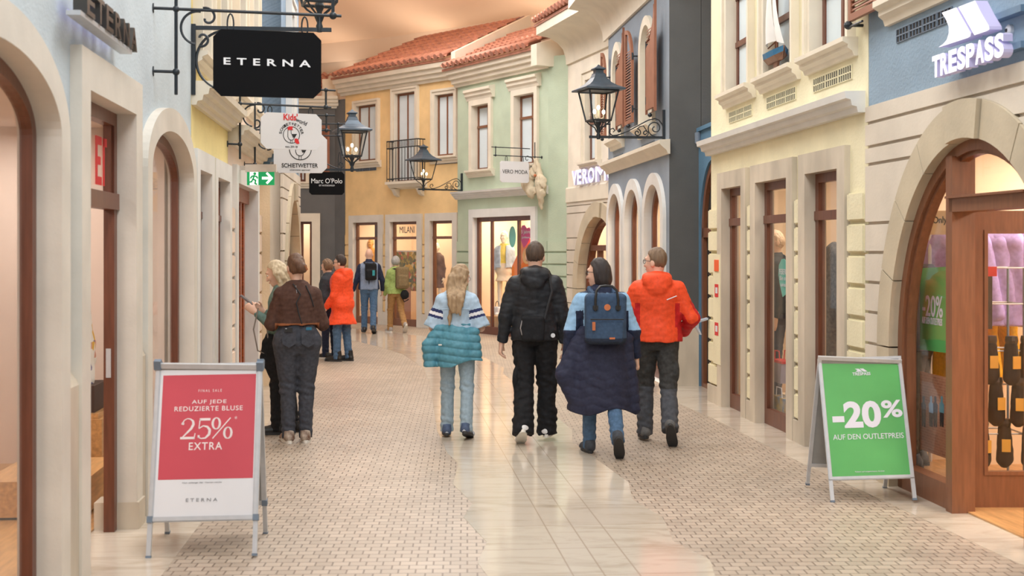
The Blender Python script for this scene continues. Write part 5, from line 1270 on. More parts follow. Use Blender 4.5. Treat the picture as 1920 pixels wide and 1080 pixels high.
        if kind == 'curly': v.disp(lambda x, y, z: .007*np.sin(x*170+3*np.sin(z*90))*np.sin(y*160)*np.sin(z*150+2*np.sin(x*80)))
        if extra: extra(v, A)
        v.folds(.0035, 52, seed, (1.7, 1.7, .3))
        return v.mesh(name, m, s.o)
    def face(s, glasses=None, brow=None):
        K = s.k; A = s.hp
        for sg in (-1, 1):
            c = A(sg*.03, .0795, -.008); e = MB().ball(tuple(c), .0115*K, 12, 8).build('eye', EYEW, s.o, True)
            f = s.R @ V3(0, 1, 0); MB().ball(tuple(c+f*.0085*K), .0065*K, 10, 6).build('iris', EYEB, e, True)
            if brow: MB().tube([tuple(A(sg*.014, .097, .014)), tuple(A(sg*.032, .093, .022)), tuple(A(sg*.048, .078, .016))], [.003, .004, .002], 6).build('eyebrow', brow, s.o, True)
        MB().tube([tuple(A(-.022, .092, -.084)), tuple(A(0, .101, -.081)), tuple(A(.022, .092, -.084))], [.003, .0055, .003], 8).build('lips', LIP, s.o, True)
        if glasses:
            mb = MB()
            for sg in (-1, 1):
                mb.tube([tuple(A(sg*.034+.024*math.cos(a), .1-.3*abs(sg*.034+.024*math.cos(a))*.25, -.01+.018*math.sin(a))) for a in [2*PI*i/16 for i in range(16)]], .0026, 6, closed=True)
                mb.tube([tuple(A(sg*.058, .094, -.004)), tuple(A(sg*.079, .05, -.004)), tuple(A(sg*.08, -.01, -.012))], .0026, 6)
            mb.tube([tuple(A(-.01, .1, -.006)), tuple(A(.01, .1, -.006))], .0026, 6); mb.build('glasses', glasses, s.o, True)
    def strap(s, pts, w, m, name, parent=None):
        mb = MB(); mb.tube([tuple(p) for p in pts], w, 8); return mb.build(name, m, parent or s.o, True)
    def item(s, name, label, cat):       # a carried thing that stays top-level, in the carrier's own frame
        t = empty(name, s.o.matrix_basis.copy() if False else Matrix.LocRotScale(s.o.location, s.o.rotation_euler, None)); tag(t, label, cat); return t
# ------------------------------------------------------------------ the people
BLKFAB = fabric('black_padded_cloth', (40, 41, 45), .5, .1); BLKTR = fabric('black_trouser_cloth', (30, 30, 33), .8, .12)
NAVY = fabric('navy_cloth', (38, 44, 66), .75, .1); DENIMD = fabric('charcoal_denim', (66, 68, 76), .85, .1, 40); DENIM = fabric('blue_denim', (78, 104, 134), .85, .09, 40); DENIML = fabric('pale_denim', (152, 170, 182), .85, .06, 40)
BROWN = fabric('brown_sweat_cloth', (84, 60, 52), .9, .08); ORANGE_C = fabric('orange_shell_cloth', (238, 82, 44), .6, .05); REDC = fabric('red_shell_cloth', (196, 38, 40), .6, .06)
SKYC = fabric('sky_blue_fleece', (146, 182, 214), .85, .05); TEALP = fabric('teal_padded_cloth', (88, 144, 162), .45, .06); TEE = fabric('pale_blue_cotton', (178, 200, 220), .9, .04)
GREYTR = fabric('dark_grey_trouser_cloth', (62, 61, 60), .8, .12); SOLEW = mat('white_sole', (226, 222, 214), .6, .03, 8); SOLED = mat('dark_sole', (52, 52, 54), .7, .05, 8)
LEATHB = mat('black_leather', (30, 29, 30), .4, .06, 20, .1, 120); SHOEW = mat('white_leather', (228, 226, 226), .5, .03, 8); SHOEN = mat('navy_mesh_shoe', (70, 84, 112), .7, .12, 20)
PATCH = mat('tan_leather_patch', (190, 110, 66), .5, .08, 10); STRAPB = mat('black_strap', (34, 34, 38), .7, .05, 20); BRASS = mat('silver_metal', (176, 176, 180), .3, .03, 8, metal=.8)

# 1 woman in a brown sweatshirt, seen from behind
p = Person(557, 829, 14, 1.72, 'person in brown sweatshirt and charcoal jeans standing with back turned', True, legs={'L': (2, 4, 0, -.02), 'R': (2, 4, 0, -.02)}, arms={'L': dict(u=(-.3, .1, -1), f=(.35, .9, .15)), 'R': dict(u=(.3, .08, -1), f=(-.4, .9, .1))}, head=(.25, .22, 0), hips=1.16, build=1.06)
p.trousers(DENIMD, 1.12, .2, fold=.004, flare=.92)
p.top_garment('sweatshirt', [BROWN, mat('rust_hem', (150, 92, 58), .9, .05)], hem=.155, inf=.03, slv=(.08, .07, .066, .05), waist=1.08, fold=.006, freq=15, collar=.015, idx=lambda x, y, z: ((z < p.hz+.172) & (np.abs(x) < .2)).astype(int), k=.02)
p.hair(hairmat('brown_hair', (84, 56, 40), (116, 80, 56)), 'bun'); p.shoes(mat('brown_white_leather', (196, 182, 166), .6, .25, 16, var2=(92, 58, 42)), SOLEW, trim=SOLEW)
MB().tube([tuple(p.hp(.035, -.15, -.03)), tuple(p.hp(.06, -.14, -.07))], .012, 8).build('hair_clip', mat('tortoise', (150, 96, 64), .3, .2, 20), p.o, True)
for sg in (-1, 1):
    c = (sg*.085, -.172*p.hips, p.hz+.045); mb = MB(); mb.prism([(c[0]-.062, c[2]+.07), (c[0]+.062, c[2]+.07), (c[0]+.06, c[2]-.05), (c[0], c[2]-.085), (c[0]-.06, c[2]-.05)], -.0, .012, M=Matrix(((1, 0, 0, 0), (0, 0, -1, c[1]+.022), (0, 1, 0, 0), (0, 0, 0, 1)))); mb.build('back_pocket', DENIMD, p.o)
MB().box((.065, -.193, p.hz+.115), (.115, -.18, p.hz+.14)).build('pocket_card', mat('teal_card', (40, 110, 140), .4), p.o)
t = p.item('phone', 'dark phone tucked into the back pocket of charcoal jeans', 'phone'); MB().box((-.125, -.2, p.hz+.1), (-.055, -.186, p.hz+.14)).build('phone_body', LEATHB, t); MB().box((-.12, -.202, p.hz+.128), (-.105, -.2, p.hz+.137)).build('phone_camera', BRASS, t)
sh = p.shz
p.strap([(-.045, -.11, sh+.075), (.02, -.145, sh-.02), (-.02, -.168, p.hz+.36), (-.0, -.172, p.hz+.27), (.03, -.166, p.hz+.17)], .006, STRAPB, 'bag_strap')
p.strap([(.07, -.1, sh+.06), (.11, -.125, sh-.03), (.14, -.1, sh-.13)], .006, STRAPB, 'bag_strap')
MB().tube([(-.02, -.09, p.nb-.005), (-.016, -.125, p.nb-.06), (-.012, -.135, p.nb-.09)], .003, 6).build('necklace', BRASS, p.o)

# 2 blonde woman looking at her phone, in profile
p = Person(531, 812, 88, 1.66, 'person with long blonde hair in green sweater looking at a phone', True, legs={'L': (6, 6, 0, .0), 'R': (-4, 4, 0, .0)}, arms={'L': dict(u=(-.1, .22, -1), f=(.12, .85, .62), curl=.75, t=(.2, -.3, 1)), 'R': dict(u=(.1, .18, -1), f=(-.3, .85, .66), curl=.75, t=(-.2, -.3, 1))}, head=(.0, .38, 0))
SAGE = fabric('sage_green_knit', (104, 128, 122), .9, .07)
p.trousers(BLKTR, 1.0, .2); p.top_garment('sweater', SAGE, hem=.02, inf=.03, slv=(.075, .066, .062, .045), cuff=.92, fold=.006, freq=16, collar=.02)
p.hair(hairmat('blonde_hair', (198, 176, 142), (226, 208, 178)), 'long', 1.0, 26, .27); p.face(brow=mat('brow_blond', (150, 120, 90), .8)); p.shoes(LEATHB, SOLED, trim=SOLEW)
wl, wr = p.arms['L'][2], p.arms['R'][2]; c = (wl+p.arms['L'][3]*.1+wr+p.arms['R'][3]*.1)/2+V3(0, .03, .045)
t = p.item('phone', 'grey phone held up in both hands by the blonde person', 'phone'); R = Matrix.Translation(tuple(c)) @ Matrix.Rotation(math.radians(-52), 4, 'X')
MB().box((-.038, -.006, -.078), (.038, .006, .078), R).build('phone_body', mat('phone_grey', (120, 108, 108), .3), t); MB().box((-.034, -.0075, -.073), (.034, -.006, .073), R).build('phone_screen', BLACK, t)
p.strap([(-.17, .2, p.hz+.32), (-.19, .24, p.hz+.12), (-.19, .2, p.hz-.08), (-.18, .13, p.hz-.11), (-.18, .1, p.hz-.02), (-.17, .12, p.hz+.16)], .007, mat('grey_cord', (140, 128, 118), .8), 'wrist_strap')
v = Vol((-.34, -.25, .2), (.2, .25, 1.05), .01); v.loft([(.42, -.13, -.04, .02, .05), (.55, -.14, 0, .045, .1), (.72, -.15, .05, .05, .14), (.88, -.15, .07, .05, .09), (.96, -.14, .08, .035, .05)], .02); v.folds(.01, 16, 5); v.mesh('coat_over_arm', BLKTR, p.o)['label'] = 'black coat hanging over the arm'

# 3 curly-haired woman, mostly hidden
p = Person(618, 672, 62, 1.6, 'person with curly brown hair and patterned scarf beside the orange coat', True, head=(.1, .25, 0), h=.011, legs={'L': (3, 3, 0), 'R': (-2, 2, 0)})
p.trousers(NAVY, 1.0); p.top_garment('jacket', fabric('slate_jacket_cloth', (66, 70, 76)), hem=-.06, inf=.045, fold=.007, collar=.03); p.hair(hairmat('curly_brown_hair', (104, 78, 58), (150, 118, 88)), 'curly', .98); p.face(); p.shoes(LEATHB, SOLEW)
v = p.vol(.01); y = p.up(p.nb); v.ell((0, y+.0, p.nb-.02), (.1, .1, .05), None, .02); v.ell((0, y+.09, p.nb-.08), (.06, .04, .08), None, .03); v.folds(.012, 40, 4); v.mesh('scarf', mat('scarf_print', (58, 56, 60), .9, .3, 26, var2=(214, 206, 200)), p.o)
bag_at = p
# 4 woman in a long orange coat
p = Person(641, 677, 66, 1.66, 'person in long orange coat with short dark hair and glasses', True, head=(.2, .1, 0), h=.0095, legs={'L': (5, 5, 0), 'R': (-4, 2, 0)}, arms={'L': dict(u=(-.2, .1, -1), f=(0, .7, -.9)), 'R': dict(u=(.22, -.1, -1), f=(.0, .25, -1))})
p.trousers(DENIM, 1.05); p.top_garment('coat', ORANGE_C, hem=-.3, inf=.06, hem_w=(.25, .22), slv=(.085, .075, .07, .06), cuff=1.02, fold=.009, freq=12, hood=True)
p.hair(hairmat('dark_hair', (44, 32, 28), (70, 52, 42)), 'short', 1.06); p.face(BLACK, mat('brow_dark', (50, 38, 32), .8)); p.shoes(LEATHB, SOLED, boot=.06)
v = p.vol(.01); v.cone((0, p.up(p.nb)-.01, p.nb-.05), (0, p.up(p.nb), p.nb+.035), .085, .075, .02, flat=True); v.folds(.006, 40, 2); v.mesh('scarf', mat('red_scarf', (150, 60, 62), .9, .2, 20, var2=(70, 72, 96)), p.o)
t = bag_at.item('handbag', 'dark handbag with brass pattern carried between two shoppers', 'bag'); v = Vol((-.02, -.3, .45), (.34, .34, 1.0), .01); v.rbox((.2, .02, .63), (.06, .17, .14), .04); v.folds(.006, 18, 3)
v.mesh('bag_body', mat('dark_bag', (52, 46, 42), .5, .2, 16, var2=(126, 98, 52)), t); MB().tube([(.2, -.08, .75), (.2, -.05, .88), (.2, .08, .88), (.2, .11, .75)], .01, 8).build('bag_handle', LEATHB, t, True)

# 5 bald man with small black backpack
def mini_pack(p, name, label, m, w, h_, d_, cx=0., zc=.0, cover=None, straps=True):
    t = p.item(name, label, 'backpack'); K = p.k; y0 = p.up(p.shz)-.135*K*p.build
    v = Vol((cx-w, y0-d_*2-.08, p.hz), (cx+w, y0+.1, p.shz+.2), min(p.h, .009)); v.rbox((cx, y0-d_*.5, p.hz+zc), (w/2, d_/2, h_/2), min(.05, d_*.4)); v.rbox((cx, y0-d_*.95, p.hz+zc-h_*.14), (w*.4, .03, h_*.26), .03, None, .02); v.folds(.003, 24, 2)
    v.mesh('pack_body', m, t)
    if straps:
        for sg in (-1, 1): MB().tube([(cx+sg*w*.3, y0-.02, p.hz+zc+h_*.42), (sg*.1*K, y0+.06, p.shz+.055*K), (sg*.115*K, .04, p.shz+.03*K), (sg*.13*K, .11, p.shz-.14*K)], .016, 8).build('shoulder_strap', STRAPB, t, True)
    return t, y0
p = Person(692, 625, 6, 1.75, 'bald person in grey blue vest with navy sleeves walking to the orange house', False, legs={'L': (8, 4, 0, .02), 'R': (-12, 8, 18, .0)}, arms={'L': dict(u=(-.3, -.05, -1), f=(-.3, .15, -1)), 'R': dict(u=(.35, .0, -1), f=(.0, .5, -1))}, h=.011, build=1.08)
VEST = fabric('grey_blue_vest_cloth', (128, 142, 166), .8, .05)
p.trousers(DENIM, 1.05); p.top_garment('vest', [VEST, NAVY], hem=-.03, inf=.035, slv=(.075, .062, .058, .046), fold=.006, collar=.05, idx=lambda x, y, z: ((np.abs(x) > p.sw-.0) | (z > p.nb-.02)).astype(int)); p.shoes(LEATHB, SOLED); p.face()
t, y0 = mini_pack(p, 'backpack', 'small black backpack on the bald person', BLKTR, .24, .36, .11, .04, .34); MB().box((.07, y0-.165, p.hz+.26), (.12, y0-.155, p.hz+.37)).build('bottle_pocket', mat('turquoise_tag', (40, 140, 150), .5), t); MB().tube([(.0, y0-.02, p.hz+.18), (.0, y0-.01, p.hz-.05)], .01, 6).build('hanging_strap', STRAPB, t)
# 6 grey-haired woman with brown backpack
p = Person(742, 623, 24, 1.62, 'person with curly grey hair in light green jacket and tan trousers', True, legs={'L': (14, 10, 0, .0), 'R': (-14, 26, 42, .0)}, arms={'L': dict(u=(-.25, .0, -1), f=(-.02, .5, -1)), 'R': dict(u=(.2, .1, -1), f=(-.2, .8, -.3))}, h=.011, build=1.08)
p.trousers(fabric('tan_trouser_cloth', (168, 128, 82)), 1.05, flare=1.05); p.top_garment('jacket', fabric('light_green_cloth', (158, 178, 106)), hem=-.04, inf=.04, slv=(.08, .068, .064, .05), fold=.007, collar=.03); p.hair(hairmat('grey_hair', (150, 148, 144), (196, 194, 190)), 'curly', .95); p.face(); p.shoes(mat('grey_mesh_shoe', (160, 152, 146), .7, .1, 20), SOLEW)
t, y0 = mini_pack(p, 'backpack', 'brown backpack with a black cap hanging from it', fabric('olive_brown_canvas', (130, 112, 82)), .27, .46, .16, .07, .3)
c = V3(.12, y0-.1, p.hz-.05); cap = p.item('cap', 'black cap dangling below the brown backpack', 'cap'); v = Vol(c-.2, c+.2, .009); v.ell(c, (.095, .05, .1)); v.folds(.004, 40, 3); v.mesh('crown', BLKTR, cap); MB().tube([tuple(c+V3(-.06, -.02, -.07)), tuple(c+V3(-.02, -.03, -.15)), tuple(c+V3(.08, -.02, -.1))], .012, 6).build('brim', BLKTR, cap, True)

# 7 girl with a teal puffer round her waist
p = Person(857, 819, -4, 1.6, 'person with long fair hair and teal padded jacket tied round the waist', True, legs={'L': (3, 4, 0, .02), 'R': (-5, 14, 16, .03)}, arms={'L': dict(u=(-.38, -.05, -1), f=(.25, 1, -.1)), 'R': dict(u=(.38, -.05, -1), f=(-.3, 1, -.05))}, head=(-.62, .3, 0), build=1.02)
p.trousers(DENIML, 1.02, .2, fold=.004, flare=1.08)
NV = mat('navy_stripe', (42, 52, 98), .9, .05); WS = mat('white_stripe', (232, 232, 234), .9, .02)
def stripes(x, y, z):
    sx = np.abs(x)-p.sw*.62; d = p.shz-.02-z+(.25*(p.sw*1.25-np.abs(x)))*-1
    r = np.zeros(len(x), int); on = sx > .045*p.k
    for a, b, i in ((.075, .105, 1), (.105, .135, 2), (.135, .16, 1), ): r = np.where(on & (d > a) & (d < b), i, r)
    return r
p.top_garment('shirt', [TEE, NV, WS], hem=.12, inf=.035, slv=(.088, .098, 0, 0), cuff=1.0, short=True, fold=.007, freq=14, idx=stripes)
MB().tube([(-.13, -.128, p.shz-.09), (0, -.15, p.shz-.085), (.13, -.128, p.shz-.09)], .004, 6).build('yoke_seam', TEE, p.o, True)
p.hair(hairmat('fair_brown_hair', (146, 118, 88), (184, 156, 122)), 'long', 1.04, 40, .36, 5, drape=.165, extra=lambda v, A: [v.cone(A(-.02, -.1, -.05)+V3(-.012*math.sin(j*1.2), -.012-.016*j, -.062*j), A(-.02, -.1, -.05)+V3(-.012*math.sin(j*1.2+1.2), -.028-.016*j, -.062*(j+1)), .04-.004*j, .036-.004*j, .02) for j in range(7)])
p.face(BRASS, mat('brow_fair', (120, 92, 66), .8)); p.shoes([SHOEN, mat('white_mesh', (206, 212, 222), .7, .06, 14)], SOLED, upidx=lambda x, y, z: ((np.sin(y*60+z*40) > .55) & (z < .06)).astype(int), trim=SOLEW)
v = p.vol(.007); hz = p.hz; k = p.k
v.loft([(hz-.2, 0, -.035, .19, .15), (hz-.12, 0, -.03, .205, .165), (hz, 0, -.02, .212, .17), (hz+.08, 0, -.01, .2, .16), (hz+.15, 0, 0, .175, .135), (hz+.19, 0, 0, .16, .12)], .02)
v.cone((-.17, -.06, hz+.14), (-.25, -.1, hz-.02), .05, .06, .03); v.cone((-.25, -.1, hz-.02), (-.24, -.11, hz-.2), .062, .055, .03, flat=True); v.cone((.17, -.08, hz+.12), (.2, -.09, hz-.24), .045, .055, .03, flat=True)
v.disp(lambda x, y, z: .0075*(1-2*np.abs(np.sin(math.pi*(z+.02*np.sin(x*7))/.07))**.5)); v.folds(.004, 30, 3)
p_hem = v.cut(lambda x, y, z: (hz-.19+.05*np.sin(x*9)+0*y)-z); v.mesh('tied_jacket', TEALP, p.o)['label'] = 'teal padded jacket tied round the waist'
MB().box((-.15, -.2, hz+.0), (-.12, -.19, hz+.012)).build('jacket_tag', SOLEW, p.o)

# 8 man in black padded jacket
p = Person(1003, 828, -2, 1.78, 'person in black hooded jacket and black cargo trousers', False, legs={'L': (-8, 14, 30, .02), 'R': (6, 4, 0, .03)}, arms={'L': dict(u=(-.3, -.12, -1), f=(-.16, .14, -1), curl=.5), 'R': dict(u=(.26, -.02, -1), f=(.06, .2, -1))}, head=(-.06, .12, 0), sw=.205)
p.trousers(BLKTR, 1.22, .2, fold=.009, freq=17, flare=1.32, hem=-.07, fn=lambda v: [v.ell(p.legs[sd][1]+V3(sg*.075, -.02, .02), (.03, .07, .1), None, .02) for sd, sg in (('L', -1), ('R', 1))])
p.top_garment('jacket', BLKFAB, hem=-.055, inf=.04, slv=(.088, .076, .07, .052), cuff=.98, fold=.006, freq=15, hood=True, waist=1.1, quilt=(.1, .0025, .25))
p.hair(hairmat('dark_brown_hair', (58, 44, 36), (92, 72, 58)), 'short', 1.03); p.shoes(SHOEW, SOLEW, trim=SHOEW)
t = p.item('crossbody_bag', 'small black bag worn across the black jacket', 'bag'); y0 = p.up(p.hz+.1)-.175
v = Vol((-.2, y0-.12, p.hz-.12), (.2, y0+.08, p.hz+.25), .007); v.rbox((-.015, y0-.03, p.hz+.055), (.105, .035, .115), .03); v.folds(.003, 30, 2); v.mesh('bag_body', BLKTR, t)
MB().tube([(.09, y0-.02, p.hz+.14), (.12, y0+.0, p.hz+.26), (.155, y0+.02, p.shz-.08), (.13, y0+.07, p.shz+.07), (.1, y0+.14, p.shz+.1)], .012, 8).build('bag_strap', STRAPB, t, True); MB().tube([(-.11, y0-.05, p.hz+.13), (-.125, y0-.055, p.hz+.06), (-.11, y0-.05, p.hz-.0)], .006, 6).build('zip_pull', BRASS, t)
MB().lathe([(.02, 0), (.02, .006)], 14, Matrix.Translation((.165, -.185, p.hz-.005)) @ Matrix.Rotation(PI/2, 4, 'X')).build('jacket_badge', SOFTW, p.o)

# 9 woman with blue backpack and coat round her hips
p = Person(1127, 850, 3, 1.68, 'person with black bob and glasses wearing a blue jacket and navy coat round the hips', True, legs={'L': (7, 3, 0, .01), 'R': (-14, 26, 48, .01)}, arms={'L': dict(u=(-.34, -.1, -1), f=(-.14, .16, -1), curl=.7), 'R': dict(u=(.36, -.1, -1), f=(.16, .2, -1), curl=.9)}, head=(1.05, .1, 0), build=1.1, sw=.195)
p.trousers(DENIM, 1.0, .2, fold=.004)
p.top_garment('jacket', [SKYC, NAVY], hem=-.06, inf=.035, slv=(.086, .074, .068, .052), fold=.006, freq=15, collar=.045, idx=lambda x, y, z: (((np.abs(x) > p.sw*.9) & ((z < p.shz-.27) | ((np.abs(x) < p.sw*1.28) & (z < p.shz-.1)))) | (z > p.nb-.03)).astype(int))
p.hair(hairmat('black_hair', (34, 28, 28), (58, 48, 46)), 'bob', 1.02); p.face(BLACK, mat('brow_dark', (50, 38, 32), .8)); p.shoes(mat('dark_hiking_shoe', (62, 66, 74), .7, .15, 20), SOLED, trim=STRAPB)
v = Vol((-.45, -.42, .2), (.45, .42, p.hz+.3), .0085); hz = p.hz
v.loft([(hz-.57, -.0, -.03, .29, .2), (hz-.45, 0, -.035, .29, .215), (hz-.25, 0, -.03, .27, .215), (hz-.05, 0, -.02, .25, .195), (hz+.1, 0, -.01, .215, .165), (hz+.2, 0, 0, .19, .14)], .02)
v.cone((-.2, -.05, hz+.12), (-.31, -.1, hz-.2), .05, .075, .04); v.cone((-.31, -.1, hz-.2), (-.19, -.13, hz-.58), .075, .05, .04); v.cone((.21, -.08, hz+.1), (.27, -.1, hz-.5), .05, .05, .03)
v.disp(lambda x, y, z: .008*np.abs(np.sin(math.pi*(z+.035*np.abs(((x/.1) % 2)-1))/.075))**.3*-1+.009*np.sin(x*24+z*4)*np.clip((hz-z)*2, 0, 1)); v.folds(.008, 12, 6)
v.cut(lambda x, y, z: (hz-.5+.12*np.clip(np.abs(x+.02)-.05, 0, 1)*-1+.03*np.sin(x*13)+.25*np.clip(y, 0, 1))-z); v.cut(lambda x, y, z: np.minimum(.03-np.abs(x+.02)*.2+0*z, 0)+np.minimum(-(y-.16), .2)*-1+0*z-.0 if False else z*0-1+x*0+y*0)
v.mesh('tied_coat', fabric('navy_quilted_cloth', (44, 46, 66), .7, .08), p.o)['label'] = 'dark navy quilted coat tied round the hips'
PACK = fabric('slate_blue_canvas', (58, 78, 104), .8, .08); t = p.item('backpack', 'slate blue square backpack with leather patch on person with black bob', 'backpack'); y0 = p.up(p.shz)-.15*1.05; zc = p.hz+.28
v = Vol((-.25, y0-.3, zc-.32), (.25, y0+.08, zc+.32), .0075); v.rbox((.01, y0-.075, zc), (.172, .085, .215), .045); v.rbox((.01, y0-.15, zc-.105), (.145, .035, .1), .03, None, .012); v.folds(.0025, 20, 3)
v.mesh('pack_body', [PACK, fabric('dark_navy_canvas', (40, 48, 64))], t, lambda x, y, z: (z < zc-.155).astype(int))
mb = MB().tube([(-.13, y0-.19, zc+.0), (.15, y0-.19, zc+.0)], .006, 6); mb.build('pocket_zip', STRAPB, t)
for sg in (-1, 1): MB().tube([(.01+sg*.095, y0-.16, zc+.07), (.01+sg*.095, y0-.165, zc+.17), (.01+sg*.085, y0-.15, zc+.24), (.01+sg*.05, y0-.13, zc+.275), (.01, y0-.125, zc+.28)], .011, 8).build('carry_handle', LEATHB, t, True); MB().box((.01+sg*.095-.022, y0-.17, zc+.08), (.01+sg*.095+.022, y0-.158, zc+.115)).build('handle_loop', LEATHB, t)
MB().lathe([(.027, 0), (.027, .006)], 18, Matrix.Translation((.015, y0-.158, zc+.1)) @ Matrix.Rotation(PI/2, 4, 'X')).build('leather_patch', PATCH, t); MB().box((.03, y0-.19, zc-.165), (.075, y0-.184, zc-.15)).build('leather_label', PATCH, t); MB().box((-.115, y0-.2, zc-.09), (-.09, y0-.19, zc-.02)).build('zip_tab', PATCH, t)
for sg in (-1, 1): MB().tube([(.01+sg*.09, y0-.0, zc+.2), (sg*.1, y0+.03, p.shz+.055), (sg*.1, y0+.15, p.shz+.085), (sg*.12, y0+.27, p.shz-.02)], .024, 8).build('shoulder_strap', PACK, t, True)

# 10 man in orange jacket
p = Person(1232, 828, -4, 1.75, 'person in orange hooded jacket and dark grey trousers with head turned', False, legs={'L': (10, 8, 0, .03), 'R': (-13, 22, 52, .02)}, arms={'L': dict(u=(-.3, .05, -1), f=(.2, .7, -.6)), 'R': dict(u=(.5, -.12, -1), f=(-.25, .75, -.55))}, head=(1.0, .03, 0), build=1.06, sw=.2)
p.trousers([GREYTR, fabric('slate_trouser_cloth', (80, 82, 88))], 1.14, .18, fold=.006, freq=18, flare=1.12, idx=lambda x, y, z: (z < p.legs['L'][1][2]-.02).astype(int), fn=lambda v: [v.ell(p.legs[sd][1]+V3(sg*.075, -.0, .12), (.025, .06, .09), None, .02) for sd, sg in (('L', -1), ('R', 1))])
p.top_garment('jacket', [ORANGE_C, REDC], hem=-.03, inf=.045, slv=(.09, .08, .076, .056), fold=.006, freq=14, hood=True, waist=1.12, idx=lambda x, y, z: ((np.abs(x) > p.sw*.98) & (y > -.03-.1*np.clip((p.shz-z)*2, 0, 1)+.0) & (z < p.shz-.12) | ((np.abs(x) > p.sw*.86) & (z < p.shz-.14) & (z > p.shz-.36) & (np.abs(x) < p.sw*1.12))).astype(int))
MB().tube([(.08, -.158, p.shz-.11), (.17, -.135, p.shz-.075)], .005, 6).build('reflective_strip', SOFTW, p.o)
p.hair(hairmat('short_brown_hair', (104, 80, 60), (138, 112, 88)), 'short', 1.02); p.face(BLACK, mat('brow_brown', (110, 84, 60), .8)); p.shoes(mat('grey_trekking_shoe', (96, 96, 96), .7, .15, 20), SOLED, trim=STRAPB)
# ------------------------------------------------------------------ inside the shops
def local(F, u, v, n): return F.M @ Matrix.Translation((u, v, n))
def thing(F, name, label, cat, u, v, n, group=None):
    t = empty(name, local(F, u, v, n)); return tag(t, label, cat, group)
PALEM = mat('mannequin_gloss', (236, 226, 208), .35, .01, 3); SANDM = mat('mannequin_skin', (226, 190, 162), .5, .02, 4)
FLORAL = mat('floral_print', (238, 232, 222), .8, .3, 15, var2=(226, 186, 92))
def floral():
    m, nt, b = newmat('floral_blouse_print'); co = coords(nt)
    vo = nd(nt, 'ShaderNodeTexVoronoi'); vo.inputs['Scale'].default_value = 17; nt.links.new(co, vo.inputs['Vector'])
    cr = nd(nt, 'ShaderNodeValToRGB'); cr.color_ramp.interpolation = 'CONSTANT'; e = cr.color_ramp.elements; e[0].color = srgb(240, 234, 226); e[1].position = .42; e[1].color = srgb(226, 178, 84)
    for p_, c in ((.55, (240, 234, 226)), (.68, (112, 104, 150)), (.78, (214, 160, 140)), (.88, (240, 234, 226))): x = e.new(p_); x.color = srgb(*c)
    sp = nd(nt, 'ShaderNodeSeparateColor'); nt.links.new(vo.outputs['Color'], sp.inputs[0]); nt.links.new(sp.outputs[0], cr.inputs[0]); nt.links.new(cr.outputs[0], b.inputs['Base Color']); b.inputs['Roughness'].default_value = .8; return m
FLB = floral()
# pale blue house: bust with floral blouse on a cabinet, seen through the door
u = ul(L1, 9.78); n = -.72
t = thing(L1, 'display_cabinet', 'oak display cabinet inside the door of the pale blue house', 'cabinet', u, 0, n)
MB().box((-.3, .0, -.25), (.3, .5, .25)).build('cabinet_body', OAK, t); MB().box((-.28, .5, -.22), (.28, .54, .22)).build('cabinet_top', OAK, t)
t = thing(L1, 'display_bust', 'dress form wearing a floral blouse on a dark block', 'dress form', u, .54, n)
MB().box((-.22, 0, -.18), (.22, .2, .18)).build('block', mat('dark_brown_block', (70, 52, 46), .6), t)
v = Vol((-.32, -.05, -.3), (.32, .9, .3), .01); v.cone((0, .24, 0), (0, .5, 0), .17, .15, .04, ((0, 0, 1), 1.3)); v.cone((0, .5, 0), (0, .68, 0), .17, .14, .05, ((0, 0, 1), 1.3)); v.cone((-.15, .66, 0), (-.25, .35, .02), .07, .07, .04); v.cone((.15, .66, 0), (.25, .35, .02), .07, .07, .04); v.cone((0, .68, 0), (0, .8, 0), .08, .05, .04); v.folds(.008, 16, 4); v.mesh('blouse', FLB, t)
MB().lathe([(.045, 0), (.04, .05), (.0, .08)], 14, Matrix.Translation((0, .82, 0)) @ Matrix.Rotation(-PI/2, 4, 'X')).build('neck_cap', PALEM, t)
t = thing(L1, 'display_platform', 'low oak platform just inside the door', 'platform', ul(L1, 8.75), 0, -.62)
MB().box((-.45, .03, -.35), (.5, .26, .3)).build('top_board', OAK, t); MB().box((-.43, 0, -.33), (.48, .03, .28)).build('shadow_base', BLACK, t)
# wall shelf seen through the first arch
t = thing(L1, 'display_shelf', 'pale shelf with folded shirts behind the foremost arched window', 'shelf', ul(L1, 6.6), .0, -1.9)
for z in (.6, 1.1, 1.6): MB().box((-1.6, z, -.25), (1.2, z+.04, .2)).build('shelf_board', WARMW, t)
MB().box((-1.6, 0, -.27), (1.2, 2.1, -.24)).build('shelf_back', PINKW, t)
for i in range(8):
    w_ = thing(L1, 'folded_shirt', 'folded shirt lying on the pale shelf of the pale blue house', 'folded shirt', ul(L1, 6.6)-1.3+.32*i, 1.14, -1.9, 'folded shirts on the pale shelf')
    MB().box((-.12, 0, -.16), (.12, .07+.02*(i % 3), .16)).build('cloth', [TEE, SOFTW, SKYC][i % 3], w_)

def mannequin(F, u, v, n, yaw, H, label, mt, female=True, h=.012, **kw):
    w_ = F.P(u, v, n); return Person(0, 0, yaw, H, label, female, h=h, skin=mt, cat='mannequin', name='mannequin', loc=tuple(w_), **kw)
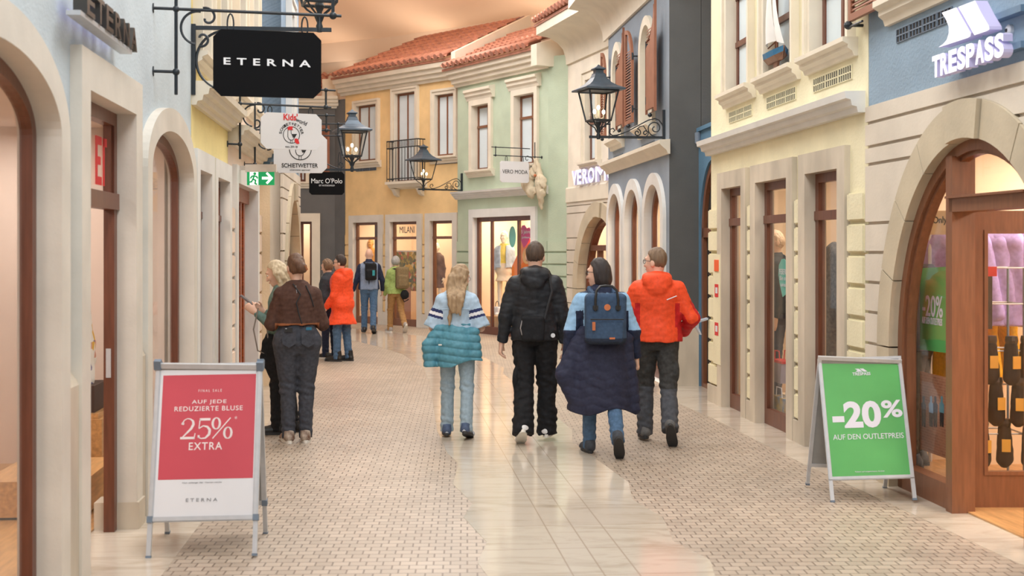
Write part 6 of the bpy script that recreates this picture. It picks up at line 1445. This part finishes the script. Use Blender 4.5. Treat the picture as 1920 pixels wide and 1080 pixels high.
# orange house windows
u = OR.pu(693, -.6); p = mannequin(OR, u, .5, -.65, 150, 1.5, 'golden yellow mannequin in the first window of the orange house', mat('golden_mannequin', (226, 166, 74), .5)); p.top_garment('top', mat('golden_cloth', (222, 158, 60), .8), hem=-.2, inf=.02, fold=.004)
t = thing(OR, 'plinth_box', 'pale box under the golden yellow mannequin', 'box', u, .012, -.65); MB().box((-.2, 0, -.2), (.2, .48, .2)).build('box_body', WARMW, t)
t = thing(OR, 'curtain', 'dark brown curtain strip in the first window of the orange house', 'curtain', OR.pu(704, -.4), .2, -.45); v = Vol((-.1, 0, -.06), (.1, 2.2, .06), .012); v.rbox((0, 1.1, 0), (.07, 1.05, .02), .015); v.disp(lambda x, y, z: .008*np.sin(x*120)); v.mesh('cloth', mat('brown_curtain', (86, 62, 50), .9), t)
def blossoms():
    m, nt, b = newmat('flower_print'); co = coords(nt); vo = nd(nt, 'ShaderNodeTexVoronoi'); vo.inputs['Scale'].default_value = 13; nt.links.new(co, vo.inputs['Vector'])
    cr = nd(nt, 'ShaderNodeValToRGB'); cr.color_ramp.interpolation = 'CONSTANT'; e = cr.color_ramp.elements; e[0].color = srgb(126, 116, 50); e[1].position = .35; e[1].color = srgb(170, 150, 58)
    for p_, c in ((.55, (214, 176, 70)), (.68, (94, 100, 60)), (.8, (196, 104, 60)), (.9, (222, 206, 160))): x = e.new(p_); x.color = srgb(*c)
    sp = nd(nt, 'ShaderNodeSeparateColor'); nt.links.new(vo.outputs['Color'], sp.inputs[0]); nt.links.new(sp.outputs[0], cr.inputs[0]); nt.links.new(cr.outputs[0], b.inputs['Base Color']); return m
u0, u1 = OR.pu(740, -.7), OR.pu(786, -.7); v0, v1 = OR.uv(760, 545, -.7)[1], OR.uv(760, 472, -.7)[1]
t = thing(OR, 'flower_picture', 'yellow green flower picture in the window lettered MILANI', 'picture', u0, v0, -.7); MB().box((0, 0, -.03), (u1-u0, v1-v0, 0)).build('printed_panel', blossoms(), t); MB().box((-.02, v1-v0, -.04), (u1-u0+.02, v1-v0+.03, .02)).build('top_rail', SOFTW, t)
t = thing(OR, 'display_block', 'brown display block at the foot of the window lettered MILANI', 'box', OR.pu(757, -.5), .012, -.5); MB().box((-.12, 0, -.12), (.12, .85, .12)).build('block_body', mat('brown_block', (140, 100, 78), .6), t)
p = mannequin(OR, OR.pu(819, -.55), .35, -.55, 160, 1.55, 'mannequin in a brown dress in the third window of the orange house', PALEM); p.top_garment('dress', mat('brown_dress', (104, 78, 66), .9, .1), hem=-.3, inf=.025, slv=(.06, .052, .05, .04), fold=.005)
# green house: mannequin with denim jacket
u = G.pu(946, -.5); zf = G.uv(946, 592, -.5)[1]; zt = G.uv(946, 432, -.5)[1]
t = thing(G, 'display_platform', 'oak platform in the sage green shop window', 'platform', u, .012, -.55); MB().box((-.45, 0, -.35), (.75, zf-.02, .32)).build('platform_body', mat('light_oak', (206, 166, 116), .5, .06, 4, stretch=(9, 1, 9)), t)
p = mannequin(G, u, zf, -.5, 168, zt-zf, 'white mannequin in a pale denim jacket and short skirt', PALEM, legs={'L': (4, 2, 0, .02), 'R': (-3, 2, 0, .03)}, arms={'L': dict(u=(-.2, .0, -1), f=(-.05, .3, -1)), 'R': dict(u=(.2, 0, -1), f=(.05, .3, -1))}, head=(-.3, 0, 0))
p.top_garment('skirt', mat('beige_skirt', (220, 204, 182), .9, .03), hem=-.22, inf=.02, slv=(.05, .02, .02, .02), cuff=.2, short=True, neck=.2, fold=.003, hem_w=(.2, .15)); p.top_garment('yellow_top', mat('yellow_cloth', (232, 208, 92), .9), hem=.1, inf=.02, short=True, cuff=.1, slv=(.05, .04, 0, 0)); 
v = p.vol(.012); T_ = [q for q in p.torso(.05) if p.hz+.04 < q[0] < p.hz+.53*p.k]; v.loft(T_, .03)
for sd in 'LR': sh, el, wr = p.arms[sd][:3]; v.cone(sh, el, .066, .062, .03); v.cone(el, el+(wr-el)*.6, .06, .055, .02, flat=True)
v.cut(lambda x, y, z: .055-np.abs(x)+np.minimum(0, y)*4); v.folds(.005, 18, 5); v.mesh('denim_jacket', mat('pale_denim_cloth', (176, 190, 204), .9, .08, 12), p.o); p.shoes(SHOEW, SOLEW)
t = thing(G, 'handbag', 'small bag with dark handle at the feet of the white mannequin', 'bag', G.pu(934, -.4), zf, -.38); v = Vol((-.14, -.01, -.09), (.14, .3, .09), .01); v.rbox((0, .1, 0), (.1, .09, .05), .03); v.mesh('bag_body', SOFTW, t); MB().tube([(.08*math.cos(a), .17+.13*math.sin(a), 0) for a in [PI*i/10 for i in range(11)]], .008, 6).build('bag_handle', LEATHB, t, True)
def flat_sign(F, name, label, cat, pts, n, m, th=.004, group=None):
    P_ = [F.uv(a, b, n) for a, b in pts]; c = (sum(p[0] for p in P_)/len(P_), sum(p[1] for p in P_)/len(P_)); t = thing(F, name, label, cat, c[0], c[1], n, group); MB().prism([(p[0]-c[0], p[1]-c[1]) for p in P_], 0, th).build('printed_sheet', m, t); return t, c
TEALS = mat('teal_print', (118, 200, 184), .5, .02, 4); PINKS = mat('pink_print', (214, 44, 128), .5, .02, 4); ORS = mat('orange_poster', (240, 128, 44), .5, .02, 3)
def ellipse_px(cx, cy, rx, ry, n=24): return [(cx+rx*math.cos(2*PI*i/n), cy-ry*math.sin(2*PI*i/n)) for i in range(n)]
def lettered(t, F, s_, px0, py0, px1, py1, n, c, m=None):
    a, b = F.uv(px0, py1, n); d, e = F.uv(px1, py0, n); mb = MB(); mb_text(mb, s_, a-c[0], b-c[1], d-c[0], e-c[1], z=.005, depth=.002, bold=.01); mb.build('lettering', m or SOFTW, t)
t, c = flat_sign(G, 'balloon_sticker', 'teal balloon sign beside the white mannequin', 'sign', ellipse_px(961, 444, 6.5, 20), -.2, TEALS)
t, c = flat_sign(G, 'balloon_sticker', 'pink heart balloon sign in the sage green shop window', 'sign', [(982, 465), (977, 450), (976, 432), (979, 423), (984, 422), (988, 428), (993, 426), (996, 432), (995, 445), (988, 458)], -.2, PINKS); lettered(t, G, '5 Jahre', 978, 431, 994, 440, -.2, c); lettered(t, G, 'Jubilaum', 979, 443, 993, 448, -.2, c)
t, c = flat_sign(G, 'poster', 'tall orange poster in the sage green shop window', 'poster', [(960, 640), (998, 640), (998, 448), (974, 448), (974, 470), (960, 500)], -.3, ORS); lettered(t, G, 'Green', 974, 515, 1004, 530, -.3, c)
mb = MB(); a, b = G.uv(988, 480, -.3); mb.prism([(a-c[0]+.16*math.cos(2*PI*i/24), b-c[1]+.16*math.sin(2*PI*i/24)) for i in range(24)], .005, .008); mb.build('beige_disc', mat('beige_print', (232, 184, 120), .5), t)
# cream house: shelf wall behind the arch
t = thing(C, 'display_shelf', 'bright shelf wall with folded clothes behind the sandstone arch of the cream house', 'shelf', 1.1, 0, -1.2)
for z in (.4, .8, 1.2, 1.6): MB().box((-.9, z, -.2), (1.9, z+.04, .25)).build('shelf_board', OAK, t)
MB().box((-.9, 0, -.22), (1.9, 2.3, -.19)).build('shelf_back', WARMW, t)
for i in range(12):
    w_ = thing(C, 'folded_jeans', 'folded garment on the shelf wall behind the cream house arch', 'folded clothes', .35+.36*(i % 6), (.84, 1.24)[i//6], -1.2, 'folded clothes behind the cream house arch'); MB().box((-.13, 0, -.14), (.13, .1+.03*(i % 2), .16)).build('cloth', [DENIM, TEE, DENIML, BLKTR][i % 4], w_)
for i in range(4):
    w_ = thing(C, 'hanging_jeans', 'blue jeans hanging above the shelf wall of the cream house', 'jeans', .75+.34*i, 1.68, -1.0, 'jeans hanging behind the cream house arch'); v = Vol((-.16, -.02, -.06), (.16, .56, .06), .012); v.cone((-.06, .5, 0), (-.09, .05, 0), .07, .05, .02, ((0, 0, 1), 2)); v.cone((.06, .5, 0), (.09, .05, 0), .07, .05, .02, ((0, 0, 1), 2)); v.mesh('denim_cloth', DENIM, w_)
# pale yellow house: mannequin, balloon, bags
u, z0 = RY.pu(1464, -.5), .2
p = mannequin(RY, u, .15, -.45, 80, 1.82, 'male mannequin in dark jacket in the middle window of the pale yellow house', SANDM, False, .01, head=(.3, 0, 0)); p.trousers(NAVY, 1.1); p.top_garment('jacket', fabric('dark_slate_cloth', (58, 62, 66)), hem=-.05, inf=.035, collar=.03); p.hair(mat('mannequin_hair', (226, 200, 170), .6, .05, 20), 'curly', .85); p.face()
t = thing(RY, 'display_platform', 'low platform under the male mannequin', 'platform', u, .012, -.5); MB().box((-.5, 0, -.3), (.5, .135, .28)).build('platform_body', WARMW, t)
t, c = flat_sign(RY, 'balloon_sticker', 'teal balloon sign lettered FEIERN in the pale yellow house', 'sign', [(1468, 557), (1463, 535), (1460, 515), (1461, 497), (1466, 486), (1471, 485), (1477, 495), (1480, 515), (1479, 535), (1474, 552)], -.17, TEALS); lettered(t, RY, 'FEIERN', 1462, 505, 1479, 514, -.17, c); lettered(t, RY, 'Sie mit', 1463, 518, 1478, 525, -.17, c); lettered(t, RY, 'uns!', 1465, 530, 1476, 537, -.17, c)
def gift_bag(F, px, pt, pb, w, m, label, trim=None, n=-.3):
    u, v0 = F.uv(px, pb, n); v1 = F.uv(px, pt, n)[1]; t = thing(F, 'gift_bag', label, 'bag', u, max(v0, .015), n); h_ = v1-max(v0, .015)
    MB().add([(-w/2, 0, -.07), (w/2, 0, -.07), (w/2, 0, .07), (-w/2, 0, .07), (-w*.54, h_, -.06), (w*.54, h_, -.06), (w*.54, h_, .06), (-w*.54, h_, .06)], [(0, 1, 2, 3), (0, 4, 5, 1), (1, 5, 6, 2), (2, 6, 7, 3), (3, 7, 4, 0), (4, 7, 6, 5)]).build('bag_body', m, t)
    MB().box((-w*.55, h_-.02, -.062), (w*.55, h_+.005, .062)).build('bag_rim', trim or m, t)
    for q in (-.05, .05): MB().tube([(-w*.25, h_, q), (-w*.2, h_+.1, q), (w*.2, h_+.1, q), (w*.25, h_, q)], .006, 6).build('bag_handle', trim or SOFTW, t, True)
gift_bag(RY, 1466, 676, 716, .34, mat('lilac_grey_bag', (156, 152, 170), .6), 'lilac grey bag with red rim beside the male mannequin', RED, -.3)
gift_bag(RY, 1470, 745, 792, .4, mat('blue_yellow_bag', (74, 130, 176), .6, .2, 9, var2=(230, 190, 70)), 'blue and yellow patterned bag at the foot of the middle window', None, -.25)
t = thing(RY, 'coat', 'dark patterned coat on a stand in the last window before the sandstone arch', 'coat', RY.pu(1562, -.45), .55, -.45); v = Vol((-.36, -.05, -.2), (.36, 1.35, .2), .012); v.cone((0, .05, 0), (0, 1.1, 0), .24, .17, .05, ((0, 0, 1), 1.8)); v.cone((-.15, 1.12, 0), (-.28, .5, .0), .075, .06, .03); v.cone((.15, 1.12, 0), (.28, .5, 0), .075, .06, .03); v.folds(.01, 14, 2); v.mesh('coat_cloth', mat('grey_tweed', (92, 86, 82), .9, .25, 40), t); MB().tube([(0, -.53, 0), (0, .06, 0)], .02, 8).build('stand_pole', ALU, t); MB().lathe([(.18, 0), (.18, .02), (.02, .04)], 18, Matrix.Translation((0, -.535, 0)) @ Matrix.Rotation(-PI/2, 4, 'X')).build('stand_base', ALU, t)
# blue shop house: interior behind the sandstone arch
room(T, -.27, T.L-.1, 3.2, 2.7, wall=WARMW, power=40, col=(1, .9, .76), n0=-.1)
def on(F, px, py, n): u, v = F.uv(px, py, n); return u, v
p = mannequin(T, T.pu(1714, -.28), .09, -.28, 60, 1.78, 'mannequin in dark jacket and trousers behind the curved shop window', SANDM, False, .01); p.trousers(fabric('olive_dark_cloth', (62, 56, 48)), 1.1); p.top_garment('jacket', fabric('aubergine_dark_cloth', (58, 50, 54)), hem=-.05, inf=.04, hood=True); p.shoes(mat('dark_hiking_shoe', (62, 66, 74)), SOLED)
t, c = flat_sign(T, 'poster', 'green minus 20 percent poster hanging behind the curved shop window', 'poster', [(1726, 655), (1776, 662), (1776, 500), (1726, 503)], -.24, GREENP); lettered(t, T, '-20%', 1731, 556, 1769, 592, -.24, c, GREYL); lettered(t, T, 'AUF DEN OUTLETPREIS', 1730, 598, 1768, 606, -.24, c, GREYL)
def hikers():
    m, nt, b = newmat('photo_print'); co = coords(nt, (1, 1, 1)); br = nd(nt, 'ShaderNodeTexBrick')
    for k_, v_ in (('Scale', 1.), ('Brick Width', .06), ('Row Height', .02), ('Mortar Size', .002)): br.inputs[k_].default_value = v_
    br.inputs['Color1'].default_value = srgb(168, 112, 84); br.inputs['Color2'].default_value = srgb(146, 94, 72); br.inputs['Mortar'].default_value = srgb(178, 134, 106); nt.links.new(co, br.inputs['Vector']); nt.links.new(br.outputs[0], b.inputs['Base Color']); return m
t, c = flat_sign(T, 'poster', 'photo print of hikers before a brick wall behind the curved shop window', 'poster', [(1726, 842), (1776, 860), (1776, 708), (1726, 696)], -.24, hikers())
for i, (px, m_) in enumerate(((1733, NAVY), (1747, SKYC), (1755, NAVY), (1767, TEALP))):
    a, b = T.uv(px, 742, -.24); d = T.uv(px, 800, -.24)[1]; mb = MB(); x, y, z = a-c[0], b-c[1], d-c[1]; w_ = .035; hh = y-z
    mb.prism([(x-w_, z+hh*.45), (x-w_*1.1, y-hh*.28), (x-w_*.4, y-hh*.2), (x-w_*.5, y-hh*.05), (x, y), (x+w_*.5, y-hh*.05), (x+w_*.4, y-hh*.2), (x+w_*1.1, y-hh*.28), (x+w_, z+hh*.45)], .004, .006); mb.build('printed_jacket', m_, t)
    MB().prism([(x-w_, z+hh*.45), (x-w_*.8, z), (x-.005, z), (x, z+hh*.3), (x+.005, z), (x+w_*.8, z), (x+w_, z+hh*.45)], .004, .006).build('printed_trousers', BLKTR, t)
t, c = flat_sign(T, 'hanging_sign', 'pale sign lettered Staff Only above the hanging posters', 'sign', [(1722, 440), (1790, 440), (1790, 395), (1722, 395)], -.36, WARMW); lettered(t, T, 'Staff Only', 1725, 405, 1777, 424, -.36, c, BLACK)
t = thing(T, 'display_platform', 'oak display floor behind the curved shop window', 'platform', T.pu(1740, -.3), .012, -.4); MB().box((-.55, 0, -.3), (.3, .07, .24)).build('platform_body', OAK, t)
# open door leaf, standing into the shop, facing the street end
Yd = 8.64; c0 = px3(1806, 953, Yd); z1 = px3(0, 395, Yd).z; M = Matrix(((1, 0, 0, c0.x), (0, 0, -1, Yd), (0, 1, 0, .0), (0, 0, 0, 1)))
t = empty('glazed_door', M); tag(t, 'open glazed wooden door leaf inside the sandstone arch', 'door'); W_ = .95
mb = MB().prism(rect(.03, .012, W_, z1), -.05, 0, [rect(.15, .24, W_-.13, z1-.14)]).prism(rect(.14, .23, W_-.12, z1-.13), -.045, .008, [rect(.165, .255, W_-.145, z1-.155)]); mb.build('leaf', WOODB, t)
MB().box((.14, .23, -.03), (W_-.12, z1-.13, -.024)).build('pane', GLASS, t)
MB().box((.0, .012, -.055), (.03, z1, -.005)).build('edge_seal', BLACK, t)
for z in (.35, 1.05, 1.72): MB().box((-.03, z, -.03), (.05, z+.13, .006)).build('hinge', GREYP, t)
MB().box((W_-.1, .95, 0), (W_-.03, 1.2, .012)).build('handle_plate', ALU, t); MB().tube([(W_-.06, 1.08, .01), (W_-.06, 1.08, .05), (W_-.18, 1.08, .05)], .01, 8).build('handle', ALU, t, True)
LILAC = fabric('lilac_shell_cloth', (172, 150, 206), .6, .06); YELC = fabric('yellow_shell_cloth', (236, 186, 50), .6, .06)
rack = empty('clothes_rack', Matrix.Translation((3.3, 10.1, 0))); tag(rack, 'silver clothes rack of jackets behind the open glazed door', 'clothes rack')
MB().tube([(0, 0, 1.97), (1.2, -.3, 1.97)], .014, 8).build('rail', ALU, rack)
for x, y in ((0, 0), (1.2, -.3)): MB().tube([(x, y, .02), (x, y, 1.97)], .016, 8).tube([(x-.02, y-.22, .03), (x+.02, y+.22, .03)], .014, 8).build('upright', ALU, rack)
def jacket_on_hanger(m, name, label, group, ln=.72):
    t = empty(name, Matrix.Identity(4)); tag(t, label, 'jacket', group)
    v = Vol((-.12, -.34, -ln-.1), (.12, .34, .06), .011); v.cone((0, 0, -.1), (0, 0, -ln), .19, .22, .04, ((1, 0, 0), 3.2), flat=True)
    for sg in (-1, 1): v.cone((0, sg*.15, -.09), (.01, sg*.26, -ln*.88), .066, .05, .03, ((1, 0, 0), 1.3)); v.cone((0, sg*.02, -.05), (0, sg*.15, -.08), .05, .06, .03)
    v.ell((-.03, 0, -.05), (.06, .1, .07), None, .03); v.folds(.008, 15, 3); v.mesh('shell', m, t)
    MB().tube([(0, -.17, -.06), (0, 0, .0), (0, .17, -.06)], .006, 6).tube([(0, 0, 0), (0, 0, .05), (0, .02, .075), (0, .015, .09)], .004, 6).build('hanger', ALU, t); return t
j0 = jacket_on_hanger(LILAC, 'hanging_jacket', 'lilac jacket on the clothes rack behind the open glazed door', 'lilac jackets on the clothes rack')
for i in range(7):
    o = j0 if i == 0 else copy_tree(j0); x = .12+.12*i; o.matrix_world = Matrix.Translation((3.3+x, 10.1-.25*x, 1.88)) @ Matrix.Rotation(.9+.06*(i % 3), 4, 'Z')
y0_ = jacket_on_hanger(YELC, 'hanging_jacket', 'yellow jacket hanging low behind the black packs', 'yellow jackets behind the open glazed door', .5)
for i in range(4):
    o = y0_ if i == 0 else copy_tree(y0_); o.matrix_world = Matrix.Translation((3.45+.16*i, 10.35, 1.22)) @ Matrix.Rotation(.2, 4, 'Z')
o = jacket_on_hanger(fabric('orange_rain_cloth', (240, 120, 50), .6), 'hanging_jacket', 'orange jacket beside the hinge side of the open glazed door', 'yellow jackets behind the open glazed door', .5); del o['group']; o.matrix_world = Matrix.Translation((3.56, 10.25, 1.36)) @ Matrix.Rotation(.3, 4, 'Z')
st_ = empty('wire_stand', Matrix.Translation((3.28, 9.25, 0))); tag(st_, 'wire stand with hanging packs behind the open glazed door', 'display stand')
for z in (.42, .78, 1.02, 1.36, 1.62): MB().tube([(0, 0, z), (.42, 0, z), (.42, .3, z), (0, .3, z)], .006, 6, closed=True).build('wire_shelf', ALU, st_)
for x, y in ((.42, 0), (.42, .3), (0, .3), (0, 0)): MB().tube([(x, y, .01), (x, y, 1.62)], .009, 6).build('stand_post', GREYP, st_)
t = empty('header_card', Matrix.Translation((3.34, 9.22, 1.18))); tag(t, 'black hanging card with red top on the wire stand', 'card'); MB().box((0, 0, 0), (.12, .012, .38)).build('card', BLACK, t); MB().box((-.02, -.008, .38), (.15, .02, .45)).build('red_header', RED, t)
pk = empty('hanging_pack', Matrix.Identity(4)); tag(pk, 'small black pack with yellow tag hanging on the wire stand', 'pack', 'black packs on the wire stand')
v = Vol((-.08, -.08, -.34), (.08, .08, .04), .009); v.cone((0, 0, -.05), (0, 0, -.26), .048, .062, .02); v.folds(.004, 30, 3); v.mesh('pack_body', BLKTR, pk); MB().lathe([(.04, -.03), (.045, .0), (.04, .03)], 12).build('pack_lid', LEATHB, pk); MB().box((-.03, -.07, -.2), (.03, -.062, -.11)).build('tag', mat('yellow_tag', (232, 176, 70), .6), pk)
for i, (x, z) in enumerate(((.03, 1.1), (.16, 1.1), (.29, 1.1), (.42, 1.1), (.05, .8), (.2, .8), (.34, .8), (.48, .8), (.08, .5), (.26, .5), (.42, .5))):
    o = pk if i == 0 else copy_tree(pk); o.matrix_world = Matrix.Translation((3.3+x, 9.2+.05*(i % 2), z)) @ Matrix.Rotation(.2*(i % 3-1), 4, 'Z')
# fishing net on the bracket of the green house
def netmat():
    m, nt, b = newmat('fishing_net'); b.inputs['Base Color'].default_value = srgb(206, 192, 166); b.inputs['Roughness'].default_value = .9
    co = coords(nt, (60, 60, 60)); no = nd(nt, 'ShaderNodeTexNoise'); no.inputs['Scale'].default_value = 1.2; nt.links.new(co, no.inputs['Vector']); bp = nd(nt, 'ShaderNodeBump'); bp.inputs['Strength'].default_value = .8; nt.links.new(no.outputs[0], bp.inputs['Height']); nt.links.new(bp.outputs[0], b.inputs['Normal']); return m
c = at(G, 1012, 330, .12); M = G.M.copy(); M.translation = c; t = empty('fishing_net', M); tag(t, 'beige fishing net bunched over the bracket on the sage green house', 'fishing net')
v = Vol((-.55, -.75, -.25), (.35, .4, .3), .014); 
for a, b, r0, r1 in (((-.02, .3, .06), (-.12, .05, .08), .03, .08), ((-.12, .05, .08), (-.3, -.14, .1), .09, .11), ((-.3, -.14, .1), (-.14, -.3, .1), .11, .1), ((-.14, -.3, .1), (.02, -.24, .06), .09, .05), ((.05, .08, .04), (.12, -.14, .06), .05, .12), ((.12, -.14, .06), (.14, -.34, .06), .13, .1), ((.14, -.34, .06), (.1, -.6, .03), .08, .025), ((-.02, .3, .06), (.06, .08, .05), .03, .05)): v.cone(a, b, r0, r1, .04, ((0, 0, 1), 1.5))
v.disp(lambda x, y, z: .014*np.sin(x*85+6*np.sin(y*7)+z*30)+.006*np.sin(x*190-y*60)); v.folds(.016, 22, 4, (1.5, 1, 1)); v.mesh('net_cloth', netmat(), t)
for q in ((-.3, -.05, .2), (.1, .0, .17)): MB().ball(q, .03, 10, 6).build('float', PATCH, t, True)
